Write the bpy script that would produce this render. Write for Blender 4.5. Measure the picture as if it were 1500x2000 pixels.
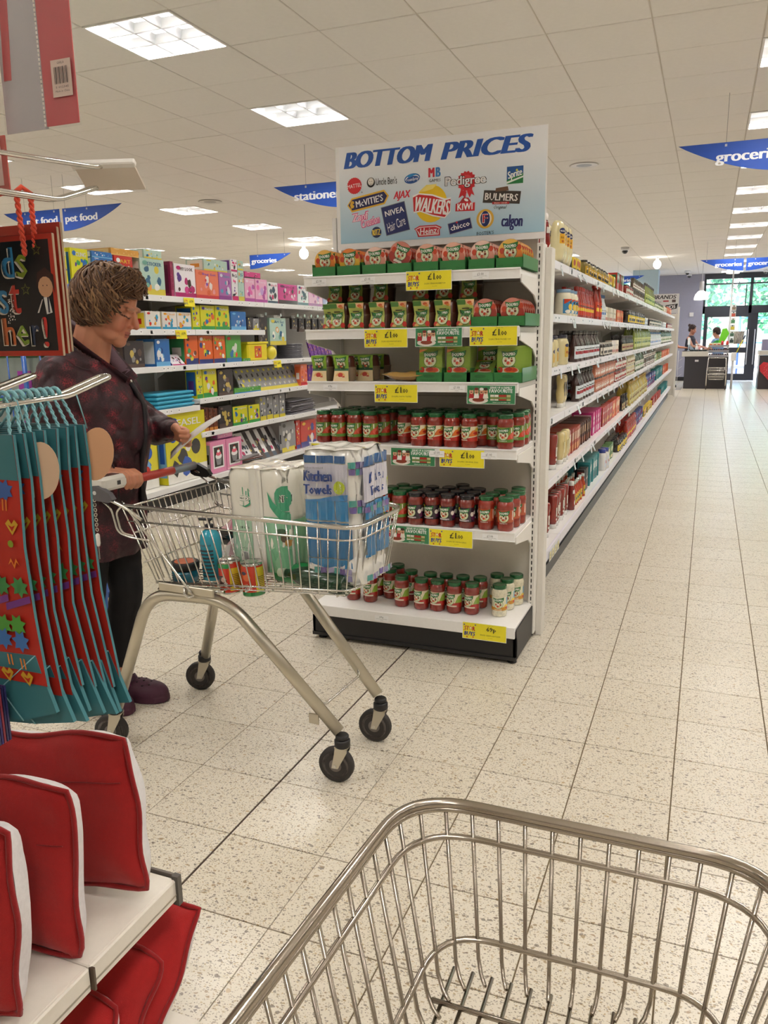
import bpy, bmesh, math, random
from mathutils import Vector, Matrix
from mathutils.geometry import tessellate_polygon
import numpy as np
random.seed(7)
R_=random.Random(11)
PI=math.pi
for o in list(bpy.data.objects): bpy.data.objects.remove(o)
SC=bpy.context.scene; COL=SC.collection

# ------------------------------------------------------------ camera
cam=bpy.data.cameras.new('camera'); camo=bpy.data.objects.new('camera',cam); COL.objects.link(camo)
cam.sensor_fit='VERTICAL'; cam.sensor_height=36.0; cam.lens=1553.35/2000*36.0
cam.clip_start=0.05; cam.clip_end=300
CR=((0.9284131,0.3712638,-0.0145654),(0.0659934,-0.2033535,-0.9768788),(-0.3656417,0.9059860,-0.2132970))
m=Matrix.Identity(4)
for i in range(3):
    m[i][0]=CR[0][i]; m[i][1]=-CR[1][i]; m[i][2]=-CR[2][i]
m[2][3]=1.42
camo.matrix_world=m
SC.camera=camo
# ------------------------------------------------------------ view, world, sun
SC.view_settings.view_transform='Standard'; SC.view_settings.look='None'
SC.view_settings.gamma=1.0; SC.view_settings.use_curve_mapping=False
SC.view_settings.exposure=0.0
W=bpy.data.worlds.new('world'); SC.world=W; W.use_nodes=True
nt=W.node_tree; nt.nodes.clear()
wo=nt.nodes.new('ShaderNodeOutputWorld'); bg=nt.nodes.new('ShaderNodeBackground')
sk=nt.nodes.new('ShaderNodeTexSky'); sk.sky_type='NISHITA'; sk.sun_elevation=math.radians(48); sk.sun_rotation=math.radians(200)
sk.sun_disc=False; sk.air_density=1.0; sk.dust_density=3.0; sk.ozone_density=1.5
bg.inputs['Strength'].default_value=1.6
nt.links.new(sk.outputs[0],bg.inputs[0]); nt.links.new(bg.outputs[0],wo.inputs[0])
sl=bpy.data.lights.new('sun','SUN'); sl.energy=12.0; sl.angle=0.02; sl.color=(1,.96,.9)
so=bpy.data.objects.new('sun',sl); COL.objects.link(so); so.rotation_euler=(math.radians(48),0,math.radians(-20))
LAMP_W=25.0            # watts of each ceiling fixture
LAMP_C=(1.0,.955,.905)

# ------------------------------------------------------------ colour and materials
_cc={}
def lin(h):
    if isinstance(h,tuple): return h
    if h in _cc: return _cc[h]
    s=h.lstrip('#'); o=[]
    for i in (0,2,4):
        c=int(s[i:i+2],16)/255.
        o.append(c/12.92 if c<=.04045 else ((c+.055)/1.055)**2.4)
    _cc[h]=(o[0],o[1],o[2],1.0); return _cc[h]
MATS={}
def mat(name,col='col',rough=.5,metal=0.,coat=0.,spec=.5,alpha=1.,trans=0.,emit=0.,bump=0.,bscale=200.,noise=0.,aniso=0.,sheen=0.,sss=0.):
    if name in MATS: return MATS[name]
    M=bpy.data.materials.new(name); M.use_nodes=True; n=M.node_tree; b=n.nodes['Principled BSDF']
    if col=='col':
        a=n.nodes.new('ShaderNodeAttribute'); a.attribute_name='col'; src=a.outputs['Color']
    else:
        a=n.nodes.new('ShaderNodeRGB'); a.outputs[0].default_value=lin(col); src=a.outputs[0]
    if noise>0:
        tc=n.nodes.new('ShaderNodeTexCoord'); nz=n.nodes.new('ShaderNodeTexNoise'); nz.inputs['Scale'].default_value=bscale*.12; nz.inputs['Detail'].default_value=3
        n.links.new(tc.outputs['Object'],nz.inputs['Vector'])
        mr=n.nodes.new('ShaderNodeMapRange'); mr.inputs[1].default_value=.3; mr.inputs[2].default_value=.7; mr.inputs[3].default_value=1-noise; mr.inputs[4].default_value=1+noise*.4
        n.links.new(nz.outputs['Fac'],mr.inputs[0])
        mx=n.nodes.new('ShaderNodeVectorMath'); mx.operation='SCALE'
        n.links.new(src,mx.inputs[0]); n.links.new(mr.outputs[0],mx.inputs['Scale']); src=mx.outputs[0]
    n.links.new(src,b.inputs['Base Color'])
    b.inputs['Roughness'].default_value=rough; b.inputs['Metallic'].default_value=metal
    b.inputs['Coat Weight'].default_value=coat; b.inputs['Coat Roughness'].default_value=.08
    b.inputs['Specular IOR Level'].default_value=spec; b.inputs['Alpha'].default_value=alpha
    b.inputs['Transmission Weight'].default_value=trans
    if sheen: b.inputs['Sheen Weight'].default_value=sheen
    if sss:
        b.inputs['Subsurface Weight'].default_value=sss; b.inputs['Subsurface Radius'].default_value=(.012,.004,.002)
    if emit>0:
        n.links.new(src,b.inputs['Emission Color']); b.inputs['Emission Strength'].default_value=emit
    if bump>0:
        tc=n.nodes.new('ShaderNodeTexCoord'); nz=n.nodes.new('ShaderNodeTexNoise'); nz.inputs['Scale'].default_value=bscale; nz.inputs['Detail'].default_value=2
        bp=n.nodes.new('ShaderNodeBump'); bp.inputs['Strength'].default_value=bump; bp.inputs['Distance'].default_value=.002
        n.links.new(tc.outputs['Object'],nz.inputs['Vector']); n.links.new(nz.outputs['Fac'],bp.inputs['Height']); n.links.new(bp.outputs[0],b.inputs['Normal'])
    MATS[name]=M; return M
CARD=mat('printed_card',rough=.45,coat=.15,noise=.04)
GLOSS=mat('gloss_print',rough=.22,coat=.6,noise=.03)
FOIL=mat('shiny_wrap',rough=.16,coat=1.0,bump=.35,bscale=60)
SAUCE=mat('jar_glass_and_sauce',rough=.10,coat=1.0,noise=.25,bscale=900)
LIDM=mat('lid_metal',rough=.25,metal=.35,coat=.5)
PLAS=mat('moulded_plastic',rough=.35,noise=.03)
POWD=mat('powder_coated_steel',rough=.38,bump=.05,bscale=700,noise=.02)
CHR=mat('chrome',col='#d9d7d2',rough=.18,metal=1.0)
ZINC=mat('zinc_plated_steel',col='#c9c3b4',rough=.33,metal=1.0,noise=.06,bscale=80)
BLK=mat('black_plastic',col='#1c1b1d',rough=.45,noise=.08)
RUB=mat('rubber',col='#3d3733',rough=.7,noise=.1)
FAB=mat('cotton',rough=.9,bump=.5,bscale=900,noise=.07,sheen=.2)
SKIN=mat('skin',rough=.5,noise=.05,bscale=120,sss=.15)
HAIRM=mat('hair',rough=.45,spec=.35)
CLEAR=mat('clear_plastic',col='#f4f4f4',rough=.08,alpha=.05,coat=.35)
LEAF=mat('leaf',rough=.6)
GLASS=mat('window_glass',col='#eef6f8',rough=.02,alpha=.12,spec=.6)

# ------------------------------------------------------------ mesh builder (colour per face)
class MB:
    def __init__(s): s.v=[]; s.f=[]; s.c=[]; s.s=[]
    def add(s,vs,fs,col,smooth=False):
        o=len(s.v); s.v.extend([tuple(p) for p in vs]); c=lin(col)
        for f in fs: s.f.append(tuple(i+o for i in f)); s.c.append(c); s.s.append(smooth)
        return s
    def box(s,x0,y0,z0,x1,y1,z1,col='#ffffff',bev=0.,T=None):
        if bev<=0:
            v=[(x0,y0,z0),(x1,y0,z0),(x1,y1,z0),(x0,y1,z0),(x0,y0,z1),(x1,y0,z1),(x1,y1,z1),(x0,y1,z1)]
            f=[(0,3,2,1),(4,5,6,7),(0,1,5,4),(1,2,6,5),(2,3,7,6),(3,0,4,7)]
        else:
            b=bev; v=[];f=[]
            # 24 vertex chamfered box
            def P(ix,iy,iz,a):
                x=(x0,x1)[ix];y=(y0,y1)[iy];z=(z0,z1)[iz]; sx=(1,-1)[ix]*b;sy=(1,-1)[iy]*b;sz=(1,-1)[iz]*b
                if a==0: return (x,y+sy,z+sz)
                if a==1: return (x+sx,y,z+sz)
                return (x+sx,y+sy,z)
            idx={}
            for ix in (0,1):
                for iy in (0,1):
                    for iz in (0,1):
                        for a in (0,1,2):
                            idx[(ix,iy,iz,a)]=len(v); v.append(P(ix,iy,iz,a))
            g=lambda *k: idx[k]
            for i in (0,1):
                q=[g(i,0,0,0),g(i,1,0,0),g(i,1,1,0),g(i,0,1,0)]; f.append(tuple(q if i else q[::-1]))
                q=[g(0,i,0,1),g(1,i,0,1),g(1,i,1,1),g(0,i,1,1)]; f.append(tuple(q[::-1] if i else q))
                q=[g(0,0,i,2),g(1,0,i,2),g(1,1,i,2),g(0,1,i,2)]; f.append(tuple(q if i else q[::-1]))
            for i in (0,1):
                for j in (0,1):
                    k=1 if i==j else -1
                    q=[g(i,j,0,0),g(i,j,0,1),g(i,j,1,1),g(i,j,1,0)]; f.append(tuple(q[::k]))
                    q=[g(i,0,j,0),g(i,1,j,0),g(i,1,j,2),g(i,0,j,2)]; f.append(tuple(q[::-k]) if True else 0)
                    q=[g(0,i,j,1),g(1,i,j,1),g(1,i,j,2),g(0,i,j,2)]; f.append(tuple(q[::k]))
                    for l in (0,1): f.append((g(i,j,l,0),g(i,j,l,1),g(i,j,l,2)))
        if T is not None: v=[T@Vector(p) for p in v]
        return s.add(v,f,col)
    def lathe(s,prof,n=16,col='#ffffff',c=(0,0,0),sx=1.,sy=1.,T=None,cap=True,smooth=True,cols=None,p=1.):
        v=[];N=len(prof)
        for r,z in prof:
            for k in range(n):
                a=2*PI*k/n; ca,sa=math.cos(a),math.sin(a)
                if p!=1.:
                    q=(abs(ca)**p+abs(sa)**p)**(-1./p); ca*=q; sa*=q
                v.append((c[0]+r*sx*ca,c[1]+r*sy*sa,c[2]+z))
        if T is not None: v=[T@Vector(q) for q in v]
        o=len(s.v); s.v.extend([tuple(q) for q in v])
        for i in range(N-1):
            cc=lin(cols[i]) if cols else lin(col)
            for k in range(n):
                s.f.append((o+i*n+k,o+i*n+(k+1)%n,o+(i+1)*n+(k+1)%n,o+(i+1)*n+k)); s.c.append(cc); s.s.append(smooth)
        if cap:
            s.f.append(tuple(o+k for k in range(n))[::-1]); s.c.append(lin(cols[0]) if cols else lin(col)); s.s.append(False)
            s.f.append(tuple(o+(N-1)*n+k for k in range(n))); s.c.append(lin(cols[-1]) if cols else lin(col)); s.s.append(False)
        return s
    def tube(s,pts,r,n=8,col='#ffffff',closed=False,cap=True,sq=None):
        P=[Vector(p) for p in pts]; N=len(P)
        if N<2: return s
        rr=r if isinstance(r,(list,tuple)) else [r]*N
        o=len(s.v); up=None
        for i in range(N):
            if closed: t=(P[(i+1)%N]-P[i-1])
            elif i==0: t=P[1]-P[0]
            elif i==N-1: t=P[-1]-P[-2]
            else: t=(P[i+1]-P[i]).normalized()+(P[i]-P[i-1]).normalized()
            if t.length<1e-9: t=Vector((0,0,1))
            t.normalize()
            if up is None:
                up=Vector((0,0,1)) if abs(t.z)<.9 else Vector((0,1,0))
            a=t.cross(up)
            if a.length<1e-6: a=t.orthogonal()
            a.normalize(); b=a.cross(t).normalized(); up=b
            for k in range(n):
                w=2*PI*(k+.5)/n
                if sq: q=P[i]+a*(sq[0]*rr[i]*(1 if math.cos(w)>0 else -1))+b*(sq[1]*rr[i]*(1 if math.sin(w)>0 else -1))
                else: q=P[i]+a*(math.cos(w)*rr[i])+b*(math.sin(w)*rr[i])
                s.v.append(tuple(q))
        c=lin(col)
        for i in range(N if closed else N-1):
            j=(i+1)%N
            for k in range(n):
                s.f.append((o+i*n+k,o+i*n+(k+1)%n,o+j*n+(k+1)%n,o+j*n+k)); s.c.append(c); s.s.append(not sq)
        if cap and not closed:
            s.f.append(tuple(o+k for k in range(n))[::-1]); s.c.append(c); s.s.append(False)
            s.f.append(tuple(o+(N-1)*n+k for k in range(n))); s.c.append(c); s.s.append(False)
        return s
    def prism(s,poly,h0,h1,ax='z',col='#ffffff',T=None):
        n=len(poly)
        def q(u,v,h): return {'z':(u,v,h),'y':(u,h,v),'x':(h,u,v)}[ax]
        v=[q(a,b,h0) for a,b in poly]+[q(a,b,h1) for a,b in poly]
        if T is not None: v=[T@Vector(p) for p in v]
        f=[(i,(i+1)%n,n+(i+1)%n,n+i) for i in range(n)]
        tri=tessellate_polygon([[Vector((a,b,0)) for a,b in poly]])
        f+=[tuple(t) for t in tri]+[tuple(n+i for i in t) for t in tri]
        return s.add(v,f,col)
    def ell(s,c,r,nu=16,nv=10,col='#ffffff',T=None):
        v=[];f=[]
        for i in range(nv+1):
            a=PI*i/nv-PI/2
            for k in range(nu):
                b=2*PI*k/nu; v.append((c[0]+r[0]*math.cos(a)*math.cos(b),c[1]+r[1]*math.cos(a)*math.sin(b),c[2]+r[2]*math.sin(a)))
        for i in range(nv):
            for k in range(nu): f.append((i*nu+k,i*nu+(k+1)%nu,(i+1)*nu+(k+1)%nu,(i+1)*nu+k))
        if T is not None: v=[T@Vector(p) for p in v]
        return s.add(v,f,col,True)
    def xf(s,T):
        s.v=[tuple(T@Vector(p)) for p in s.v]; return s
    def mesh(s,name,mt):
        me=bpy.data.meshes.new(name); me.from_pydata(s.v,[],s.f); 
        me.polygons.foreach_set('use_smooth',s.s)
        ca=me.color_attributes.new('col','FLOAT_COLOR','CORNER')
        lt=np.array([len(f) for f in s.f],dtype=np.int32); arr=np.repeat(np.array(s.c,dtype=np.float32),lt,axis=0)
        if len(arr)==len(me.loops): ca.data.foreach_set('color',arr.ravel())
        me.materials.append(mt); me.update()
        return me
    def obj(s,name,mt=None,parent=None,loc=None,rz=0,recalc=True):
        me=s.mesh(name,mt or CARD)
        if recalc and len(s.f)>3:
            bm=bmesh.new(); bm.from_mesh(me); bmesh.ops.recalc_face_normals(bm,faces=bm.faces); bm.to_mesh(me); bm.free()
        o=bpy.data.objects.new(name,me); COL.objects.link(o)
        if parent is not None: o.parent=parent
        if loc is not None: o.location=loc
        if rz: o.rotation_euler=(0,0,rz)
        return o
def tag(o,label=None,cat=None,group=None,kind=None):
    if label: o['label']=label
    if cat: o['category']=cat
    if group: o['group']=group
    if kind: o['kind']=kind
    return o
def thing(name,label,cat,loc=(0,0,0),rz=0,group=None):
    o=bpy.data.objects.new(name,None); o.empty_display_size=.05; COL.objects.link(o); o.location=loc; o.rotation_euler=(0,0,rz)
    return tag(o,label,cat,group)
def dup(root,loc=None,rot=None,label=None,group=None,parent=None,scale=None):
    r=root.copy(); COL.objects.link(r)
    if loc is not None: r.location=loc
    if rot is not None: r.rotation_euler=rot if isinstance(rot,tuple) else (0,0,rot)
    if scale is not None: r.scale=scale
    if label: r['label']=label
    if group: r['group']=group
    if parent is not None: r.parent=parent
    for ch in root.children: dup(ch,parent=r)
    return r
def rm(root):
    for ch in list(root.children): rm(ch)
    bpy.data.objects.remove(root)
def struct(mb,name,mt,parent=None):
    o=mb.obj(name,mt,parent)
    if parent is None: o['kind']='structure'
    return o
ORD=['first','second','third','fourth','fifth','sixth','seventh','eighth','ninth','tenth','eleventh','twelfth','thirteenth','fourteenth','fifteenth','sixteenth']
TENS=['','','twent','thirt','fort','fift','sixt','sevent','eight','ninet']
def ordw(i):
    if i<16: return ORD[i]
    k=i+1
    if k<20: return {17:'seventeenth',18:'eighteenth',19:'nineteenth'}[k]
    return TENS[k//10]+('ieth' if k%10==0 else 'y-'+ORD[k%10-1])
def nth(i,n,side='from the left'):
    if n==1: return 'the only one'
    return ORD[i]+' '+side

# ------------------------------------------------------------ flat print: text and shapes
_tc={}
def text2d(st,bold=0.,shear=0.,res=2):
    k=(st,bold,shear,res)
    if k in _tc: return _tc[k]
    cu=bpy.data.curves.new('t','FONT'); cu.body=st; cu.size=1; cu.resolution_u=res; cu.offset=bold; cu.shear=shear
    ob=bpy.data.objects.new('t',cu); COL.objects.link(ob)
    dg=bpy.context.evaluated_depsgraph_get(); me=bpy.data.meshes.new_from_object(ob.evaluated_get(dg))
    vs=[(v.co.x,v.co.y) for v in me.vertices]; fs=[tuple(p.vertices) for p in me.polygons]
    bpy.data.objects.remove(ob); bpy.data.curves.remove(cu); bpy.data.meshes.remove(me)
    if not vs: vs=[(0,0)]
    xs=[a for a,b in vs]; ys=[b for a,b in vs]; x0,x1,y0,y1=min(xs),max(xs),min(ys),max(ys)
    w=max(x1-x0,1e-6);h=max(y1-y0,1e-6)
    vs=[((a-x0)/w-.5,(b-y0)/h-.5) for a,b in vs]
    _tc[k]=(vs,fs); return _tc[k]
def star(cx,cy,r,n=5,q=.42,a0=PI/2):
    return [(cx+(r if i%2==0 else r*q)*math.cos(a0+PI*i/n),cy+(r if i%2==0 else r*q)*math.sin(a0+PI*i/n)) for i in range(2*n)]
def blob(cx,cy,rx,ry,seed=0,n=10,j=.35):
    g=random.Random(seed); return [(cx+rx*(1-j*g.random())*math.cos(2*PI*i/n),cy+ry*(1-j*g.random())*math.sin(2*PI*i/n)) for i in range(n)]
def clipstrip(poly,a,b):
    def cl(p,ax,keep):
        o=[]
        for i in range(len(p)):
            P,Q=p[i],p[(i+1)%len(p)]; ip=keep(P[0]);iq=keep(Q[0])
            if ip: o.append(P)
            if ip!=iq:
                t=(ax-P[0])/(Q[0]-P[0]); o.append((ax,P[1]+t*(Q[1]-P[1])))
        return o
    p=cl(poly,a,lambda x:x>=a)
    return cl(p,b,lambda x:x<=b) if len(p)>2 else []
def prints(mb,ops,F,step=.00025,base=.0003,slc=0.,k0=0):
    """ops placed in (u,v); F(u,v,h)->xyz"""
    for i,op in enumerate(ops):
        h=base+step*(i+k0); t=op[0]
        if t=='r':
            _,x0,y0,x1,y1,c=op; P=[(x0,y0),(x1,y0),(x1,y1),(x0,y1)]; conv=True
        elif t=='e':
            _,cx,cy,rx,ry,c=op[:6]; ro=op[6] if len(op)>6 else 0; n=op[7] if len(op)>7 else 14
            P=[(cx+rx*math.cos(2*PI*k/n)*math.cos(ro)-ry*math.sin(2*PI*k/n)*math.sin(ro),cy+rx*math.cos(2*PI*k/n)*math.sin(ro)+ry*math.sin(2*PI*k/n)*math.cos(ro)) for k in range(n)]; conv=True
        elif t=='p': _,P,c=op; conv=False
        elif t=='t':
            _,st,cx,cy,w,hh,c=op[:7]; ro=op[7] if len(op)>7 else 0; bold=op[8] if len(op)>8 else .02; sh=op[9] if len(op)>9 else 0
            big=hh>.03; vs,fs=text2d(st,0.,sh,4 if big else 1); cr,sr=math.cos(ro),math.sin(ro)
            e=min(max(0,bold)*hh*.95,w*.16/max(1,len(st)*.6)); w2=w-2*e
            for q,dx in enumerate((-e,-e*.33,e*.33,e) if e>.0012 else ((-e,e) if e>0 else (0,))):
                mb.add([F(cx+(a*w2+dx)*cr-b*hh*sr,cy+(a*w2+dx)*sr+b*hh*cr,h+q*.00003) for a,b in vs],fs,c)
            continue
        if slc>0:
            xs=[p[0] for p in P]; k=math.floor(min(xs)/slc); 
            if not conv:
                tr=[[P[j] for j in tt] for tt in tessellate_polygon([[Vector((a,b,0)) for a,b in P]])]
            else: tr=[P]
            while k*slc<max(xs):
                for T in tr:
                    q=clipstrip(T,k*slc,(k+1)*slc)
                    if len(q)>2: mb.add([F(a,b,h) for a,b in q],[tuple(range(len(q)))],c)
                k+=1
        elif conv: mb.add([F(a,b,h) for a,b in P],[tuple(range(len(P)))],c)
        else: mb.add([F(a,b,h) for a,b in P],[tuple(x) for x in tessellate_polygon([[Vector((a,b,0)) for a,b in P]])],c)
    return mb
def Fy(x,y,z): return lambda u,v,h:(x+u,y-h,z+v)          # faces -Y
def Fx(x,y,z): return lambda u,v,h:(x+h,y+u,z+v)          # faces +X (u runs +Y)
def Fz(x,y,z): return lambda u,v,h:(x+u,y+v,z+h)
def Fc(r,a0=-PI/2,z=0,cx=0,cy=0): return lambda u,v,h:(cx+(r+h)*math.cos(a0+u/r),cy+(r+h)*math.sin(a0+u/r),z+v)
def Mt(x=0,y=0,z=0,rx=0,ry=0,rz=0,s=1): return Matrix.Translation((x,y,z))@Matrix.Rotation(rz,4,'Z')@Matrix.Rotation(ry,4,'Y')@Matrix.Rotation(rx,4,'X')@Matrix.Scale(s,4)
def arc(c,r,a0,a1,n,plane='xy'):
    o=[]
    for i in range(n+1):
        a=a0+(a1-a0)*i/n; u,v=r*math.cos(a),r*math.sin(a)
        o.append({'xy':(c[0]+u,c[1]+v,c[2]),'xz':(c[0]+u,c[1],c[2]+v),'yz':(c[0],c[1]+u,c[2]+v)}[plane])
    return o
def round_path(pts,r,n=5,closed=False):
    P=[Vector(p) for p in pts]; N=len(P); o=[]
    for i in range(N):
        if not closed and i in (0,N-1): o.append(tuple(P[i])); continue
        a,b,c=P[i-1],P[i],P[(i+1)%N]; d1=(a-b); d2=(c-b); rr=min(r,d1.length*.49,d2.length*.49)
        p1=b+d1.normalized()*rr; p2=b+d2.normalized()*rr
        for k in range(n+1):
            t=k/n; o.append(tuple(p1*(1-t)**2+b*2*t*(1-t)+p2*t*t))
    return o
# ============================================================ ROOM
CZ=3.165; YB=26.6; XL=-13.5; XR=6.6; YF=-4.6
def frust(x,y,z,mg=60):
    d=(x,y,z-1.42); a=[sum(CR[i][k]*d[k] for k in range(3)) for i in range(3)]
    if a[2]<.15: return None
    u=750+1553.35*a[0]/a[2]; v=1000+1553.35*a[1]/a[2]
    if -mg<u<1500+mg and -mg<v<2000+mg: return a[2]
    return None
def terrazzo():
    M=bpy.data.materials.new('terrazzo_tile'); M.use_nodes=True; n=M.node_tree; b=n.nodes['Principled BSDF']; L=n.links.new
    g=n.nodes.new('ShaderNodeNewGeometry')
    def mth(op,a,bv=None,cv=None):
        q=n.nodes.new('ShaderNodeMath'); q.operation=op
        for i,x in enumerate((a,bv,cv)):
            if x is None: continue
            if isinstance(x,(int,float)): q.inputs[i].default_value=x
            else: L(x,q.inputs[i])
        return q.outputs[0]
    def chips(scale,thr,rad,cols,seed):
        mp=n.nodes.new('ShaderNodeMapping'); mp.inputs['Location'].default_value=(seed,seed*1.7,0); mp.inputs['Rotation'].default_value=(0,0,seed); mp.inputs['Scale'].default_value=(1.0,1.45,0)
        L(g.outputs['Position'],mp.inputs[0])
        nz=n.nodes.new('ShaderNodeTexNoise'); nz.inputs['Scale'].default_value=scale*1.1; nz.inputs['Detail'].default_value=1
        L(mp.outputs[0],nz.inputs['Vector'])
        ad=n.nodes.new('ShaderNodeVectorMath'); ad.operation='MULTIPLY_ADD'; L(nz.outputs['Color'],ad.inputs[0]); ad.inputs[1].default_value=(.9/scale,.9/scale,0); L(mp.outputs[0],ad.inputs[2])
        v=n.nodes.new('ShaderNodeTexVoronoi'); v.voronoi_dimensions='2D'; v.inputs['Scale'].default_value=scale; L(ad.outputs[0],v.inputs['Vector'])
        sp=n.nodes.new('ShaderNodeSeparateColor'); L(v.outputs['Color'],sp.inputs[0])
        on=mth('LESS_THAN',sp.outputs[0],thr); rr=mth('MULTIPLY',sp.outputs[1],rad); inside=mth('LESS_THAN',v.outputs['Distance'],rr)
        cr=n.nodes.new('ShaderNodeValToRGB'); L(sp.outputs[2],cr.inputs[0]); cr.color_ramp.interpolation='CONSTANT'
        e=cr.color_ramp.elements; e[0].position=0; e[0].color=lin(cols[0]); e[1].position=1/len(cols); e[1].color=lin(cols[1])
        for i in range(2,len(cols)):
            x=e.new(i/len(cols)); x.color=lin(cols[i])
        return mth('MULTIPLY',on,inside),cr.outputs[0]
    oi=n.nodes.new('ShaderNodeObjectInfo')
    nz=n.nodes.new('ShaderNodeTexNoise'); nz.inputs['Scale'].default_value=1.3; nz.inputs['Detail'].default_value=4; L(g.outputs['Position'],nz.inputs['Vector'])
    base=n.nodes.new('ShaderNodeMix'); base.data_type='RGBA'; base.inputs[6].default_value=lin('#e5decf'); base.inputs[7].default_value=lin('#d6ccb8')
    w=mth('MULTIPLY_ADD',oi.outputs['Random'],.35,mth('MULTIPLY',nz.outputs['Fac'],.6)); L(w,base.inputs[0]); cur=base.outputs[2]
    for (sc,th,ra,cols,sd) in ((120,.62,.42,['#9a8a74','#857766','#b09c78','#766c60','#a58a58','#bda67a'],3.1),(62,.30,.36,['#7a6a58','#92784c','#5f5448','#9a7c56','#70645a'],7.7),(200,.45,.45,['#a89a82','#8a7c66','#70655a'],1.3),(30,.10,.22,['#9a7f55','#6f6258','#b89a6a'],5.5)):
        f,c=chips(sc,th,ra,cols,sd)
        mx=n.nodes.new('ShaderNodeMix'); mx.data_type='RGBA'; L(mth('MULTIPLY',f,.74),mx.inputs[0]); L(cur,mx.inputs[6]); L(c,mx.inputs[7]); cur=mx.outputs[2]
    L(cur,b.inputs['Base Color'])
    rn=mth('MULTIPLY_ADD',nz.outputs['Fac'],.10,.26); L(rn,b.inputs['Roughness'])
    b.inputs['Specular IOR Level'].default_value=.5; b.inputs['Coat Weight'].default_value=.2; b.inputs['Coat Roughness'].default_value=.2
    return M
TERR=terrazzo()
GROUT=mat('grout',col='#75654c',rough=.9,noise=.15)
# floor: screed + tiles. tile grid 0.30 m
floor=struct(MB().box(XL,YF,-.10,XR,YB+.15,-.003,'#8d7a5a'),'floor',GROUT)
tilem=None
def tile_mesh(name,sx,sy,h,b,mt,col='#ffffff'):
    mb=MB(); x=sx/2;y=sy/2
    v=[(-x,-y,-h),(x,-y,-h),(x,y,-h),(-x,y,-h),(-x,-y,-b),(x,-y,-b),(x,y,-b),(-x,y,-b),(-x+b,-y+b,0),(x-b,-y+b,0),(x-b,y-b,0),(-x+b,y-b,0)]
    f=[(8,9,10,11)]+[(i,(i+1)%4,4+(i+1)%4,4+i) for i in range(4)]+[(4+i,4+(i+1)%4,8+(i+1)%4,8+i) for i in range(4)]
    mb.add(v,f,col); return mb.mesh(name,mt)
T=.30; GX=-1.217; GY=2.065
tm=tile_mesh('tile',T-.0038,T-.0038,.004,.0008,TERR)
cells=[]
for i in range(-42,27):
    for j in range(-23,83):
        cx=GX+(i+.5)*T; cy=GY+(j+.5)*T
        if not(XL+.1<cx<XR-.1 and YF+.1<cy<YB+.05): continue
        d=frust(cx,cy,0,40)
        cells.append((d if d else 999+math.hypot(cx,cy),cx,cy,i))
cells.sort()
for k,(d,cx,cy,i) in enumerate(cells[:300]):
    o=bpy.data.objects.new('floor_tile',tm); COL.objects.link(o); o.parent=floor; o.location=(cx+(.0016 if i==0 else 0)-(.0016 if i==-1 else 0),cy,R_.uniform(-.0002,.0003))
mb=MB(); x=(T-.0038)/2;b=.0008
for (d,cx,cy,i) in cells[300:]:
    mb.add([(cx-x,cy-x,-.003),(cx+x,cy-x,-.003),(cx+x,cy+x,-.003),(cx-x,cy+x,-.003),(cx-x+b,cy-x+b,0),(cx+x-b,cy-x+b,0),(cx+x-b,cy+x-b,0),(cx-x+b,cy+x-b,0)],[(4,5,6,7),(0,1,5,4),(1,2,6,5),(2,3,7,6),(3,0,4,7)],'#ffffff')
o=mb.obj('floor_tile_field',TERR,floor,recalc=False); o['kind']='stuff'
MB().box(GX-.0022,YF,-.003,GX+.0022,14.,-.0004,'#4b3d33').obj('expansion_joint',mat('joint_filler',col='#4a3c32',rough=.8),floor)

# ceiling
CEILM=mat('mineral_ceiling_tile',col='#e9e5df',rough=.9,bump=.25,bscale=260,noise=.02)
GRID=mat('ceiling_grid',col='#c6beb2',rough=.7)
ceil_=struct(MB().box(XL,YF,CZ+.12,XR,YB+.15,CZ+.30,'#c6beb2'),'ceiling',GRID)
mb=MB()
for i in range(-22,11): mb.box(.18+.6*i-.012,YF,CZ+.005,.18+.6*i+.012,YB,CZ+.03,'#c6beb2')
for j in range(-15,37): mb.box(XL,4.6+.6*j-.012,CZ+.006,XR,4.6+.6*j+.012,CZ+.029,'#c6beb2')
mb.obj('ceiling_grid',GRID,ceil_)
# the slab is opened where lamps sit by hanging the tiles below it
def is_lamp(i,j): return i%6==0 and j%3==2
ct=tile_mesh('ceiling_tile',.592,.592,.010,.003,CEILM)
cells=[];lamps=[]
for i in range(-23,11):
    for j in range(-15,37):
        x0=.18+.6*i; y0=4.6+.6*j; cx=x0+.3; cy=y0+.3
        if not(XL<cx<XR and YF<cy<YB): continue
        if is_lamp(i,j): lamps.append((cx,cy,i,j)); continue
        d=frust(cx,cy,CZ,60); cells.append((d if d else 999+math.hypot(cx,cy),cx,cy))
cells.sort()
for d,cx,cy in cells[:300]:
    o=bpy.data.objects.new('ceiling_tile',ct); COL.objects.link(o); o.parent=ceil_; o.location=(cx,cy,CZ+R_.uniform(-.001,.0012)); o.rotation_euler=(PI,0,0)
mb=MB()
for d,cx,cy in cells[300:]:
    x=.296; b=.003
    mb.add([(cx-x,cy-x,CZ+.01),(cx+x,cy-x,CZ+.01),(cx+x,cy+x,CZ+.01),(cx-x,cy+x,CZ+.01),(cx-x+b,cy-x+b,CZ),(cx+x-b,cy-x+b,CZ),(cx+x-b,cy+x-b,CZ),(cx-x+b,cy+x-b,CZ)],[(7,6,5,4),(0,4,5,1),(1,5,6,2),(2,6,7,3),(3,7,4,0)],'#ffffff')
o=mb.obj('ceiling_tile_field',CEILM,ceil_,recalc=False); o['kind']='stuff'

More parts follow.
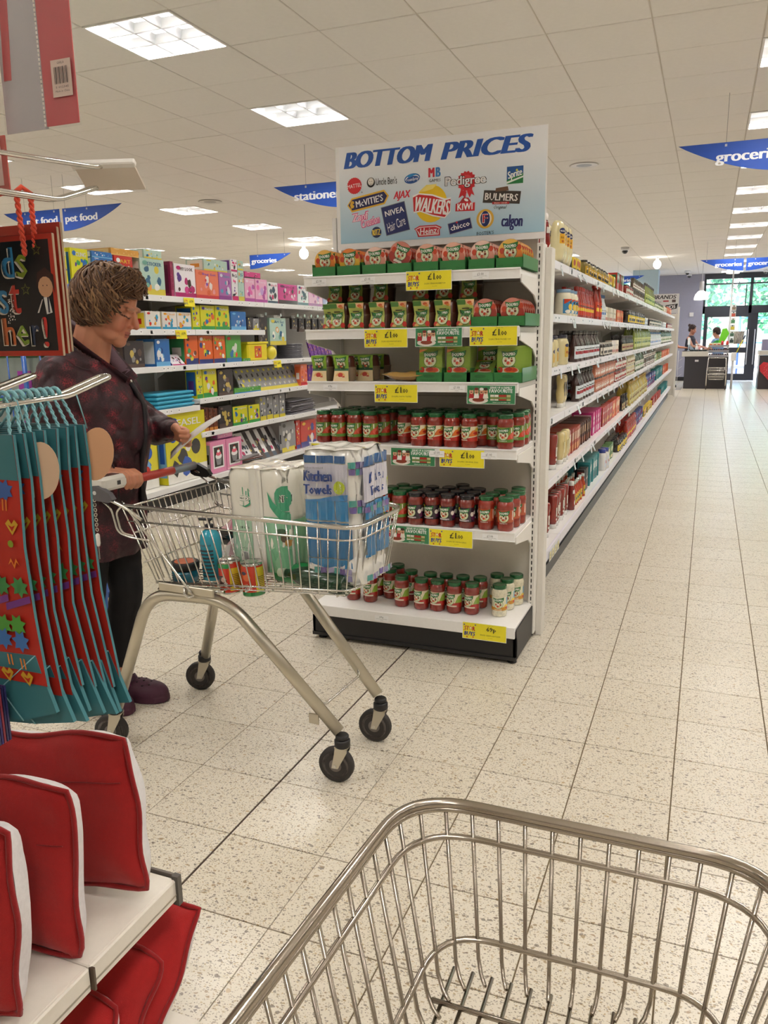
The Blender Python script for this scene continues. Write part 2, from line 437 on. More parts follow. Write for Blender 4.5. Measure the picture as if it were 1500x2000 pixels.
# walls
WALLM=mat('painted_wall',rough=.7,noise=.03)
GREY='#a3a2b4'; BLUE='#b9d3e6'
def wallbox(name,*a,col=GREY,kind=True):
    return struct(MB().box(*a,col),name,WALLM)
wallbox('wall_left',XL-.2,YF,0,XL,YB+.15,CZ+.13,col='#c9c5bd')
wallbox('wall_right',XR,YF,0,XR+.2,YB+.15,CZ+.13,col='#c9c5bd')
wallbox('wall_near',XL-.2,YF-.2,0,XR+.2,YF,CZ+.13,col='#c9c5bd')
mb=MB(); WX0=-.25
mb.box(-2.05,YB,0,WX0,YB+.2,CZ+.13,GREY)            # grey pier between the two glazed parts
mb.box(XL,YB,0,-4.6,YB+.2,CZ+.13,GREY); mb.box(-4.6,YB,0,-2.05,YB+.2,.9,GREY); mb.box(5.6,YB,0,XR,YB+.2,CZ+.13,GREY)
wf=mb.obj('wall_far',WALLM); wf['kind']='structure'
mb=MB().box(-2.05,YB-.015,0,WX0,YB,.12,'#1b1b20'); o=mb.obj('baseboard_far',PLAS); o['kind']='structure'
mb=MB().box(-2.1,24.,0,-1.42,24.55,CZ+.01,BLUE); o=mb.obj('trim_1',WALLM); o['kind']='structure'; tag(o,'pale blue square column beside the grey far wall')
# glazing
FR='#3a3d47'; FRM=mat('window_frame_paint',rough=.4)
def glazing(name,x0,x1,z0,z1,bars,rails,kind):
    o=MB().box(x0,YB+.02,z1-.16,x1,YB+.14,z1,FR).obj(name,FRM); o['kind']='structure'
    fr=MB()
    for (xa,xb,za,zb) in bars+rails: fr.box(xa,YB+.03,za,xb,YB+.12,zb,FR)
    fr.obj('window_frame',FRM,o)
    return o
z3=CZ
w1=glazing('window_1',WX0,5.6,2.22,z3,[(WX0,WX0+.06,2.0,z3),(1.02,1.10,2.0,z3),(.905,.935,2.2,2.82),(2.35,2.43,2.,z3),(3.7,3.78,2.,z3),(5.5,5.6,2.,z3)],[(WX0,5.6,2.0,2.22),(WX0,5.6,2.84,2.88)],0)
for k,(xa,xb) in enumerate(((WX0+.06,1.02),(1.10,2.35),(2.43,3.7),(3.78,5.5))):
    MB().box(xa,YB+.07,2.22,xb,YB+.076,z3-.16,'#ffffff').obj('pane',GLASS,w1)
def door_leaf(name,x0,x1,yy):
    o=MB().box(x0,yy,.02,x0+.10,yy+.05,2.0,FR).box(x1-.10,yy,.02,x1,yy+.05,2.0,FR).box(x0+.1,yy,.02,x1-.1,yy+.05,.22,FR).box(x0+.1,yy,.84,x1-.1,yy+.05,1.0,FR).box(x0+.1,yy,1.9,x1-.1,yy+.05,2.0,FR).obj(name,FRM)
    o['kind']='structure'
    MB().box(x0+.1,yy+.02,.22,x1-.1,yy+.026,.84,'#ffffff').obj('pane',GLASS,o); MB().box(x0+.1,yy+.02,1.0,x1-.1,yy+.026,1.9,'#ffffff').obj('pane',GLASS,o)
    MB().tube([(x1-.06,yy-.02,.5),(x1-.06,yy-.05,.52),(x1-.06,yy-.05,1.5),(x1-.06,yy-.02,1.52)],.012,8,'#e8e8ea').obj('door_handle',PLAS,o)
    return o
door_leaf('door_1',-.19,1.12,YB+.03); door_leaf('door_2',1.10,1.30,YB+.09); door_leaf('door_3',3.0,4.2,YB+.03); door_leaf('door_4',4.2,5.55,YB+.03)
w2=glazing('window_2',-4.6,-2.05,.9,z3,[(-4.6,-4.54,.9,z3),(-2.11,-2.05,.9,z3),(-3.0,-2.92,.9,z3)],[(-4.6,-2.05,.9,.98),(-4.6,-2.05,2.66,2.72)],0)
for xa,xb in ((-4.54,-3.0),(-2.92,-2.11)): MB().box(xa,YB+.07,.98,xb,YB+.076,z3-.16,'#ffffff').obj('pane',GLASS,w2)
# small things on the far wall: switch, dome cameras
tag(MB().box(-.62,YB-.012,1.93,-.50,YB,2.05,'#e8e6e6',.004).obj('switch_plate',PLAS),'small white square switch plate on the grey far wall beside the window','switch')
def dome(x,y,lab,z=CZ,r=.07,ball='#2a2a2e'):
    t=thing('dome_camera',lab,'security camera',(x,y,z))
    MB().lathe([(r,0),(r,-.05),(r*.9,-.07)],16,'#e9e9ec').obj('camera_base',PLAS,t)
    MB().ell((0,0,-.075),(r*.72,r*.72,r*.72),14,8,ball).obj('camera_dome',GLOSS,t)
dome(-.70,24.9,'white dome camera with dark glass under ceiling left of the glass doors, nearer one')
dome(-.68,26.2,'white dome camera close to the grey wall, lower one left of the glass doors')
dome(1.35,25.8,'small white dome camera under the ceiling above the sliding doors',r=.06)
dome(-1.72,17.6,'grey bulb-shaped camera hanging from ceiling above the sauce aisle shelves',r=.085)
t=thing('ceiling_speaker','round white grille speaker flush in the ceiling right of the big price sign','speaker',(-1.34,9.06,CZ))
MB().lathe([(.14,.0),(.15,-.006),(.135,-.012),(.12,-.008)],28,'#dcd8d2').obj('rim',PLAS,t); MB().lathe([(.12,-.007),(.0005,-.010)],28,'#8f8a84',cap=False).obj('grille',PLAS,t)
t=thing('ceiling_speaker','round grille speaker in the ceiling between two far left lamp panels','speaker',(-6.05,9.2,CZ))
MB().lathe([(.14,.0),(.15,-.006),(.135,-.012),(.12,-.008)],28,'#cfcac3').obj('rim',PLAS,t); MB().lathe([(.12,-.007),(.0005,-.010)],28,'#8f8a84',cap=False).obj('grille',PLAS,t)

# lamp panels: sheet-metal housing, three by three louvre, tubes above it
LOUV=mat('louvre_aluminium',col='#e6e9ee',rough=.28,metal=.85); HOUS=mat('lamp_housing',col='#eceae6',rough=.5)
TUBE=mat('fluorescent_tube',col='#ffffff',rough=.4,emit=9.)
lt=bpy.data.lights.new('panel_lamp','AREA'); lt.shape='RECTANGLE'; lt.size=.54; lt.size_y=.035; lt.energy=LAMP_W/3; lt.color=LAMP_C
def make_lamp():
    t=thing('ceiling_light','x','light',(0,0,CZ))
    h=MB().box(-.295,-.295,.085,.295,.295,.095).box(-.298,-.298,-.004,-.285,.298,.09).box(.285,-.298,-.004,.298,.298,.09).box(-.285,-.298,-.004,.285,-.285,.09).box(-.285,.285,-.004,.285,.298,.09)
    h.obj('frame',HOUS,t)
    for k in range(3):
        MB().tube([(-.27,-.19+.19*k,.062),(.27,-.19+.19*k,.062)],.013,10).obj('tube',TUBE,t)
    def para(T):   # V-shaped curved blade, 0.57 long
        mb=MB(); n=6; pr=[(-.028+.028*((i/n)**.6)*1.0 if i<=n else 0,0) for i in range(n+1)]
        prof=[(-.030*(1-i/n)**1.8-.0015,.0+.045*(1-i/n)) for i in range(n+1)]
        prof=prof+[(-a,b) for a,b in prof[::-1]]
        vs=[(a,-.285,b) for a,b in prof]+[(a,.285,b) for a,b in prof]; m_=len(prof)
        mb.add(vs,[(i,i+1,m_+i+1,m_+i) for i in range(m_-1)],'#ffffff',True); 
        return mb.xf(T)
    for k in (-1,1):
        para(Mt(x=k*.095)).obj('louvre_blade',LOUV,t,recalc=False); para(Mt(y=k*.095,rz=PI/2)).obj('louvre_blade',LOUV,t,recalc=False)
    return t
lamp0=make_lamp()
def lampname(cx,cy):
    col={-3.12:'the ceiling row left of the price sign',.48:'the ceiling row above the right-hand aisle',-6.72:'the second ceiling row on the left',-10.32:'the farthest left ceiling row'}
    return col
seen={}
for (cx,cy,i,j) in sorted(lamps,key=lambda q:(q[0],q[1])):
    vis=frust(cx,cy,CZ,10)
    key=round(cx,2)
    if vis:
        k=seen.get(key,0); seen[key]=k+1
        row={-3.12:'in the row left of the price sign',.48:'in the row above the right aisle',-6.72:'in the row over the toy shelves',-10.32:'in the leftmost far row'}.get(key,'in the row beyond the right edge')
        o=dup(lamp0,(cx,cy,CZ),0,'louvred light panel '+row+', '+ORD[min(k,15)]+' nearest',group='ceiling light panels')
    else: o=dup(lamp0,(cx,cy,CZ),0,'square louvred light panel in the ceiling outside the view',group='ceiling light panels out of view')
    for k in range(3):
        l=bpy.data.objects.new('lamp',lt); COL.objects.link(l); l.parent=o; l.location=(0,-.19+.19*k,.047)
rm(lamp0)
# pendants
def pendant(x,y,zb,lab,r=.17,shade=True):
    t=thing('pendant_lamp',lab,'lamp',(x,y,zb))
    MB().tube([(0,0,r*1.35),(0,0,CZ-zb)],.008,6,'#d8d8dc').obj('rod',PLAS,t)
    if shade:
        MB().lathe([(.05,r*1.9),(.05,r*1.3),(r*.5,r*1.2),(r*.85,r*.75),(r,.25*r),(r*1.02,0)],20,'#ffffff',cap=False).obj('shade',mat('opal_shade',col='#fff8ee',rough=.4,emit=2.2),t)
        MB().lathe([(.055,r*1.25),(.055,r*2.6),(.03,r*2.7)],12,'#b9b9c0').obj('lamp_holder',PLAS,t)
    MB().ell((0,0,r*.5),(r*.55,r*.55,r*.55),12,8).obj('bulb',mat('lamp_bulb',col='#fffaf0',emit=22.),t)
pendant(-.27,22.6,2.27,'white bell-shaped glass pendant lamp hanging beside the far window over first checkout')
pendant(.47,24.3,3.0,'wide white pendant lamp half hidden under the far groceries sign',r=.16)
def globe(x,y,z,lab,r):
    t=thing('globe_lamp',lab,'lamp',(x,y,z)); MB().ell((0,0,0),(r,r,r*1.15),14,10).obj('globe',mat('lamp_bulb',col='#fffaf0',emit=22.),t)
    MB().lathe([(.035,r),(.035,CZ-z)],10,'#d0d0d4').obj('stem',PLAS,t)
globe(-1.24,20.2,3.0,'glowing round lamp under the ceiling above the far end of the sauce aisle',.085)
globe(-7.2,14.,3.0,'glowing round lamp above the far pink toy boxes',.085)

# hanging aisle signs
SIGN='#1d4fae'
def aisle_sign(word,x,y,mirror,lab,w=.785,strings=(.15,.80)):
    t=thing('hanging_sign',lab,'sign',(x,y,2.595)); H=.228
    n=14; pts=[(0,H)]+[(w*(i/n),H*(1-math.sin(PI/2*i/n)**.9)) for i in range(1,n+1)]+[(w,H)]
    if mirror: pts=[(w-a,b) for a,b in pts]
    MB().prism(pts,-.003,.003,'y','#1f50b4').obj('panel',CARD,t)
    tw=.62*w*(len(word)/9.); tx=(w-.03-tw/2) if not mirror else (.03+tw/2)
    hh=.095 if any(c in word for c in 'gpy') else .075
    prints(MB(),[('t',word,tx,H*.50,tw,hh,'#f2f4f8',0,.06)],Fy(0,-.003,0)).obj('lettering',CARD,t)
    for s in strings:
        xx=(s*w if not mirror else (1-s)*w); MB().tube([(xx,0,H-.02),(xx,0,CZ-2.595)],.0014,5,'#6e6e72').box(xx-.008,-.005,H-.03,xx+.008,.005,H-.012,'#c8c8cc').obj('wire',PLAS,t)
aisle_sign('groceries',-.318,6.94,False,'blue hanging sign reading groceries near the right edge, left half, closest one',strings=(.43,))
aisle_sign('groceries',.515,6.94,True,'blue hanging sign reading groceries at the right edge, right half of near pair')
aisle_sign('groceries',-.270,17.4,False,'left half of the blue groceries sign pair hanging before the glass doors')
aisle_sign('groceries',.56,17.4,True,'right half of the blue groceries sign pair hanging before the glass doors')
aisle_sign('stationery',-3.903,7.02,False,'blue hanging sign reading stationery, partly behind the big price sign',strings=(.43,))
aisle_sign('pet food',-6.512,7.08,True,'blue hanging sign reading pet food, right half of the pair above the toys',strings=(.95,.58))
aisle_sign('pet food',-7.34,7.08,False,'blue hanging sign reading pet food, left half behind the red cord',strings=(.39,.91))
for (x,y,l) in ((-7.3,12.2,'small blue hanging sign tip behind the pink toy boxes'),(-2.35,21.,'dark blue hanging sign tip beyond the yellow boxes on the sauce aisle'),): 
    aisle_sign('groceries',x,y,True,l)

# outside: paving, trees, railings
tag(MB().box(-14,YB+.2,-.12,16,60,-.05,'#cfcac2').obj('pavement',mat('paving',col='#cdc8c0',rough=.9,noise=.1)),None,None,None,'structure')
tag(MB().box(-16,46,-.05,20,46.3,1.1,'#b8b2a8').obj('garden_wall',WALLM),'low pale wall in front of the trees outside the glass doors','wall')
def tree(x,y,h,r,lab,seed):
    g=random.Random(seed); t=thing('tree',lab,'tree',(x,y,-.05),0,'trees outside the windows')
    MB().tube([(0,0,0),(.1,.05,h*.35),(0,.1,h*.7)],[.22,.16,.08],8,'#6b5a49').obj('trunk',LEAF,t)
    mb=MB()
    for _ in range(1500):
        a=g.uniform(0,2*PI); b=math.acos(g.uniform(-1,1)); q=r*(.72+.3*g.random())*(1+.2*math.sin(5*a)*math.sin(3*b)); s=.13+.12*g.random()
        c=Vector((q*math.sin(b)*math.cos(a),q*math.sin(b)*math.sin(a),h*.62+q*.8*math.cos(b)))
        u=Vector((g.uniform(-1,1),g.uniform(-1,1),g.uniform(-1,1))).normalized(); w=u.orthogonal().normalized()
        mb.add([c-u*s,c+w*s*.6,c+u*s,c-w*s*.6],[(0,1,2,3)],g.choice(['#3f8a6a','#4f9a70','#2f7058','#6db98a','#58a87c','#86c79a']))
    o=mb.obj('foliage',LEAF,t,recalc=False); o['kind']='stuff'
tree(-1.6,40,5.6,2.6,'bushy green tree outside the left part of the glass doors',1); tree(3.4,42.5,5.4,2.4,'bushy green tree outside behind the door mullion',2); tree(8.4,39,5.8,2.6,'green tree outside beyond the right edge of the doors',3); tree(-7.2,42.5,5.0,2.5,'green tree outside behind the left far window',4)
t=thing('trolley_shelter','blue painted railings of the trolley bay outside the glass doors','railing',(0,29.5,-.05))
for k in range(9): MB().tube([(.9+.42*k,0,0),(.9+.42*k,0,2.05 if k%3==0 else 1.2)],.035 if k%3==0 else .02,8,'#2f6fc4').obj('post',PLAS,t)
for z in (.35,1.15,1.95): MB().tube([(.9,0,z),(4.3,0,z)],.022,8,'#3a7dd0').obj('rail',PLAS,t)
t=thing('bench','pale stone bench standing outside the sliding door','bench',(1.0,28.6,-.05))
MB().box(-.5,-.2,.35,.9,.2,.45,'#e9e6e0',.01).obj('seat',WALLM,t); MB().box(-.4,-.15,0,-.25,.15,.35,'#dedad2').obj('leg',WALLM,t); MB().box(.65,-.15,0,.8,.15,.35,'#dedad2').obj('leg',WALLM,t)
# ============================================================ END-OF-AISLE SHELVING
WH='#efece6'; SHW='#f3f1ee'
EX0,EX1,EYF,EYB=-1.69,-.705,3.255,3.64
def shelf_mb(x0,x1,y0,y1,z,lip=.042,slope=True):
    """deck faces -Y; z = top of deck"""
    mb=MB().box(x0,y0+.004,z-.022,x1,y1,z,SHW,.002)
    mb.box(x0-.002,y0-.008,z-lip+.004,x1+.002,y0+.004,z+.003,SHW,.002)          # ticket strip
    mb.box(x0-.002,y0-.011,z-.002,x1+.002,y0-.006,z+.004,'#ffffff').box(x0-.002,y0-.011,z-lip+.003,x1+.002,y0-.006,z-lip+.007,'#ffffff')
    return mb
def bracket(mb,x,y0,y1,z,d=.13):
    t=.003
    mb.prism([(y1,z-.004),(y0+.01,z-.004),(y0+.01,z-.035),(y0+.06,z-.042),(y1-.11,z-.075),(y1-.045,z-d*.85),(y1-.03,z-d),(y1,z-d-.03)],x-t,x+t,'x',WH)
endcap=thing('end_shelving_unit','white end-of-aisle shelving unit with black plinth under the big price sign','shelving',(0,0,0))
mb=MB().box(EX0+.02,EYB,.03,EX1-.02,EYB+.02,2.27,'#ddd6cb').obj('back_panel',POWD,endcap)
for k,zz in enumerate((.50,.86,1.15,1.42,1.66)): MB().box(EX0+.03,EYB-.003,zz-.002,EX1-.03,EYB,zz+.002,'#b9b0a3').obj('panel_joint',POWD,endcap)
for xx in (EX0-.012,EX1-.018):
    mb=MB().box(xx,EYB-.03,.02,xx+.03,EYB+.055,1.815,WH,.003)
    for k in range(56): mb.box(xx+.011,EYB-.0315,.16+.0295*k,xx+.016,EYB-.0285,.178+.0295*k,'#2b2724')
    mb.obj('upright',POWD,endcap)
    MB().box(xx+(.012 if xx>-1 else 0),EYB-.025,1.815,xx+(.032 if xx>-1 else .02),EYB-.005,1.98,'#efefef').obj('sign_holder',POWD,endcap)
mb=MB().box(EX1+.012,EYB+.02,.0,EX1+.04,EYB+.10,1.80,'#e6e2da',.002).obj('upright',POWD,endcap)
# header sign
hx0,hx1,hz0,hz1=-1.672,-.687,1.832,2.287
hd=MB().box(hx0,EYB-.035,hz0,hx1,EYB-.029,hz1,'#f5f5f5').obj('header_sign',CARD,endcap); tag(hd,'white and pale blue header sign reading BOTTOM PRICES with many logos')
gm=bpy.data.materials.new('sign_gradient_print'); gm.use_nodes=True; n=gm.node_tree; b=n.nodes['Principled BSDF']; b.inputs['Roughness'].default_value=.35
tc=n.nodes.new('ShaderNodeTexCoord'); sp=n.nodes.new('ShaderNodeSeparateXYZ'); mr=n.nodes.new('ShaderNodeMapRange'); mr.inputs[1].default_value=1.86; mr.inputs[2].default_value=2.2
cr=n.nodes.new('ShaderNodeValToRGB'); cr.color_ramp.elements[0].color=lin('#a9d3ea'); cr.color_ramp.elements[1].color=lin('#f4f5f8')
n.links.new(tc.outputs['Object'],sp.inputs[0]); n.links.new(sp.outputs[2],mr.inputs[0]); n.links.new(mr.outputs[0],cr.inputs[0]); n.links.new(cr.outputs[0],b.inputs['Base Color'])
MB().box(hx0+.018,EYB-.0362,hz0+.028,hx1-.004,EYB-.0352,hz1-.002,'#ffffff').obj('printed_panel',gm,hd)
HW,HH=hx1-hx0,hz1-hz0
def hp(u,v): return (u*HW/1352.,HH-v*HH/672.)   # from a 1350x620 layout of the sign
F=Fy(hx0,EYB-.0365,hz0)
def hop(kind,*a):
    S=HW/1352.; V=HH/672.
    if kind=='t':
        st,cx,cy,w,h,c=a[:6]; r=a[6] if len(a)>6 else 0; bo=a[7] if len(a)>7 else .02; sh=a[8] if len(a)>8 else 0
        x,y=hp(cx,cy); return ('t',st,x,y,w*S,h*V,c,math.radians(r),bo,sh)
    if kind=='e':
        cx,cy,rx,ry,c=a[:5]; x,y=hp(cx,cy); return ('e',x,y,rx*S,ry*V,c,math.radians(a[5]) if len(a)>5 else 0,24)
    if kind=='p': return ('p',[hp(*q) for q in a[0]],a[1])
    if kind=='q':   # rotated rectangle
        cx,cy,w,h,ro,c=a; r=math.radians(ro); x,y=hp(cx,cy)
        return ('p',[(x+(i*w/2*math.cos(r)-j*h/2*math.sin(r))*S,y+(i*w/2*math.sin(r)+j*h/2*math.cos(r))*V) for i,j in ((-1,-1),(1,-1),(1,1),(-1,1))],c)
NV='#1d2a6b'
title=[hop('t','BOTTOM',357,92,600,104,'#1f55ad',0,.11,.25),hop('t','PRICES',987,94,566,104,'#1f55ad',0,.11,.25)]
prints(MB(),title,F).obj('title_lettering',CARD,hd)
LD=iter([(4,34),(5,31),(4,28),(9,33),(4,19),(0,6),(0,-21),(8,-17),(-37,1),(-37,13),(-53,52),(6,-67),(6,-36),(4,-38),(-43,-3),(3,16),(5,30),(6,27)])
def logo(ops):
    dx,dy=next(LD); prints(MB(),[hop(*((o[0],[(a+dx,b+dy) for a,b in o[1]],o[2]) if o[0]=='p' else (o[0],o[1],o[2]+dx,o[3]+dy)+o[4:] if o[0]=='t' else (o[0],o[1]+dx,o[2]+dy)+o[3:])) for o in ops],F).obj('logo',CARD,hd)
sh=lambda P,dx,dy:[(a+dx,b+dy) for a,b in P]
seal=lambda cx,cy,r,n=24,q=.93:[(cx+(r if i%2 else r*q)*math.cos(PI*i/n),cy+(r if i%2 else r*q)*1.05*math.sin(PI*i/n)) for i in range(2*n)]
logo([('p',seal(125,222,52),'#d8232e'),('t','MATTEL',125,222,96,24,'#ffffff',5,-.01),('t','R',178,268,9,9,'#333333')])
logo([('e',238,213,28,32,'#1b1b1d'),('e',238,208,20,24,'#f1ece4'),('p',[(220,205),(224,190),(238,184),(252,190),(256,205),(250,197),(238,193),(226,197)],'#d9d4cc'),('e',231,206,2.4,2.8,'#1b1b1d'),('e',245,206,2.4,2.8,'#1b1b1d'),('p',[(230,220),(238,225),(247,219),(238,229)],'#1b1b1d'),('t','Uncle Ben\'s',344,212,142,46,'#2a2a2c',0,.005)])
logo([('e',516,215,52,31,'#1765ad',8),('e',516,218,47,25,'#ffffff',8),('e',516,222,46,22,'#1b4f9c',8),('t','OceanSpray',516,222,84,26,'#ffffff',5,.01,.2),('p',[(478,200),(510,186),(556,190),(530,196),(500,208)],'#1b8ad0')])
logo([('t','M',637,184,40,58,'#d5233c',0,.07),('t','B',680,184,32,58,'#3c82c8',0,.07),('t','GAMES',658,234,76,18,'#2b2b2d',0,.01)])
logo([('p',seal(865,272,62,16,.86),'#cf2430'),('p',[(830,320),(815,372),(840,356),(858,376),(866,335)],'#cf2430'),('p',[(868,335),(885,374),(896,350),(915,362),(898,318)],'#cf2430'),('e',865,272,38,40,'#e0454a'),('t','Pedigree',858,272,262,78,'#111111',0,.075),('t','Pedigree',858,272,254,70,'#f2f2f4',0,.03)])
logo([('q',1165,272,98,104,0,'#1c7a3e'),('p',[(1116,220),(1214,220),(1214,262),(1116,300)],'#22589a'),('p',[(1116,310),(1214,280),(1214,290),(1116,322)],'#e8f2e8'),('t','Sprite',1165,270,88,56,'#f4f8f2',12,.03,.2),('e',1176,244,6,7,'#d9d44a')])
hexa=[(84,400),(112,366),(330,330),(352,360),(330,400),(110,436)]
logo([('p',[(76,402),(108,356),(332,318),(364,358),(336,410),(108,448)],'#e9b93a'),('p',hexa,'#232256'),('t','McVITIE\'S',230,382,190,44,'#ffffff',9,.03),('p',[(96,400),(106,372),(118,400),(106,428)],'#e9b93a'),('e',118,384,6,11,'#e9b93a',30),('e',118,412,6,11,'#e9b93a',-30)])
logo([('t','AJAX',444,362,118,62,'#d4213a',2,.04,.3)])
logo([('e',680,410,104,118,'#f2cc1c'),('p',[(600,330),(650,290),(720,290),(690,318),(640,330)],'#fbe678'),('p',[(560,350),(600,338),(690,352),(770,384),(808,380),(806,470),(770,508),(690,490),(610,456),(566,462)],'#ffffff'),('p',[(562,362),(600,346),(690,362),(770,396),(806,390),(802,462),(768,500),(690,480),(610,448),(566,452)],'#d0222c'),('t','WALKERS',686,424,228,92,'#ffffff',-10,.035,.12)])
logo([('p',[(836,458),(838,412),(864,402),(884,376),(918,378),(940,412),(960,410),(958,462)],'#cf2430'),('p',[(866,404),(890,372),(926,392),(932,404)],'#b81f2b'),('e',905,392,14,8,'#ffffff',-25),('t','KIWI',897,432,96,42,'#ffffff',0,.04),('r_',)] [:-1])
logo([('q',1140,352,226,76,-6,'#3a332f'),('p',[(1100,318),(1104,296),(1176,290),(1182,316)],'#6b4f3c'),('t','BULMERS',1138,352,202,44,'#f2f0ea',-6,.035),('q',1135,388,104,14,-3,'#b5242c'),('t','IRISH CIDER',1135,388,80,8,'#f4e6d8',-3,0),('t','Original',1132,416,80,28,'#2b2b2d',-3,0,.35)])
logo([('t','Zapf',160,534,120,76,'#e4569a',6,.09,.1),('t','Zapf',160,534,112,66,'#fbe3ef',6,.02,.1),('t','Creation',228,560,134,60,'#e4569a',12,.07,.25),('t','Creation',228,560,126,52,'#fbe3ef',12,.0,.25)])
logo([('q',400,524,164,190,11,'#7d8894'),('q',400,524,156,182,11,'#232f6c'),('t','NIVEA',394,478,130,36,'#ffffff',11,.03),('t','Hair Care',404,560,128,58,'#f0f2f6',20,-.005,.3)])
logo([('e',272,606,34,36,'#26335f'),('t','RITZ',272,606,56,38,'#f0d24c',4,.05)])
logo([('p',[(574,566),(610,548),(720,548),(756,566),(742,580),(744,618),(600,620),(588,582)],'#cb2333'),('p',[(582,570),(612,556),(716,556),(746,570),(734,582),(736,611),(608,612),(596,584)],'#f5e9e6'),('p',[(588,572),(614,561),(712,561),(740,572),(728,584),(730,605),(614,607),(604,586)],'#cb2333'),('t','Heinz',668,584,112,42,'#ffffff',2,.03,.1)])
logo([('q',826,548,150,72,12,'#9da4b4'),('q',826,548,142,64,12,'#1f2766'),('t','chicco',826,546,126,34,'#ffffff',12,.05),('e',806,524,6,6,'#d6242e')])
logo([('e',982,500,54,60,'#e2b542'),('e',982,500,40,46,'#f7f0dc'),('e',982,500,29,48,'#1c2b6a'),('t','F',982,498,36,56,'#ffffff',0,.08),('t','F',982,498,30,50,'#c8202e',0,.03),('t','FOSTER\'S',984,588,106,22,'#26304a',2,0)])
logo([('t','calgon',1146,536,130,96,'#252c6c',-3,.035,.05)])

SH=[(1.685,1),(1.458,1),(1.232,1),(.955,1),(.600,1)]
shelves=[]
SHN=['top','second','third','fourth','fifth']
for k,(z,_) in enumerate(SH):
    s=shelf_mb(EX0+.012,EX1-.012,EYF+.01,EYB,z); bracket(s,EX0+.01,EYF+.01,EYB,z-.018); bracket(s,EX1-.010,EYF+.01,EYB,z-.018)
    o=s.obj('shelf',POWD,endcap); shelves.append(o)
ZB=.175
s=MB().box(EX0-.005,EYF+.002,ZB-.02,EX1,EYB,ZB,SHW,.002).box(EX0-.005,EYF-.006,ZB-.05,EX1,EYF+.004,ZB+.002,SHW,.002)
base=s.obj('base_shelf',POWD,endcap); shelves.append(base)
mb=MB().box(EX0-.01,EYF+.012,.018,EX1+.005,EYF+.03,ZB-.045,'#1b191a',.002).box(EX1-.012,EYF+.012,.018,EX1+.005,EYB+.05,ZB-.012,'#2b2a2b',.002).box(EX0-.01,EYF+.012,.018,EX0+.006,EYB+.05,ZB-.012,'#232223',.002)
mb.box(EX0-.01,EYF+.006,.018,EX1+.005,EYF+.014,.034,'#111111'); pl=mb.obj('plinth',BLK,endcap)
for xx in (EX0+.03,EX1-.02):
    for yy in (EYF+.04,EYB+.02): MB().lathe([(.022,0),(.022,.006),(.006,.010),(.006,.03)],12,'#1b191a',c=(xx,yy,0)).obj('foot',BLK,endcap)

# ---- price cards
YL='#f3e52a'
def star_buys(lines,price,name=''):
    w,h=.200,.078
    ops=[('r',0,0,w,h,'#fbfbf2'),('r',.002,.002,w-.002,h-.002,YL),
     ('t','ST',.020,.050,.022,.020,'#c5322c',0,.06,.1),('t','R',.052,.050,.013,.020,'#c5322c',0,.06,.1),('p',star(.038,.052,.0115),'#c5322c'),('p',star(.038,.052,.0075),'#fff7c8'),
     ('t','BUYS',.034,.026,.050,.019,'#2a3f96',0,.05,.12),('p',star(.009,.066,.005),'#2a3f96'),('p',star(.060,.068,.005),'#2a3f96'),('p',star(.022,.010,.005),'#c5322c'),('p',star(.050,.011,.005),'#c5322c'),('p',star(.007,.040,.003),'#c5322c')]
    if price=='69p': ops+=[('t','69p',.132,.052,.044,.026,'#3a3a20',0,.03)]
    else: ops+=[('t','£1',.112,.054,.030,.026,'#3a3a20',0,.03),('t','.00',.143,.050,.028,.017,'#3a3a20',0,.03)]
    ops+=[('t',lines,.128,.026,.090,.006,'#55552c',0,.0),('t','-.---',.128,.014,.020,.003,'#55552c',0,0),('t','SAVE 79p',.128,.071,.03,.004,'#55552c',0,0)]
    return prints(MB().box(0,-.001,0,w,.0,h,'#fbfbf2'),ops,Fy(0,-.001,0))
def family_card():
    w,h=.206,.078
    ops=[('r',0,0,w,h,'#e8efe6'),('r',.002,.002,w-.002,h-.002,'#3c8a5b'),('t','SERVE UP A FAMILY',.145,.068,.092,.009,'#ffffff',0,.03),('t','FAVOURITE',.145,.055,.098,.015,'#ffffff',0,.04),
     ('e',.050,.016,.042,.014,'#e9e4da'),('e',.050,.018,.026,.009,'#8d3b24')]
    for k,(x,c,hc) in enumerate(((.020,'#e0b08f','#2f7d43'),(.042,'#dca684','#7a2f26'),(.064,'#d9a37f','#f2f2ee'),(.082,'#d9a37f','#3b2a22'))):
        ops+=[('p',[(x-.012,.024),(x-.008,.046),(x+.008,.046),(x+.012,.024)],['#b3262e','#f2f2ee','#b3262e','#efe8da'][k]),('e',x,.052,.009,.011,c),('e',x,.062,.009,.006,hc),('e',x,.049,.005,.002,'#5b2b22')]
    for k,(x,c) in enumerate(((.110,'#e5e2d4'),(.128,'#e8e4da'),(.146,'#a8281f'),(.162,'#a8281f'),(.180,'#c9c28c'))): ops+=[('r',x-.008,.016,x+.008,.040,c),('r',x-.006,.040,x+.006,.044,'#2f6d3a'),('r',x-.008,.022,x+.008,.031,'#7d8f4a')]
    ops+=[('t','What\'s your DOLMIO day?',.150,.008,.075,.006,'#ffffff',0,0)]
    return prints(MB().box(0,-.001,0,w,.0,h,'#e8efe6'),ops,Fy(0,-.001,0))
def smallp(st='£1.00'):
    ops=[('t',st,0,.0,.026 if '£' in st else .02,.011,'#3b3b3b',0,.0),('r',-.030,-.0095,.030,-.0090,'#8a8a8a'),('t','0123456789',0,-.014,.016,.003,'#777777',0,0),('t','sauce 150g',.0,-.0072,.05,.0022,'#888888',0,0)]
    return prints(MB().box(-.034,-.0006,-.019,.034,0,.009,'#fafafa'),ops,Fy(0,-.0006,0))
YC=EYF-.004
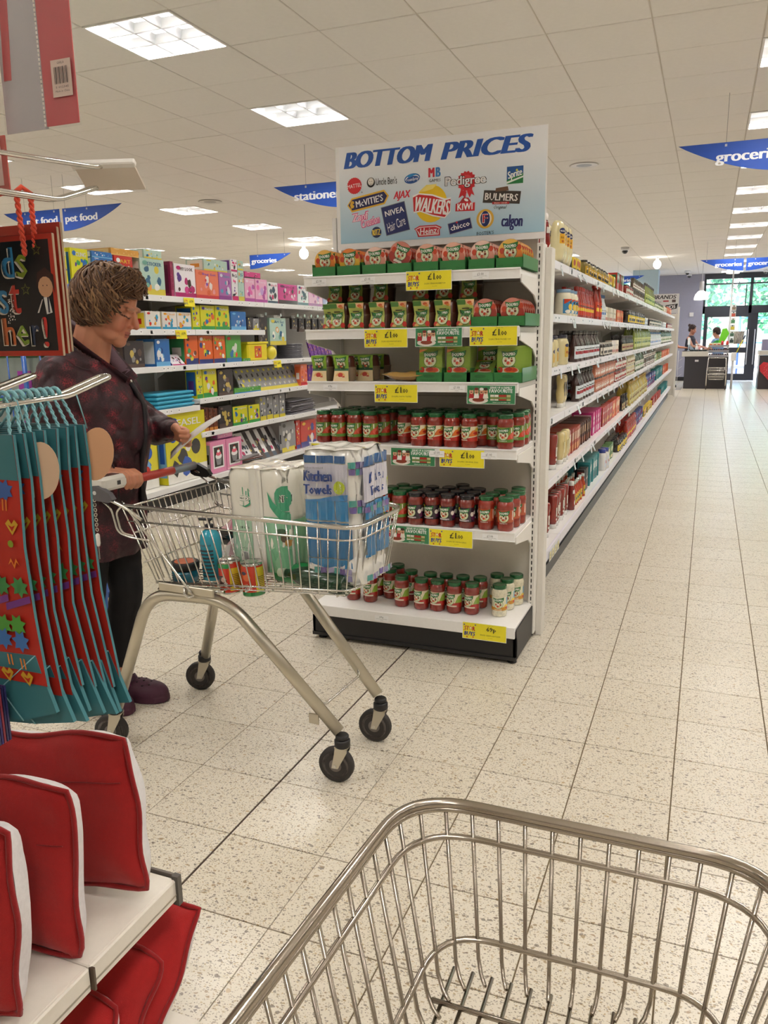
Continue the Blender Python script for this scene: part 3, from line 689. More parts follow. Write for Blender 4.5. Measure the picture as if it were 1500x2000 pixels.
def pcard(mb,si,x,z,lab,tilt=0.):
    o=mb.obj('price_card',CARD,shelves[si],recalc=False); o.location=(x,YC,z); o.rotation_euler=(0,tilt,0)
    if lab: o['label']=lab
CLR=mat('clear_strip',col='#ffffff',rough=.1,alpha=.12,coat=1.)
pcard(star_buys('DOLMIO STIR IN SUN DRIED TOM','1'),0,-1.197,1.613,'yellow star buys card')
pcard(star_buys('DOLMIO MICROWAVE PASTA SAUCE','1'),1,-1.392,1.381,'yellow star buys card')
pcard(family_card(),1,-1.157,1.383,'green family favourite card')
pcard(star_buys('DOLMIO STIR IN SUN DRIED TOM','1'),1,-.920,1.384,'yellow star buys card')
pcard(star_buys('DOLMIO PASTA TASTES','1'),2,-1.348,1.147,'yellow star buys card')
pcard(family_card(),2,-.929,1.146,'green family favourite card')
pcard(star_buys('DOLMIO BOLOGNESE','1'),3,-1.668,.878,'yellow star buys card')
pcard(family_card(),3,-1.275,.872,'green family favourite card')
pcard(star_buys('DOLMIO ORIGINAL 500G','1'),3,-1.050,.874,'yellow star buys card')
pcard(family_card(),4,-1.303,.520,'green family favourite card')
pcard(star_buys('DOLMIO EX ONION+GARLIC','1'),4,-1.098,.518,'yellow star buys card')
YC=EYF-.009
pcard(star_buys('BRAND CREAM LIGHT DATE','69p'),5,-.940,.104,'yellow star buys card')
for si,x,z,st in ((0,-1.60,1.668,'£1.00'),(0,-1.37,1.668,'£1.00'),(0,-.875,1.668,'£1.00'),(2,-1.56,1.214,'69p'),(2,-.972,1.214,'£1.00'),(3,-.83,.935,'£1.00'),(3,-1.06,.935,'£1.00'),(4,-.82,.582,'£1.00'),(5,-1.33,.153,'69p')):
    pcard(smallp(st),si,x,z,None)

# ---- sauce jars
def leaf_badge(cx,cy,s,bg='#2f7a3c',word='DOLMIO'):
    """brand badge, s = half width"""
    L=[(cx-s*1.05,cy+s*.95),(cx-s*.3,cy+s*.80),(cx+s*.5,cy+s*.95),(cx+s*1.1,cy+s*1.12),(cx+s*1.02,cy+s*.5),(cx+s*.75,cy+s*.12),(cx-s*.2,cy+s*.02),(cx-s*.85,cy+s*.2)]; L=[(cx+(a-cx)*.97,cy+s*.5+(b-cy-s*.5)*.9) for a,b in L]
    o=[('e',cx,cy-s*.28,s*.90,s*.88,'#3f6f36'),('e',cx,cy-s*.28,s*.84,s*.82,'#dfe6c0'),('p',L,'#24451f'),('p',[(cx+(a-cx)*.93,cy+s*.5+(b-cy-s*.5)*.88) for a,b in L],bg),
       ('t',word,cx,cy+s*.50,s*1.62,s*.42,'#f6f6ee',.05,.05)]
    for k,(dx,dy,r,c) in enumerate(((-.40,-.34,.17,'#b5402c'),(-.38,-.12,.13,'#d9a884'),(.0,-.30,.20,'#f0ece0'),(.02,-.04,.14,'#d9a884'),(.02,.06,.12,'#3a2a20'),(.40,-.34,.17,'#7a2a1c'),(.38,-.12,.13,'#d9a884'),(.38,-.03,.10,'#5a3a26'),(-.05,-.62,.22,'#c94a30'),(.22,-.66,.16,'#e0b07a'))): o.append(('e',cx+dx*s,cy+dy*s,s*r,s*r,c,0,8))
    return o
JR=.0365
def make_jar(kind,lab):
    cont={'green':'#8e2418','red':'#8e2418','cream':'#8e2418','dark':'#7d2117','orange':'#9a2b1a','white':'#e6dfc2','tomato':'#8e2418'}[kind]
    t=thing('sauce_jar',lab,'sauce jar')
    prof=[(.030,0),(.034,.003),(.0355,.008),(.0355,.025),(.0345,.030),(.0345,.095),(JR,.102),(JR,.112),(.035,.120),(.030,.128),(.0285,.131)]
    MB().lathe(prof,20,cont).obj('glass',SAUCE,t)
    lidc={'dark':'#1e1b20'}.get(kind,'#1f6034')
    MB().lathe([(.031,.129),(.0325,.131),(.0325,.143),(.031,.146),(.026,.1465),(.0245,.1455),(.0,.1457)],20,lidc,cap=False).obj('lid',LIDM,t)
    r=.0349; mb=MB()
    bg={'green':'#7d9440','red':'#a82b25','cream':'#e7dcb8','dark':'#2b1a2b','orange':'#b8522f','white':'#e4e2c6','tomato':'#e7dcb8'}[kind]
    prof=[(r,.030),(r,.094)]; n=28; vs=[];fs=[]
    for k in range(n+1):
        a=-PI/2+2.35*(k/n*2-1)
        for z in (.031,.094): vs.append((r*math.cos(a),r*math.sin(a),z))
    mb.add(vs,[(2*k,2*k+2,2*k+3,2*k+1) for k in range(n)],bg)
    hw=.062
    ops=[]
    if kind in('green',): ops=[('p',[(.004,0),(hw,0),(hw,.056),(.02,.03)],'#c8452a'),('e',.040,.028,.014,.014,'#d9604a'),('e',.05,.020,.011,.011,'#b8301f'),('r',-hw,0,hw,.013,'#5f8a35'),('r',.030,.04,.034,.060,'#efe8da')]
    if kind in('cream',): ops=[('p',[(-hw,0),(hw,0),(hw,.022),(0,.012),(-hw,.020)],'#b3281f'),('p',[(.010,.020),(hw,.024),(hw,.052),(.030,.046)],'#d9702f'),('e',.046,.034,.012,.006,'#b3281f'),('e',.055,.050,.012,.008,'#d8b84a')]
    if kind=='tomato': ops=[('p',[(-hw,0),(hw,0),(hw,.030),(.01,.018),(-hw,.014)],'#b3281f'),('p',[(.022,.022),(hw,.020),(hw,.060),(.036,.052)],'#8fae3c'),('r',-.030,.002,.030,.009,'#ead9c0')]
    if kind=='dark': ops=[('e',.046,.020,.014,.013,'#5b2347'),('e',.036,.034,.009,.010,'#e9dfd2'),('e',.054,.040,.010,.009,'#e3d6c8'),('r',-.028,.004,.020,.010,'#b9a8b4'),('p',[(-.040,.050),(-.020,.046),(-.022,.062),(-.040,.062)],'#e6c62e')]
    if kind=='orange': ops=[('e',.044,.030,.012,.014,'#d96d3a'),('e',.054,.016,.010,.012,'#c04427'),('r',.036,.02,.040,.060,'#f0e6d6'),('r',-hw,0,hw,.010,'#8e2418')]
    if kind=='white': ops=[('p',[(-hw,0),(hw,0),(hw,.018),(-hw,.014)],'#cf8f2e'),('e',.046,.014,.014,.010,'#c8452a'),('r',.036,.02,.052,.060,'#7fb2cc'),('p',[(.02,.018),(hw,.016),(hw,.026),(.03,.028)],'#e8c24a')]
    if kind=='red': ops=[('e',.046,.024,.013,.013,'#c8452a')]
    if kind=='tomato' or kind=='cream': pass
    ops+=leaf_badge(-.004,.037,.0245)+[('t',{'dark':'INTENSE','cream':'ORIGINAL','tomato':'ORIGINAL','white':'LASAGNE','orange':'TOMATO','green':'TOMATO'}.get(kind,'SAUCE'),-.004,.0065,.030,.005,'#f4efe0',0,.03)]
    prints(mb,ops,Fc(r,-PI/2,.031),slc=.006); mb.obj('label',GLOSS,t,recalc=False)
    return t
JARS={k:make_jar(k,'x') for k in ('green','cream','dark','orange','white','tomato')}
jl={'green':'green-labelled','cream':'cream-and-red-labelled','dark':'dark-lidded','orange':'brown-labelled','white':'white','tomato':'cream-labelled'}
def jars(kind,pts,z,where,group,rz=None):
    pts=sorted(pts,key=lambda p:(round(p[1],1),p[0])); rows={}
    for p in pts: rows.setdefault(p[2],[]).append(p)
    for rn,ps in rows.items():
        ps.sort()
        for i,p in enumerate(ps):
            lab='%s sauce jar on the %s, %s, %s'%(jl[kind],where,{0:'front row',1:'second row',2:'third row',3:'rear row'}[rn],nth(i,len(ps)))
            dup(JARS[kind],(p[0],p[1],z),R_.uniform(-.12,.12)-.15 if rz is None else rz,lab,group)
g4='sauce jars on the fourth shelf'; g5='sauce jars on the fifth shelf'; g6='sauce jars on the base shelf'
fr=[(-1.625,3.305),(-1.550,3.303),(-1.472,3.307),(-1.392,3.305)]
jars('green',[(x,y,0) for x,y in fr]+[(x+.028,y+.080,1) for x,y in fr]+[(x+.040,y+.160,2) for x,y in fr]+[(x+.05,y+.24,3) for x,y in fr],.9555,'fourth shelf, left block',g4)
fc=[(-1.159,3.293),(-1.083,3.296),(-1.006,3.289),(-.927,3.289)]
jars('cream',[(x,y,0) for x,y in fc]+[(-1.252,3.374,1),(-1.174,3.372,1),(-1.096,3.374,1),(-1.018,3.370,1),(-.90,3.382,1)]+[(-1.22+.078*k,3.452,2) for k in range(5)]+[(-1.19+.078*k,3.53,3) for k in range(4)],.9555,'fourth shelf, middle block',g4)
jars('green',[(-.773,3.294,0),(-.84,3.375,1),(-.745,3.385,1),(-.82,3.455,2),(-.742,3.465,2),(-.83,3.54,3),(-.752,3.545,3)],.9555,'fourth shelf, right block',g4,.1)
jars('green',[(-1.255,3.301,0),(-1.33,3.32,0),(-1.255,3.38,1),(-1.33,3.40,1),(-1.30,3.47,2),(-1.23,3.46,2),(-1.40,3.36,0),(-1.48,3.34,0)],.6005,'fifth shelf, left block',g5)
jars('dark',[(-1.175,3.292,0),(-1.102,3.306,0),(-1.027,3.300,0),(-.939,3.299,0),(-1.160,3.372,1),(-1.082,3.384,1),(-1.006,3.380,1),(-.930,3.380,1),(-1.15,3.455,2),(-1.072,3.465,2),(-.99,3.46,2),(-1.03,3.545,3),(-.93,3.465,2)],.6005,'fifth shelf, middle block',g5)
jars('orange',[(-.853,3.304,0),(-.767,3.300,0),(-.846,3.39,1),(-.757,3.385,1),(-.83,3.47,2),(-.748,3.462,2),(-.765,3.545,3)],.6005,'fifth shelf, right block',g5,.12)
fb=[(-1.279,3.381),(-1.178,3.373),(-1.099,3.376),(-1.018,3.377),(-.936,3.384)]
jars('tomato',[(x,y,1) for x,y in fb]+[(x+.012,y+.10,2) for x,y in fb]+[(-1.374,3.475,2),(-1.365,3.56,3),(-1.45,3.50,2),(-1.446,3.393,1),(-1.537,3.396,1)],.1755,'base shelf',g6)
jars('white',[(-.811,3.400,0),(-.800,3.50,1),(-.862,3.56,2),(-.775,3.585,2)],.1755,'base shelf right end',g6,.2)
for k in JARS.values(): rm(k)

# ---- stir-in tubs in green trays
def tub_tray(xc,z,n,kind,lab,glare=False,tilt=0.,w=.112,depth=.30,y0=None):
    y0=y0 or EYF+.022
    t=thing('stir_in_tray',lab,'tray of sauce tubs',(xc,y0,z),0,'trays of stir-in tubs')
    G='#2f7a3c'; h=.040
    mb=MB().box(-w/2,0,0,w/2,.002,h,G).box(-w/2,0,0,-w/2+.002,depth,h+.012,G).box(w/2-.002,0,0,w/2,depth,h+.012,G).box(-w/2,depth-.002,0,w/2,depth,h,G).box(-w/2,0,0,w/2,depth,.002,G)
    prints(mb,[('t','pasta',-.035,.010,.018,.006,'#1f5a2a'),('t','STIR IN',.030,.010,.026,.005,'#1f5a2a')],Fy(0,0,0)); mb.obj('tray',CARD,t)
    c1,c2={'o':('#e7853a','#f2c25a'),'y':('#e6b63a','#e7853a'),'r':('#a8322a','#d98a7a'),'p':('#dc7f6a','#f0b9a4'),'s':('#e59a86','#f2cdbf')}[kind]
    for k in range(n):
        yy=.016+k*.042; mb=MB(); Rr=.051
        T=Mt(0,yy,.062 if not(k==0 and tilt) else .078,PI/2+.08,0,0)@Mt(rz=tilt if k==0 else R_.uniform(-.05,.05))
        mb.lathe([(.036,-.034),(.042,-.028),(.047,-.002),(Rr,-.0015),(Rr,.0005)],24,'#cf8f78' if kind!='r' else '#7a2d22',T=T)
        ops=[('e',0,0,Rr*.985,Rr*.985,c2,0,24),('e',-.022,-.018,.026,.024,c1),('e',.026,-.010,.022,.028,c1,0,12),('e',.0,-.034,.020,.012,'#f4ecdc'),('e',-.034,.006,.010,.012,'#c8452a'),('e',.036,.018,.009,.011,'#c8452a')]
        ops+=leaf_badge(0,.008,.030)+[('t','STIR IN',0,-.022,.028,.008,'#2c3a20',0,.03),('r',-.016,-.040,.016,-.036,'#b3281f')]
        prints(mb,ops if k<2 else ops[:6],lambda u,v,hh:tuple(T@Vector((u,v,hh+.0006)))); mb.obj('tub',FOIL,t,recalc=False)
    return t
tops=[(-1.590,'o',0),(-1.472,'y',0),(-1.352,'s',0),(-1.236,'r',-.45),(-1.118,'p',0),(-1.003,'p',0),(-.880,'s',0),(-.765,'o',0)]
tl=['orange-lidded','yellow-lidded','pale glaring','tilted dark red','pink-lidded','pink and red','pale pink','orange and red']
for k,(x,kd,ti) in enumerate(tops):
    tub_tray(x,1.689,6,kd,'green tray of %s stir-in tubs on top shelf, %s'%(tl[k],nth(k,8)),tilt=ti)
def side_card(x,y0,y1,z,h,lab):
    t=thing('display_carton_side',lab,'carton',(x,y0,z)); L=y1-y0
    mb=MB().box(-.003,0,0,.003,L,h*.55,'#2f7a3c').prism([(L*.35,h*.5),(L,h*.5),(L,h*1.05),(L*.35,h)],-.003,.003,'x','#2f7a3c')
    prints(mb,[('r',L*.42,h*.12,L*.92,h*.93,'#f3f3f0'),('r',L*.52,h*.35,L*.82,h*.68,'#8f9090')]+[('r',L*(.52+.03*i),h*.35,L*(.53+.03*i),h*.68,'#2a2a2a') for i in range(10)],lambda u,v,hh:(.003+hh,u,v))
    mb.obj('card',CARD,t,recalc=False)
tub_tray(-.866,1.4615,6,'r','green tray of red stir-in tubs on second shelf, left one')
tub_tray(-.752,1.4615,6,'r','green tray of red stir-in tubs on second shelf, right one by upright')
# ---- microwave pots in paper sleeves
def pot(kind,lab='x'):
    t=thing('sauce_pot',lab,'pasta sauce pot'); brown={'m':'#5f3b2c','r':'#8b7358','d':'#4a3428'}[kind]  # kind d repeats the pot with shelf shade painted into darker colours
    cx=.020
    MB().lathe([(.027,0),(.031,.004),(.036,.060),(.038,.063),(.036,.066)],18,brown,c=(cx,.045,0)).obj('lower_cup',GLOSS,t)
    MB().lathe([(.036,.066),(.034,.068),(.030,.100),(.027,.112),(.020,.114)],18,'#5a2a1c' if kind!='d' else '#3c2118',c=(cx,.045,0)).obj('upper_cup',GLOSS,t)
    mb=MB(); w=.037; pr=[(0,.001),(-.003,.012),(.000,.035),(.008,.058),(.006,.070),(-.003,.095),(-.002,.115)]
    vs=[];n=len(pr)
    for y,z in pr:
        k=1-.12*math.sin(PI*z/.115)
        vs+=[(-w*k,y,z),(w*k,y,z)]
    mb.add(vs,[(2*i,2*i+1,2*i+3,2*i+2) for i in range(n-1)],{'m':'#b9c463','r':'#8dbb3a','d':'#8a9a3f'}[kind])
    mb.add([(-w,-.002,.115),(w,-.002,.115),(w,.085,.117),(-w,.085,.117)],[(0,1,2,3)],{'m':'#a9b858','r':'#7fae35','d':'#5b6a35'}[kind])
    def F(u,v,h):
        for i in range(n-1):
            if pr[i][1]<=v<=pr[i+1][1] or i==n-2:
                tt=(v-pr[i][1])/(pr[i+1][1]-pr[i][1]); return (u*(1-.12*math.sin(PI*v/.115)),pr[i][0]+(pr[i+1][0]-pr[i][0])*tt-h-.0012,v)
    if kind=='r': ops=[('r',-w,.048,w,.058,'#2c5c34'),('r',-w,.0,w,.048,'#e6cfa0'),('e',-.004,.026,.024,.016,'#e3b06a'),('e',-.004,.030,.013,.010,'#c0392b'),('e',.012,.020,.007,.006,'#c0392b'),('e',.024,.010,.008,.008,'#3c7a3a'),('r',-.020,.004,.008,.009,'#f4ecdc')]+leaf_badge(0,.084,.026)+[('r',-.02,.0595,.02,.062,'#3a3a2a')]
    else: ops=[('r',-w,.093,0,.113,'#4b7a35'),('p',[(-.002,.113),(w,.113),(w,.088),(.006,.096)],'#e8b890'),('e',.018,.102,.010,.006,'#c75a2e'),('e',.025,.095,.008,.005,'#d8913f'),('r',-.017,.076,.017,.080,'#3c3226'),('e',-.031,.018,.009,.010,'#c0392b'),('e',.030,.020,.011,.012,'#c42f22'),('e',-.020,.014,.010,.006,'#e8b870'),('r',-w,.0,w,.009,'#3f6f30'),('r',-.028,.002,.004,.0075,'#f3f0e2'),('r',.014,.002,.028,.0085,'#dfe8c8')]+leaf_badge(0,.047,.029)
    prints(mb,ops,F,base=.0006); mb.obj('paper_sleeve',CARD,t,recalc=False)
    return t
pm=pot('m'); prr=pot('r'); pd=pot('d')
xs=[-1.590,-1.534,-1.443,-1.344,-1.243,-1.141,-1.046,-.947]
for i,x in enumerate(xs): dup(pm,(x,EYF+.028+(.05 if i==0 else 0)+(.0 if i else .0),1.4585),R_.uniform(-.05,.05) if i else 0,'green-sleeved pasta sauce pot in front row of second shelf, %s'%nth(i,8),'pasta sauce pots on the second shelf')
for i,x in enumerate(xs[1:]): dup(pm,(x+.014,EYF+.155,1.4585),0,'pasta sauce pot behind the front row on second shelf, %s'%nth(i,7),'pasta sauce pots on the second shelf')
for i,x in enumerate([-1.604,-1.502,-1.379,-1.189,-1.081,-.971]): dup(pd,(x,EYF+.19-.03,1.4585+.1185),R_.uniform(-.05,.05),'shaded sauce pot stacked in upper layer of second shelf, %s'%nth(i,6),'pasta sauce pots on the second shelf')
for i,x in enumerate([-1.604,-1.30]): dup(pd,(x-.0,EYF+.145,1.4585),0,'dark pasta sauce pot low in rear of second shelf, %s'%nth(i,2),'pasta sauce pots on the second shelf')
for i,(x,y) in enumerate([(-1.629,3.28),(-1.520,3.28),(-1.44,3.37)]): dup(prr,(x,y,1.2325),.10,'lime-sleeved sauce pot with pasta picture on third shelf, %s'%nth(i,3),'lime pots on the third shelf')
for i,(x,y) in enumerate([(-1.60,3.39),(-1.505,3.40),(-1.43,3.48)]): dup(prr,(x,y,1.2325),.10,'lime-sleeved sauce pot in rear of third shelf, %s'%nth(i,3),'lime pots on the third shelf')
for p in (pm,prr,pd): rm(p)
# ---- pouches
def pouch_mb(kind,w=.106,h=.150,d=.026):
    mb=MB(); nx,nz=6,8; vs=[];fs=[]
    for side in (-1,1):
        o=len(vs)
        for j in range(nz+1):
            for i in range(nx+1):
                u=i/nx*2-1; v=j/nz; th=d/2*(1-u*u)**.6*(1-max(0,(v-.08))**1.6)*(1 if v>0 else .9); 
                if v>.93: th=0
                vs.append((u*w/2,side*th,v*h))
        for j in range(nz):
            for i in range(nx):
                a=o+j*(nx+1)+i; fs.append((a,a+1,a+nx+2,a+nx+1) if side<0 else (a,a+nx+1,a+nx+2,a+1))
    g='#7fa83a'; mb.add(vs,fs,'#8fae45',True)
    def F(u,v,hh):
        uu=max(-1,min(1,u/(w/2))); vv=v/h; th=d/2*(1-uu*uu)**.6*(1-max(0,(vv-.08))**1.6); 
        return (u,-(0 if vv>.93 else th)-.0008-hh,v)
    ops=[('r',-w/2+.002,h*.955,w/2-.002,h-.001,'#a8c35a')]
    ops+=[('e',.004,h*.31,.040,.017,'#e6dcc0'),('e',.010,h*.33,.030,.012,'#d8602a'),('e',.002,h*.345,.016,.008,'#b3281f'),('e',.024,h*.335,.010,.007,'#c8402a'),('e',-.036,h*.33,.012,.013,'#c42f22'),('e',-.040,h*.355,.006,.004,'#3f7a3a')]
    ops+=leaf_badge(0,h*.66,.033)+[('t',{'a':'TOMATO & BASIL','b':'MEATBALLS','c':'BOLOGNESE'}[kind],0,h*.415,.060,.007,'#24451f',.06,.04)]
    if kind!='a': ops+=[('p',[(-w/2+.003,h*.92),(-w/2+.003,h*.82),(-.01,h*.93)],'#e08a4a')]
    prints(mb,ops,F,slc=.012); return mb
pm_=thing('p','x','pasta sauce pouch'); 
def pouch(kind,loc,rot,lab): 
    o=pouch_mb(kind).obj('sauce_pouch',FOIL,None,recalc=False); tag(o,lab,'sauce pouch',group='green sauce pouches'); o.location=loc; o.rotation_euler=rot; return o
bpy.data.objects.remove(pm_)
pa=pouch_mb('a').mesh('sauce_pouch',FOIL); pb=pouch_mb('b').mesh('sauce_pouch',FOIL)
trx=[(-1.108,'b',2),(-.984,'b',4),(-.882,'c',1),(-.765,'a',7)]
for k,(x,kd,n) in enumerate(trx):
    w=.118 if k<3 else .122
    t=thing('pouch_tray','green open tray reading pasta sauce on third shelf, %s'%nth(k,4),'tray',(x,EYF+.03,1.2325),0,'pouch trays on the third shelf'); G='#2f7a3c'; dp=.30
    mb=MB().box(-w/2,0,0,w/2,.002,.042,G).box(-w/2,0,0,-w/2+.002,dp,.05,G).box(w/2-.002,0,0,w/2,dp,.06,G).box(-w/2,dp-.002,0,w/2,dp,.05,G).box(-w/2,0,0,w/2,dp,.002,G)
    prints(mb,[('e',0,.026,.026,.008,'#276a34'),('t','DOLMIO',0,.026,.040,.008,'#1f5a2a'),('t','PASTA SAUCE',0,.010,.075,.007,'#1f5a2a')],Fy(0,0,0)); mb.obj('tray',CARD,t)
    for i in range(n):
        o=bpy.data.objects.new('sauce_pouch',pa if kd=='a' else pb); COL.objects.link(o); sc=.98 if k!=2 else .82
        o.location=(x,EYF+.03+.018+.034*i+(.1 if k==1 and i>0 else 0)*0,1.2352); o.rotation_euler=(-.07 if k!=2 else -.75,0,R_.uniform(-.04,.04)); o.scale=(sc,sc,sc)
        if k==2: o.location=(x,EYF+.052,1.250); o.rotation_euler=(-.95,0,.03)
        tag(o,'green sauce pouch in the %s tray of third shelf, %s'%(ORD[k],nth(i,n,'from the front')),'sauce pouch',group='green sauce pouches')
o=bpy.data.objects.new('sauce_pouch',pb); COL.objects.link(o); o.location=(-.88,EYF+.17,1.2352); o.rotation_euler=(-.1,0,0); tag(o,'upright sauce pouch behind the slumped one in third tray','sauce pouch',group='green sauce pouches')
mb=MB(); nx=10;ny=6;vs=[]
for sgn in (-1,1):
    for j in range(ny+1):
        for i in range(nx+1):
            u=i/nx*2-1;v=j/ny*2-1; vs.append((u*.10,v*.055,.024+sgn*.022*(1-u*u)**.7*(1-v*v)**.7*(1+.15*math.sin(7*u+3*v)) +.012*u*u))
k=(nx+1)*(ny+1); fs=[(s_*k+j*(nx+1)+i,s_*k+j*(nx+1)+i+1,s_*k+(j+1)*(nx+1)+i+1,s_*k+(j+1)*(nx+1)+i) for s_ in (0,1) for j in range(ny) for i in range(nx)]
o=MB().add(vs,fs,'#b08a4a',True).obj('sauce_packet',FOIL); o.location=(-1.225,EYF+.07,1.232); o.rotation_euler=(0,0,.15); tag(o,'brown foil packet lying flat alone on the third shelf','packet')
# ============================================================ LONG SAUCE GONDOLA (faces +X)
GX1=-.775; GBX=-1.19; G0=3.76; G1=19.8
gon=thing('gondola_shelving','long white gondola shelving of sauces running down the aisle to the glass doors','shelving')
BAYS=[]; y=G0
while y<G1-.3:
    y2=min(y+1.0,G1-.03); BAYS.append((y,y2)); y=y2
GZ=[1.80,1.53,1.25,.985,.635]
for k,(a,b) in enumerate(BAYS):
    MB().box(GBX-.012,a,.05,GBX+.012,b,1.80,'#e3dfd9').obj('back_panel',POWD,gon)
    mb=MB().box(GBX-.03,a-.015,.02,GBX+.03,a+.015,1.82,WH); mb.obj('upright',POWD,gon)
    for j,z in enumerate(GZ):
        mb=MB().box(GBX,a+.003,z-.022,GX1,b-.003,z,SHW,.002).box(GX1-.003,a+.003,z-.040,GX1+.010,b-.003,z+.003,'#eceaf0',.002)
        mb.prism([(GX1-.01,z-.022),(GX1-.01,z-.036),(GBX+.12,z-.075),(GBX+.03,z-.13),(GBX+.03,z-.022)],a+.005,a+.011,'y',WH)
        o=mb.obj('shelf',POWD,gon)
        g=random.Random(k*7+j)
        if k<14:
            for _ in range(2 if k else 1):
                yy=a+g.uniform(.1,.85); T=Mt(GX1+.011,yy,z-.022,0,g.uniform(-.5,-.1),0)
                MB().box(0,-.022,-.045,.0012,.022,.018,'#e9ecef').box(.0012,-.018,-.040,.0020,.018,-.01,'#cdd9de').xf(T).obj('price_ticket',CARD,o)
            mb=MB()
            for _ in range(5): yy=a+g.uniform(.05,.92); mb.box(GX1+.0101,yy-.028,z-.032,GX1+.0108,yy+.028,z-.004,'#f6f8fb').box(GX1+.0108,yy-.016,z-.020,GX1+.0111,yy+.012,z-.012,'#8a8f9c')
            mb.obj('shelf_edge_label',CARD,o)
    mb=MB().box(GBX,a+.002,.215,GX1+.0,b-.002,.24,SHW,.002).box(GX1-.004,a+.002,.185,GX1+.010,b-.002,.243,'#eceaf2',.002)
    o=mb.obj('base_shelf',POWD,gon)
    if k==0:
        for q in range(4): prints(MB().box(GX1+.012,a+.62+q*.085,.165,GX1+.014,a+.69+q*.085,.225,'#dfe3e6'),[('r',.004,.006,.064,.054,'#e8dfa8'),('t','67p',.034,.034,.03,.016,'#4a4a3a'),('r',.014,.014,.054,.018,'#9a967a')],Fx(GX1+.014,a+.62+q*.085,.165)).obj('price_ticket',CARD,o)
    MB().box(GBX,a,.02,GX1-.055,b,.188,'#77787c').box(GX1-.057,a,.0,GX1-.045,b,.075,'#20222c').obj('kick_plate',PLAS,gon)
MB().box(GBX-.03,G1-.03,.02,GBX+.03,G1,1.82,WH).obj('upright',POWD,gon)
MB().box(-1.72,G1,.03,-.68,G1+.03,1.87,'#e6e1d8').obj('end_panel',POWD,gon)
MB().box(-.71,G1-.01,.0,-.67,G1+.04,2.02,WH).obj('upright',POWD,gon)
# far side shelves of the same gondola seen past the end unit are hidden; its core closes the view
MB().box(-1.66,G0,.03,GBX-.02,G1,.17,'#2a2a2c').box(-1.66,G0,1.66,GBX-.02,G1,1.68,SHW).box(-1.66,G0,1.20,GBX-.02,G1,1.22,SHW).box(-1.66,G0,.70,GBX-.02,G1,.72,SHW).obj('rear_shelves',POWD,gon)
# TOP BRANDS header at the far end
hb=thing('top_brands_sign','white header board reading TOP BRANDS at the far end of the gondola','sign',(-1.60,G1+.0,1.885))
MB().box(0,0,0,.90,.006,.43,'#d9d9da').box(.02,-.003,.0,.03,.003,.02,'#cccccc').obj('board',CARD,hb)
prints(MB(),[('t','TOP BRANDS',.44,.36,.80,.085,'#25272c',0,.05,.2),('r',.56,.255,.68,.285,'#b3323c'),('r',.75,.24,.83,.30,'#5a4a48'),('p',[(.60,.06),(.86,.10),(.88,.21),(.62,.18)],'#1d1e22'),('t','VO5',.74,.138,.19,.075,'#f2f2f2',.12,.05,.2),('t','Pantene',.44,.26,.16,.03,'#3a3a40'),('p',blob(.47,.13,.05,.06,3),'#33363c'),('e',.25,.20,.08,.05,'#b3323c'),('t','Dove',.24,.09,.14,.05,'#2a4a8c')],Fy(0,0,0)).obj('lettering',CARD,hb)
for xx in (.02,.86): MB().box(xx,.001,-.06,xx+.02,.012,.3,WH).obj('sign_holder',POWD,hb)

# ---- product prototypes for shelves that face +X (front = +X)
GC='#dcc98f'
def P_lathe(prof,col,lab=None,cap=None,n=14,sx=1.,sy=1.,p=1.,mt=None,lops=None,caps=None,name='bottle'):
    """returns a one-mesh product: body + printed label patch + cap, colours per face"""
    mb=MB().lathe(prof,n,col,sx=sx,sy=sy,p=p)
    return mb
def labelband(mb,r,z0,z1,col,a0=0.,span=1.1,sx=1.,sy=1.,ops=()):
    n=10; vs=[]
    for k in range(n+1):
        a=a0+span*(k/n*2-1)
        for z in (z0,z1): vs.append(((r+.0008)*sx*math.cos(a),(r+.0008)*sy*math.sin(a),z))
    mb.add(vs,[(2*k,2*k+2,2*k+3,2*k+1) for k in range(n)],col)
    def F(u,v,h): a=a0+u/r; return ((r+.0009+h)*sx*math.cos(a),(r+.0009+h)*sy*math.sin(a),z0+v)
    prints(mb,list(ops),F,slc=.008 if r<.06 else .012)
    return mb
PR={}
def addp(key,mb,mt,name,cat): PR[key]=(mb.mesh(name,mt),name,cat)
# tall ketchup bottle, white cap up
mb=MB().lathe([(.030,0),(.034,.004),(.034,.10),(.030,.15),(.022,.19),(.019,.20)],14,'#7d1a17').lathe([(.020,.20),(.021,.225),(.018,.235)],14,'#f2efec'); labelband(mb,.031,.135,.165,'#e8e2da',0,.9); labelband(mb,.034,.03,.09,'#8d1f1a',0,.9,ops=[('e',0,.03,.018,.022,'#f1ebdf'),('e',0,.03,.009,.009,'#c0392b')]); addp('ketchup_tall',mb,GLOSS,'ketchup_bottle','ketchup bottle')
# ketchup standing on its white cap
mb=MB().lathe([(.027,0),(.028,.025),(.026,.030)],14,'#eceae6').lathe([(.026,.030),(.030,.045),(.033,.075),(.027,.105),(.030,.14),(.034,.185),(.032,.205),(.024,.212)],14,'#8f2a22'); labelband(mb,.031,.055,.135,'#e3d8cc',.15,.75,ops=[('e',0,.05,.012,.016,'#b3281f'),('r',-.018,.015,.018,.024,'#5a2a22')]); addp('ketchup_up',mb,GLOSS,'ketchup_bottle','ketchup bottle')
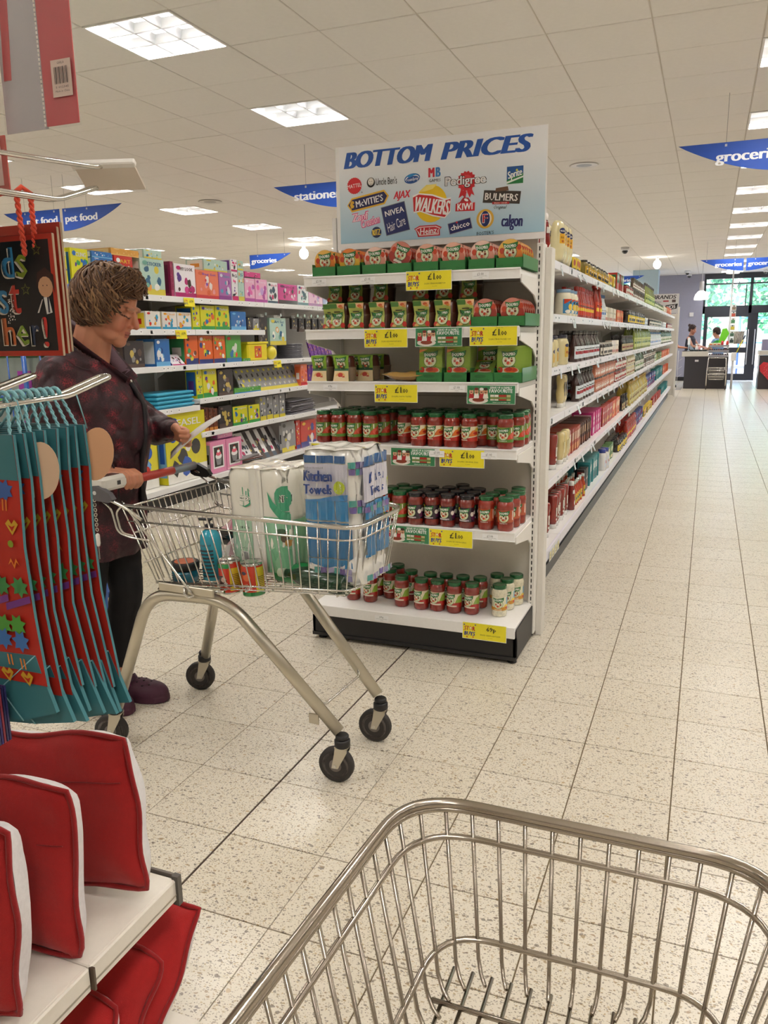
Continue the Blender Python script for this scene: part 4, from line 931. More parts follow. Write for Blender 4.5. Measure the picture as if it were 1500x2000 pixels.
# salad cream / mayo standing on its cap
def cream(capc,h,body=GC,lc='#e7dca8',blue=True,w=.036):
    mb=MB().lathe([(.026,0),(.027,.024),(.025,.028)],14,capc,sy=1.15,sx=.8).lathe([(.025,.028),(w*.9,.05),(w,h*.45),(w*.82,h*.62),(w*.98,h*.85),(w*.9,h*.96),(w*.6,h)],14,body,sy=1.15,sx=.8)
    if blue: labelband(mb,w*.95,h*.36,h*.78,'#26325a',.1,.55,sx=.85,sy=1.15,ops=[('r',-.012,.004,.012,.020,'#d9a83a'),('e',0,h*.3,.010,.006,'#f2ead2')])
    else: labelband(mb,w*.95,h*.36,h*.70,lc,.1,.6,sx=.85,sy=1.15,ops=[('t','salad',0,.03,.018,.008,'#4a3a28')])
    return mb
addp('salad_cream',cream('#efece4',.20,blue=False),GLOSS,'salad_cream_bottle','sauce bottle'); addp('salad_cream_b',cream('#efece4',.20,blue=True),GLOSS,'mayonnaise_bottle','sauce bottle')
mb=MB().lathe([(.034,0),(.036,.016),(.030,.020)],14,'#2b2f52',sx=.75,sy=1.2).lathe([(.032,.020),(.047,.06),(.051,.12),(.049,.18),(.040,.225),(.026,.24)],16,'#e2d7a8',sx=.62,sy=1.1)
labelband(mb,.050,.09,.20,'#e2d7a8',.0,.62,sx=.64,sy=1.1,ops=[('e',0,.095,.024,.016,'#2b3360'),('r',-.022,.085,.022,.093,'#2b3360'),('t','HELLMANS',0,.094,.036,.008,'#f2f0e8'),('r',-.021,.028,.021,.080,'#e2a92e'),('t','REAL',0,.060,.026,.012,'#6b4a1c',0,.03),('e',0,.040,.009,.007,'#b5682a')]); addp('mayo_big',mb,GLOSS,'mayonnaise_bottle','mayonnaise bottle')
mb=MB().lathe([(.030,0),(.032,.018),(.030,.022)],14,'#d9a32a',sx=.75,sy=1.2).lathe([(.030,.022),(.042,.06),(.046,.12),(.042,.175),(.030,.20)],16,'#e0cf88',sx=.62,sy=1.1)
labelband(mb,.045,.05,.165,'#e0cf88',.0,.62,sx=.66,sy=1.1,ops=[('e',0,.055,.022,.050,'#28284c'),('r',-.010,.09,.014,.115,'#e8c93a'),('e',0,.035,.013,.011,'#c9a03c'),('t','mayo',0,.07,.028,.008,'#f2efe2')]); addp('mayo_oval',mb,GLOSS,'mayonnaise_bottle','mayonnaise bottle')
# jars
def jar(r,h,body,lid,lc,lops=(),lidh=.018,sh=.86):
    mb=MB().lathe([(r*.92,0),(r,.006),(r,h*.72),(r*sh,h*.86),(r*.78,h*.88)],16,body).lathe([(r*.80,h*.88),(r*.84,h*.885),(r*.84,h*.99),(r*.78,h)],16,lid)
    if lc: labelband(mb,r,h*.12,h*.64,lc,.0,.95,ops=lops)
    return mb
addp('mayo_jar_blue',jar(.048,.15,'#e4dcc0','#7d9dbc','#3a84b4',[('p',[(-.04,.05),(.0,.07),(.045,.078),(-.04,.078)],'#c8452a'),('e',.01,.035,.024,.020,'#e8c24a'),('e',.016,.058,.020,.010,'#2a2f55'),('e',-.015,.01,.018,.010,'#f2eede')]),GLOSS,'mayonnaise_jar','jar')
addp('mayo_jar_huge',jar(.062,.175,'#dccf9c','#22233a',None),GLOSS,'mayonnaise_jar','jar')
mb=jar(.062,.175,'#dccf9c','#22233a',None); labelband(mb,.062,.045,.12,'#d9b24a',.15,.3,ops=[('e',0,.068,.018,.010,'#2a2f55'),('e',0,.028,.010,.008,'#b5682a')]); addp('mayo_jar_huge',mb,GLOSS,'mayonnaise_jar','jar')
addp('mayo_jar_small',jar(.036,.13,'#dccf9c','#22233a','#dccf9c',[('e',0,.055,.016,.009,'#2a2f55'),('r',-.014,.006,.014,.044,'#d9a83a')]),GLOSS,'mayonnaise_jar','jar')
def smalljar(key,body,lid,lc,acc,r=.031,h=.11): addp(key,jar(r,h,body,lid,lc,[('r',-.020,h*.10,.020,h*.28,acc),('r',-.016,h*.34,.016,h*.38,'#f3efe2')]),GLOSS,'condiment_jar','jar')
smalljar('j_olive','#8a7a3c','#2b2a26','#c9a23a','#2b2a26'); smalljar('j_must','#c9992e','#1f1f1f','#e8d9a0','#7a2a1c'); smalljar('j_pink','#b5674a','#4a3a3a','#d08f78','#f0e2d4'); smalljar('j_red','#8b2a1f','#2a2426','#e8e0d4','#b3281f'); smalljar('j_dark','#2a2422','#b9b4a8','#e5e0d2','#3a332c'); smalljar('j_black','#2b2826','#1c1b1b','#e8c93a','#1d1c1a',.038,.115); smalljar('j_green','#4a5a2c','#2b3326','#dfe2c0','#4a6a2c'); smalljar('j_bev','#c9bd92','#d9d4c8','#e5dcc0','#9a6a3a')
# slim bottles
def slim(key,body,capc,lc,acc,h=.21,r=.028,neck=.010,name='sauce_bottle'):
    mb=MB().lathe([(r*.95,0),(r,.005),(r,h*.55),(r*.7,h*.68),(neck,h*.78),(neck,h*.88)],12,body).lathe([(neck*1.3,h*.88),(neck*1.3,h),(neck,h*1.005)],10,capc)
    labelband(mb,r,h*.10,h*.50,lc,.0,.95,ops=[('r',-r*.7,h*.14,r*.7,h*.24,acc),('r',-r*.5,h*.28,r*.5,h*.31,'#3a332c')]); addp(key,mb,GLOSS,name,'bottle')
slim('b_brown','#3a1c16','#2b2624','#dfe8ee','#a8323c',.20,.031,.013); slim('b_oil','#7d8a3a','#1f2420','#c3cf7a','#5a7a2c',.27,.030,.011,'oil_bottle'); slim('b_oil_y','#b39a3a','#c9a23a','#d9cf8a','#8a6a2c',.26,.036,.012,'oil_bottle'); slim('b_red','#a02a1c','#b3281f','#c8402a','#f0c23a',.20,.024,.012); slim('b_soy','#1f1512','#1f1c1b','#c9b88a','#8b2a1f',.16,.021,.009); slim('b_green','#3c4a2a','#1f2420','#dfe2d0','#6a8a3c',.25,.032,.011,'vinegar_bottle'); slim('b_spice','#5a4a3a','#2b2826','#e8e4da','#7a3a2c',.11,.021,.017,'spice_jar'); slim('b_clear','#cfd6d8','#2a6aa8','#e9eef2','#3a7abf',.20,.027,.012); slim('b_hot','#b8401f','#cfd8d0','#d9b03a','#3a7a4a',.17,.022,.009); slim('b_choc','#4a2018','#7a4a2c','#6a3420','#d9c08a',.19,.027,.014)
# boxes, cartons, packets
def bx(key,w,d,h,c,ops,name='carton',cat='box'):
    """front faces +X with width w along y, depth d"""
    mb=MB().box(-d,-w/2,0,0,w/2,h,c,.001); prints(mb,[(o[0],)+tuple(o[1:]) for o in ops],lambda u,v,hh:(.0003+hh,-w/2+u*w,v*h) if True else 0)
    prints(mb,[('r',.1,.1,.9,.9,ops[0][5] if ops and ops[0][0]=='r' else c)],lambda u,v,hh:(-u*d,-w/2-.0003-hh,v*h)); addp(key,mb,CARD,name,cat)
bx('c_pink',.05,.17,.18,'#d83a8a',[('r',.1,.1,.9,.35,'#f3d8e6'),('e',.5,.65,.3,.2,'#f7e9f0'),('t','mix',.5,.65,.5,.12,'#b02a6a')]); bx('c_red',.11,.05,.15,'#b5281f',[('r',.1,.1,.9,.4,'#8a1c16'),('t','Gravy',.5,.7,.7,.16,'#f2e8d8',.1,.04),('e',.5,.27,.3,.12,'#d9a04a')]); bx('c_orange',.11,.05,.15,'#d8552a',[('r',.1,.1,.9,.4,'#e8823a'),('e',.5,.65,.3,.2,'#f4d29a'),('e',.4,.3,.18,.1,'#7a3a1c')]); bx('c_teal',.06,.10,.19,'#2f8a8f',[('r',.1,.1,.9,.35,'#1f6a70'),('r',.2,.5,.8,.8,'#e6efee')]); bx('c_black',.05,.06,.17,'#1c1a1a',[('r',.15,.1,.85,.3,'#7a1f1a'),('r',.3,.5,.7,.6,'#c9c4ba')]); bx('c_blue',.10,.06,.09,'#26408c',[('r',.1,.1,.9,.35,'#c8302a'),('t','OXO',.5,.68,.6,.3,'#f2f0e8',0,.04)]); bx('c_yel',.09,.06,.10,'#e6c62a',[('r',.1,.1,.9,.35,'#2a2a28'),('e',.5,.68,.3,.2,'#b3281f')]); bx('c_cream',.09,.06,.12,'#e3d8c0',[('r',.1,.1,.9,.3,'#b5523a'),('t','mix',.5,.65,.6,.14,'#5a4a3a')]); bx('c_brown',.045,.16,.16,'#4a241c',[('r',.1,.1,.9,.35,'#b0623a'),('r',.2,.5,.8,.85,'#d9b890')]); bx('c_redbrown',.045,.16,.16,'#a8402a',[('r',.1,.1,.9,.35,'#e09a5a'),('r',.2,.5,.8,.85,'#f0dcc0')]); bx('c_white',.09,.06,.11,'#e9e8e4',[('r',.1,.1,.9,.3,'#7a8a9a'),('r',.2,.5,.8,.8,'#9ab0c0')]); bx('c_green',.09,.06,.12,'#4a7a3a',[('r',.1,.1,.9,.3,'#e8dfb0'),('e',.5,.68,.3,.18,'#d9e0b0')]); bx('c_xmas',.10,.08,.13,'#b5281f',[('r',0,.5,1,1,'#2f6a3a'),('p',[(.1,.8),(.3,.6),(.5,.8),(.3,.95)],'#f2f0e8'),('p',[(.5,.8),(.7,.6),(.9,.8),(.7,.95)],'#f2f0e8')])
mb=MB().lathe([(.040,0),(.044,.006),(.044,.13),(.036,.15),(.030,.155)],16,'#ecebea').lathe([(.036,.155),(.036,.185),(.030,.19)],14,'#2a3f9a'); labelband(mb,.044,.03,.12,'#dfe6f2',.0,.8,ops=[('t','Saxa',0,.05,.05,.024,'#c8302a',.1,.04)]); addp('salt_tub',mb,GLOSS,'salt_tub','tub')
shn=['top','second','third','fourth','fifth','base']
zz=GZ+[.24]; PCOUNT=0
for k in PR: pass
RUNS={}
def row(key,sh,y0,y1,step,rows,desc,x=GX1-.045,dx=.085,rz=0,jit=.006,stack=0,sc=1.):
    """products along the shelf edge from y0 to y1, `rows` deep"""
    global PCOUNT
    me,name,cat=PR[key]; n=max(1,int((y1-y0)/step+.001)); hgt=max(v.co.z for v in me.vertices)
    kk=(desc,sh); RUNS[kk]=RUNS.get(kk,0)+1; extra='' if RUNS[kk]==1 else ', %s block'%ORD[RUNS[kk]-1]
    grp='%s on the %s shelf of the sauce aisle'%(desc+('es' if desc.endswith('x') else 's'),shn[sh])
    for r in range(rows):
        for i in range(n):
            for s_ in range(stack+1):
                o=bpy.data.objects.new(name,me); COL.objects.link(o); PCOUNT+=1
                o.location=(x-r*dx+R_.uniform(-jit,jit),y0+step*(i+.5)+R_.uniform(-jit,jit)*.5,zz[sh]+.0005+s_*(hgt+.0005)*sc); o.rotation_euler=(0,0,rz+R_.uniform(-.08,.08)); o.scale=(sc,sc,sc)
                big=rows==1 or r==0
                lab='%s on aisle %s shelf%s, '%(desc,shn[sh],extra); 
                if rows>1: lab+='%s row, '%['front','second','third','fourth'][r]
                lab+='%s from near end'%ordw(i)
                if stack: lab+=', %s layer'%('lower','upper')[s_]
                tag(o,lab,cat,grp)
# top shelf
row('ketchup_tall',0,4.12,4.36,.08,1,'white-capped ketchup bottle',x=GX1-.06); row('mayo_big',0,4.16,4.38,.09,1,'tall mayonnaise bottle',x=GX1-.16,sc=1.12,rz=-.5); row('mayo_big',0,4.62,5.02,.10,2,'blue-capped mayonnaise bottle',rz=-.4,sc=1.0)
row('c_yel',0,5.25,5.55,.10,1,'yellow carton'); row('j_olive',0,5.6,7.0,.078,2,'dark-lidded olive jar'); row('c_yel',0,7.1,7.7,.10,1,'yellow and black carton',stack=0,sc=1.2); row('c_xmas',0,7.8,8.4,.14,1,'red and green carton',sc=1.35); row('j_red',0,8.5,9.2,.075,2,'red sauce jar'); row('b_spice',0,9.3,11.0,.07,1,'spice jar',stack=1); row('b_oil',0,11.1,12.9,.11,1,'dark-capped green oil bottle'); row('j_green',0,13.,15.5,.12,1,'green jar'); row('c_cream',0,15.6,17.2,.14,1,'small pale box'); row('c_orange',0,17.3,19.3,.16,1,'small orange box')
# second shelf
row('b_brown',1,4.14,4.2,.06,1,'brown sauce bottle',x=GX1-.05,sc=1.15); row('mayo_jar_blue',1,4.88,5.28,.125,1,'blue-lidded mayonnaise jar',sc=1.05,rz=-.5); row('b_red',1,5.4,6.15,.062,2,'red-capped squeezy bottle',rz=-.3); row('b_red',1,6.2,6.6,.10,1,'tall red sauce bottle',sc=1.3); row('b_clear',1,6.62,6.9,.075,1,'blue and red bottle'); row('c_cream',1,7.0,7.9,.11,1,'cream packet'); row('c_orange',1,8.0,8.6,.12,1,'orange packet',sc=.8); row('j_black',1,8.7,10.8,.10,2,'black-lidded yellow-labelled jar',stack=0,sc=1.2); row('c_white',1,10.9,12.0,.12,1,'white box'); row('j_dark',1,12.1,15.,.11,1,'dark jar'); row('c_white',1,15.1,17.2,.15,1,'small white box'); row('j_red',1,17.3,19.3,.15,1,'small red jar')
# third shelf
row('mayo_oval',2,4.20,4.29,.09,1,'mayonnaise bottle with a dark oval label',sc=1.15,rz=-.5); row('mayo_jar_small',2,4.42,4.52,.09,1,'slim mayonnaise jar',sc=1.2); row('mayo_jar_small',2,4.58,4.68,.09,1,'mayonnaise jar',sc=1.3,x=GX1-.06); row('mayo_jar_huge',2,4.86,4.99,.13,1,'very large mayonnaise jar',x=GX1-.07,rz=-.5); row('b_brown',2,5.35,6.55,.070,2,'brown sauce bottle',rz=-.3); row('j_dark',2,6.7,7.5,.07,1,'small dark jar',stack=0); row('c_cream',2,7.6,8.3,.12,1,'cream and red box'); row('b_soy',2,8.4,9.6,.07,2,'dark slim bottle'); row('b_oil',2,9.7,12.4,.10,2,'green oil bottle'); row('b_clear',2,12.5,15.2,.12,1,'pale bottle'); row('b_green',2,15.3,19.2,.15,1,'dark green bottle')
# fourth shelf
row('salad_cream',3,4.20,4.36,.085,1,'salad cream bottle',x=GX1-.05); row('salad_cream',3,4.22,5.0,.085,2,'salad cream bottle',x=GX1-.14,dx=.09); row('salad_cream_b',3,4.95,5.2,.085,1,'mayonnaise bottle standing on its cap',x=GX1-.06); row('b_brown',3,5.45,6.3,.068,2,'white-labelled dark sauce bottle',stack=0,sc=1.05,rz=-.3); row('j_pink',3,6.4,7.7,.075,1,'salmon-labelled jar',stack=1); row('j_red',3,7.8,8.9,.075,1,'dark red jar',stack=1); row('j_bev',3,9.,9.9,.08,1,'beige jar',stack=1); row('b_green',3,10.,11.2,.10,1,'tall dark bottle'); row('b_spice',3,11.3,13.9,.09,1,'spice jar',stack=1); row('c_green',3,14.,16.2,.15,1,'green packet'); row('c_orange',3,16.3,19.2,.16,1,'orange packet',sc=.8)
# fifth shelf
row('salad_cream_b',4,4.14,4.32,.09,1,'mayonnaise bottle standing on its cap',x=GX1-.05); row('salad_cream',4,4.3,4.75,.09,2,'salad cream bottle',x=GX1-.17); row('ketchup_up',4,4.72,4.80,.08,1,'single ketchup bottle',x=GX1-.06); row('salad_cream',4,4.95,5.22,.09,1,'salad cream bottle'); row('c_redbrown',4,5.30,5.85,.050,1,'red and brown box'); row('c_brown',4,5.88,6.45,.050,1,'dark brown box'); row('c_pink',4,6.5,7.05,.055,1,'bright pink box'); row('c_red',4,7.15,7.9,.125,1,'red gravy packet',sc=1.1); row('c_orange',4,7.95,8.6,.125,1,'bright orange packet',sc=1.1); row('b_soy',4,8.7,9.3,.08,1,'dark slim bottle'); row('b_oil_y',4,9.4,12.,.10,2,'yellow oil bottle'); row('c_blue',4,12.1,14.6,.13,1,'blue and red box',stack=1); row('c_teal',4,14.7,16.9,.15,1,'teal box'); row('c_orange',4,17.,19.3,.16,1,'orange box')
# base shelf
row('ketchup_up',5,4.05,4.35,.09,3,'upturned ketchup bottle',x=GX1-.20,dx=.085); row('ketchup_up',5,4.52,4.70,.09,2,'upturned ketchup bottle',x=GX1-.075,dx=.085); row('ketchup_up',5,4.85,5.40,.085,3,'upturned ketchup bottle',x=GX1-.07,dx=.085); row('ketchup_tall',5,5.45,5.52,.07,1,'white-capped brown sauce bottle',sc=.85); row('b_hot',5,5.55,6.1,.07,3,'small chilli sauce bottle',dx=.06); row('c_black',5,6.15,6.4,.065,1,'black bottle carton'); row('c_teal',5,6.42,7.1,.065,2,'tall teal box',dx=.12); row('salt_tub',5,7.2,7.5,.11,1,'white salt tub with a blue cap'); row('c_green',5,7.6,8.2,.11,1,'green box',sc=1.2); row('j_black',5,8.4,9.3,.085,2,'black-lidded jar'); row('b_red',5,9.4,10.6,.065,2,'red-capped sauce bottle',sc=1.1); row('c_blue',5,10.7,12.1,.12,1,'blue stock cube box',stack=1); row('c_yel',5,12.2,14.2,.12,1,'yellow box',stack=0); row('c_red',5,14.3,16.8,.14,1,'red packet',sc=.8); row('c_teal',5,16.9,19.3,.15,1,'teal box',sc=.8)
print('aisle products',PCOUNT)
# ============================================================ TOY AND STATIONERY SHELVES (left, face +X)
TX=-4.35; TBX=-4.84
toy=thing('toy_shelving','white shelving of craft toys behind the woman with a black kick plate','shelving')
tb=[(2.75,4.0),(4.0,5.0),(5.0,6.25),(6.25,7.5),(7.5,8.75),(8.75,10.0),(10.0,11.25),(11.25,12.5)]
for k,(a,b) in enumerate(tb):
    MB().box(TBX-.012,a,.05,TBX+.012,b,1.82,'#b9b4ae').obj('back_panel',POWD,toy)
    MB().box(TBX-.03,a-.014,.02,TBX+.03,a+.014,1.84,WH).obj('upright',POWD,toy)
    zs=[1.80,1.52,1.21,.895,.58] if a>=6.2 else [1.80,1.52,1.21,.84]
    for j,z in enumerate(zs):
        if z==1.52 and a>=7.4: continue
        mb=MB().box(TBX,a+.003,z-.022,TX,b-.003,z,SHW,.002).box(TX-.004,a+.003,z-.046,TX+.008,b-.003,z+.004,'#f0f0f0',.002)
        mb.prism([(TX-.01,z-.022),(TX-.01,z-.04),(TBX+.12,z-.075),(TBX+.03,z-.13),(TBX+.03,z-.022)],a+.005,a+.011,'y',WH)
        o=mb.obj('shelf',POWD,toy); g=random.Random(k*9+j); mb=MB()
        for _ in range(6): yy=a+g.uniform(.05,b-a-.1); mb.box(TX+.0082,yy-.02,z-.035,TX+.0088,yy+.02,z-.008,'#ffffff').box(TX+.0088,yy-.008,z-.022,TX+.0092,yy+.008,z-.014,'#777777')
        mb.obj('shelf_edge_label',CARD,o)
    MB().box(TBX,a+.002,.145,TX+.05,b-.002,.17,SHW,.002).box(TX+.046,a+.002,.125,TX+.058,b-.002,.173,'#f0f0f0',.002).obj('base_shelf',POWD,toy)
    MB().box(TBX,a,.0,TX+.02,b,.14,'#151416').obj('kick_plate',BLK,toy)
def ysmall(y,z,lab='yellow price card'):
    o=prints(MB().box(-.001,-.08,-.075,0,.08,.0,YL),[('t','ST*R',-.05,-.025,.05,.018,'#c5322c',0,.04),('t','BUYS',-.05,-.05,.05,.018,'#2a3f96',0,.04),('t','£4.99',.03,-.03,.06,.024,'#3a3a20',0,.03)],Fx(0,0,0)).obj('price_card',CARD,toy,recalc=False); o.location=(TX+.012,y,z+.002); o.rotation_euler=(0,-.12,0); o['label']=lab
ysmall(6.17,1.795); ysmall(6.02,1.515); ysmall(7.72,1.20)
PAL={'yel':['#d9d62a','#5a3a8c','#e8e8e0','#3a9a4a','#e0662a','#2a6ab0'],'blu':['#2f6fb8','#e9eef4','#1f4a8c','#6ab0e0','#e0e6ea'],'wp':['#f0ecee','#e03a8a','#3a3a40','#c92a6a','#7a4a9a'],'red':['#c8302a','#f2e8e4','#e8b23a','#3a3a8c','#f0f0ee'],'org':['#dca04a','#e8b86a','#f0cf8a'],'sea':['#b9d6c8','#e8a04a','#3a6a8c','#d9c84a','#7ab0a0','#f0f0e4'],'mar':['#8c1f4a','#b03a6a','#6a1838'],'lady':['#f0eaf0','#d03a8a','#4a2a2a','#b01f6a','#e0a0c0','#5a3a8c'],'or2':['#e87a5a','#f0e4e0','#7a4ab0','#c8303a','#f0a0a0','#d9623a'],'pur':['#b06ab0','#e0d8ea','#5a9ac0','#8c3a8c','#f0d0e0'],'pnk':['#f0b0d0','#e86ab0','#f8e0ee','#b04a9a','#c8a0d8'],'wbk':['#eceaea','#2a3038','#c83a6a','#4a5a6a'],'pk2':['#d83a8a','#e8a0c0','#7a1f4a','#4a2a2a','#f0d0e0'],'lil':['#b8b0e0','#a0c0e8','#e8e0f4','#8a7ac0'],'grn':['#5aa84a','#e03a2a','#e0e8d8','#3a7ab0','#8ad05a'],'ora':['#e0662a','#f0ece4','#e8d03a','#2a3a7a','#6a3a24','#3a9a5a'],'blk':['#3a3436','#8a8684','#c8b060','#5a4a44'],'tin':['#e8e4dc','#c8302a','#e8a02a','#3a9ac0','#f0d040'],'gry':['#8f8f92','#2a2a2e','#e8e6e0','#d8c83a','#c8c8c8'],'brn':['#6a3a2a','#e0a05a','#3a2018','#c8823a'],'viol':['#6a2a8c','#9a5ab8','#d8902a','#4a1a6a'],'ez':['#e2d832','#2a5ab8','#c8302a','#f4f2ea','#3a3a3a','#7ab0e0'],'cup':['#e890b8','#1c1a1c','#e8607a','#f4f0f2','#8a8a90']}
def art(pal,w,h,seed,word=None):
    P_=PAL[pal]; g=random.Random(seed); o=[('r',0,0,w,h,P_[0])]
    if pal=='cup': return [('r',0,0,w,h,P_[0]),('r',.15*w,.14*h,.85*w,.86*h,P_[3]),('r',.22*w,.19*h,.78*w,.81*h,P_[1]),('p',[(.38*w,.24*h),(.62*w,.24*h),(.70*w,.48*h),(.30*w,.48*h)],P_[4]),('e',.5*w,.52*h,.21*w,.09*h,P_[3]),('e',.5*w,.60*h,.16*w,.07*h,P_[2]),('e',.5*w,.68*h,.09*w,.05*h,P_[3]),('e',.5*w,.74*h,.03*w,.03*h,'#c8202a')]
    o.append(('r',0,0,w,h*g.uniform(.12,.22),P_[1 if len(P_)<4 else 3]))
    for i in range(9):
        c=g.choice(P_[1:]); s=g.uniform(.07,.17)*min(w,h); o.append(('p',blob(g.uniform(.15,.85)*w,g.uniform(.2,.72)*h,s,s*g.uniform(.7,1.4),g.randint(0,99)),c) if g.random()<.6 else ('e',g.uniform(.15,.85)*w,g.uniform(.2,.75)*h,s*.7,s*.7,c))
    o.append(('e',.2*w,.88*h,.11*w,.06*h,g.choice(P_[1:])))
    if word: o.append(('t',word,.58*w,.86*h,.6*w,.10*h,P_[2] if pal!='ez' else '#f4f2ea',0,.04))
    return o
def carton(y0,y1,z,h,d,pal,lab,name='toy_box',cat='box',word=None,x=None,lean=0.,group=None,sd=0,side=None):
    w=(y1-y0)-.006; x=TX-.03 if x is None else x
    mb=MB().box(-d,0,0,0,w,h,PAL[pal][side if side is not None else 0],.001)
    prints(mb,art(pal,w,h,sd or int(y0*977+z*131),word),lambda u,v,hh:(.0003+hh,u,v))
    prints(mb,[('r',.08*d,.1*h,.92*d,.9*h,PAL[pal][-1]),('r',.25*d,.3*h,.75*d,.6*h,PAL[pal][1])],lambda u,v,hh:(-d+u,-.0003-hh,v))
    o=mb.obj(name,GLOSS if lean==0 else CARD,None,recalc=False); o.location=(x,y0+.003,z+.0006); 
    if lean: o.rotation_euler=(0,-lean,0)
    return tag(o,lab,cat,group)
T0=1.80
sp=[(4.70,4.755,.295,'yel','yellow craft set box at left end of toy top shelf beside black bag','GLOBE'),
(4.795,4.981,.302,'yel','yellow craft box with purple pens on the toy top shelf','CLING'),
(5.02,5.255,.205,'wp','white box with pink lettering under two flat blue boxes','NICE'),
(5.27,5.491,.289,'red','red paint set box above the woman\'s head','ART'),
(5.577,5.90,.297,'sea','large pale green scented craft box right above her fringe','STICKER'),
(5.979,6.028,.299,'mar','narrow maroon box edge beside the pale green craft box',None),
(6.034,6.35,.287,'lady','white and magenta box picturing long dark hair','MY LOOK'),
(6.356,6.725,.258,'or2','coral craft box with a purple bag picture','Bag Set'),
(6.731,6.945,.262,'pur','lilac and teal jewellery craft box','Charm'),
(6.956,7.07,.28,'wp','narrow box with pink header in the taller pair, left','G'),
(7.075,7.185,.30,'sea','narrow tall box in the taller pair, right','S'),
(7.195,7.39,.234,'pnk','pale pink fairy craft box, left of two alike','Fairy'),
(7.399,7.643,.239,'pnk','pale pink fairy craft box, right of two alike','Fairy'),
(7.647,7.872,.221,'wbk','white box with dark window and doll','doll'),
(7.877,8.318,.218,'pk2','hot pink hair styling set box','NICE'),
(8.323,8.595,.226,'wbk','white upright doll box near the end of the toy top shelf','M'),
(8.60,8.97,.208,'pnk','pink doll house picture box beside the pasta end unit','Home'),
(8.975,9.287,.164,'lil','lilac packets at the end of the visible toy top shelf',None),(9.3,9.7,.2,'pnk','pink box behind the pasta end unit',None),(9.8,10.3,.22,'pk2','deep pink box behind the pasta end unit',None)]
for i,(a,b,h,p,l,w) in enumerate(sp): carton(a,b,T0,h,.20 if b-a>.1 else .3,p,l,word=w,sd=i+1)
for q in range(2): carton(5.02,5.255,T0+.207+q*.0475,.046,.2,'blu','flat blue boxed set stacked on the white box, %s'%('lower','upper')[q],word=None)
carton(5.24,5.575,T0+.291,.052,.3,'org','long orange box laid on the red and green boxes above her hair'); carton(5.64,5.876,T0+.299,.07,.2,'sea','small teal box lying on the large pale green box')
carton(6.54,6.94,T0+.264,.105,.2,'sea','hair tool box laid on top of the coral and lilac boxes',x=TX-.06); carton(6.956,7.07,T0+.282,.115,.2,'wp','pink-topped box stacked upright above its twin, left'); carton(7.075,7.185,T0+.302,.09,.2,'sea','striped box stacked upright above its twin, right'); carton(7.24,7.55,T0+.241,.06,.14,'pk2','pink box lying across the two fairy boxes',x=TX-.05)
# second shelf
T1=1.52
for k,(a,b,p,l,h,w) in enumerate([(5.6,5.80,'tin','red-framed cooking toy box half hidden by her face',.152,None),(5.822,6.028,'tin','red-framed cooking toy box, left of the matching pair',.152,'Chef'),(6.035,6.244,'tin','red-framed cooking toy box, right of the matching pair',.152,'Chef'),(6.262,6.385,'yel','side of a yellow marker box',.215,None),(6.394,6.627,'yel','yellow marker-pen box, left of two alike',.223,'Marker'),(6.636,6.88,'yel','yellow marker-pen box, right of two alike',.228,'Marker'),(6.905,7.189,'blu','deep blue figure box on the second toy shelf',.181,None),(7.213,7.31,'blk','dark boxed robot figure',.13,None),(7.321,7.444,'gry','white helmet figure packet beside the hanging art set',.12,None)]): carton(a,b,T1,h,.18,p,l,word=w,sd=40+k)
for a,p,l in ((4.15,'grn','green craft pack on second toy shelf behind her hair'),(4.45,'blk','dark pack on second toy shelf behind her hair'),(4.75,'blu','blue pack on second toy shelf behind her hair'),(5.05,'yel','yellow pack on second toy shelf behind her hair')): carton(a,a+.24,T1,.18,.18,p,l)
# third shelf
T2=1.21
for k,(a,b,p,l,h,w) in enumerate([(5.3,5.55,'blk','dark toy pack beside her shoulder',.22,None),(5.70,5.90,'blu','blue blister toy pack by her chest',.233,None),(6.13,6.324,'ora','plain orange box side on third toy shelf',.258,None),(6.332,6.563,'ora','orange and white box with a child picture, left one',.258,'Art'),(6.572,6.781,'ora','orange and white box with a child picture, right one',.257,'Art'),(6.791,7.069,'grn','green rocket craft box',.261,None)]): carton(a,b,T2,h,.20,p,l,word=w,sd=60+k)
carton(5.92,6.11,T2,.13,.02,'lady','white and magenta pack leaning back on third toy shelf',lean=.75,x=TX-.02)
t=thing('toy_bucket','bright yellow bucket-shaped tub with orange picture label on third toy shelf','tub',(TX-.17,7.43,T2+.0005))
mb=MB().box(-.12,-.20,0,.12,.20,.18,'#ecd92a',.015).box(-.128,-.21,.172,.128,.21,.195,'#f2e23a',.006); mb.obj('tub',PLAS,t)
prints(MB(),[('r',0,0,.14,.12,'#d8602a')]+[(o[0],)+o[1:] for o in art('ora',.14,.12,5)[2:9]],Fx(.121,-.07,.03)).obj('label',CARD,t,recalc=False)
t=thing('toy_egg','round clear-topped yellow toy egg beside the yellow bucket','toy',(TX-.10,7.79,T2+.0005)); MB().ell((0,0,.075),(.06,.075,.075),16,10,'#e8d83a').obj('egg',GLOSS,t)
carton(7.09,7.24,T2,.03,.2,'grn','flat green pack lying left of the yellow bucket'); 
for i in range(11): tag(MB().lathe([(.15,0),(.155,.004),(.155,.012),(.14,.014)],20,'#55535c').obj('plate_disc',GLOSS,None,(TX-.2,8.40,T2+.0005+.0152*i)),'dark grey round disc in the stack on third toy shelf, %s from the bottom'%ORD[i],'disc','grey discs stacked on the third toy shelf')
for i in range(6): carton(8.66+.10*i,8.75+.10*i,T2,.19,.02,'viol','purple hanging packet on third toy shelf, %s'%nth(i,6),name='toy_packet',cat='packet',lean=.25,x=TX-.05)
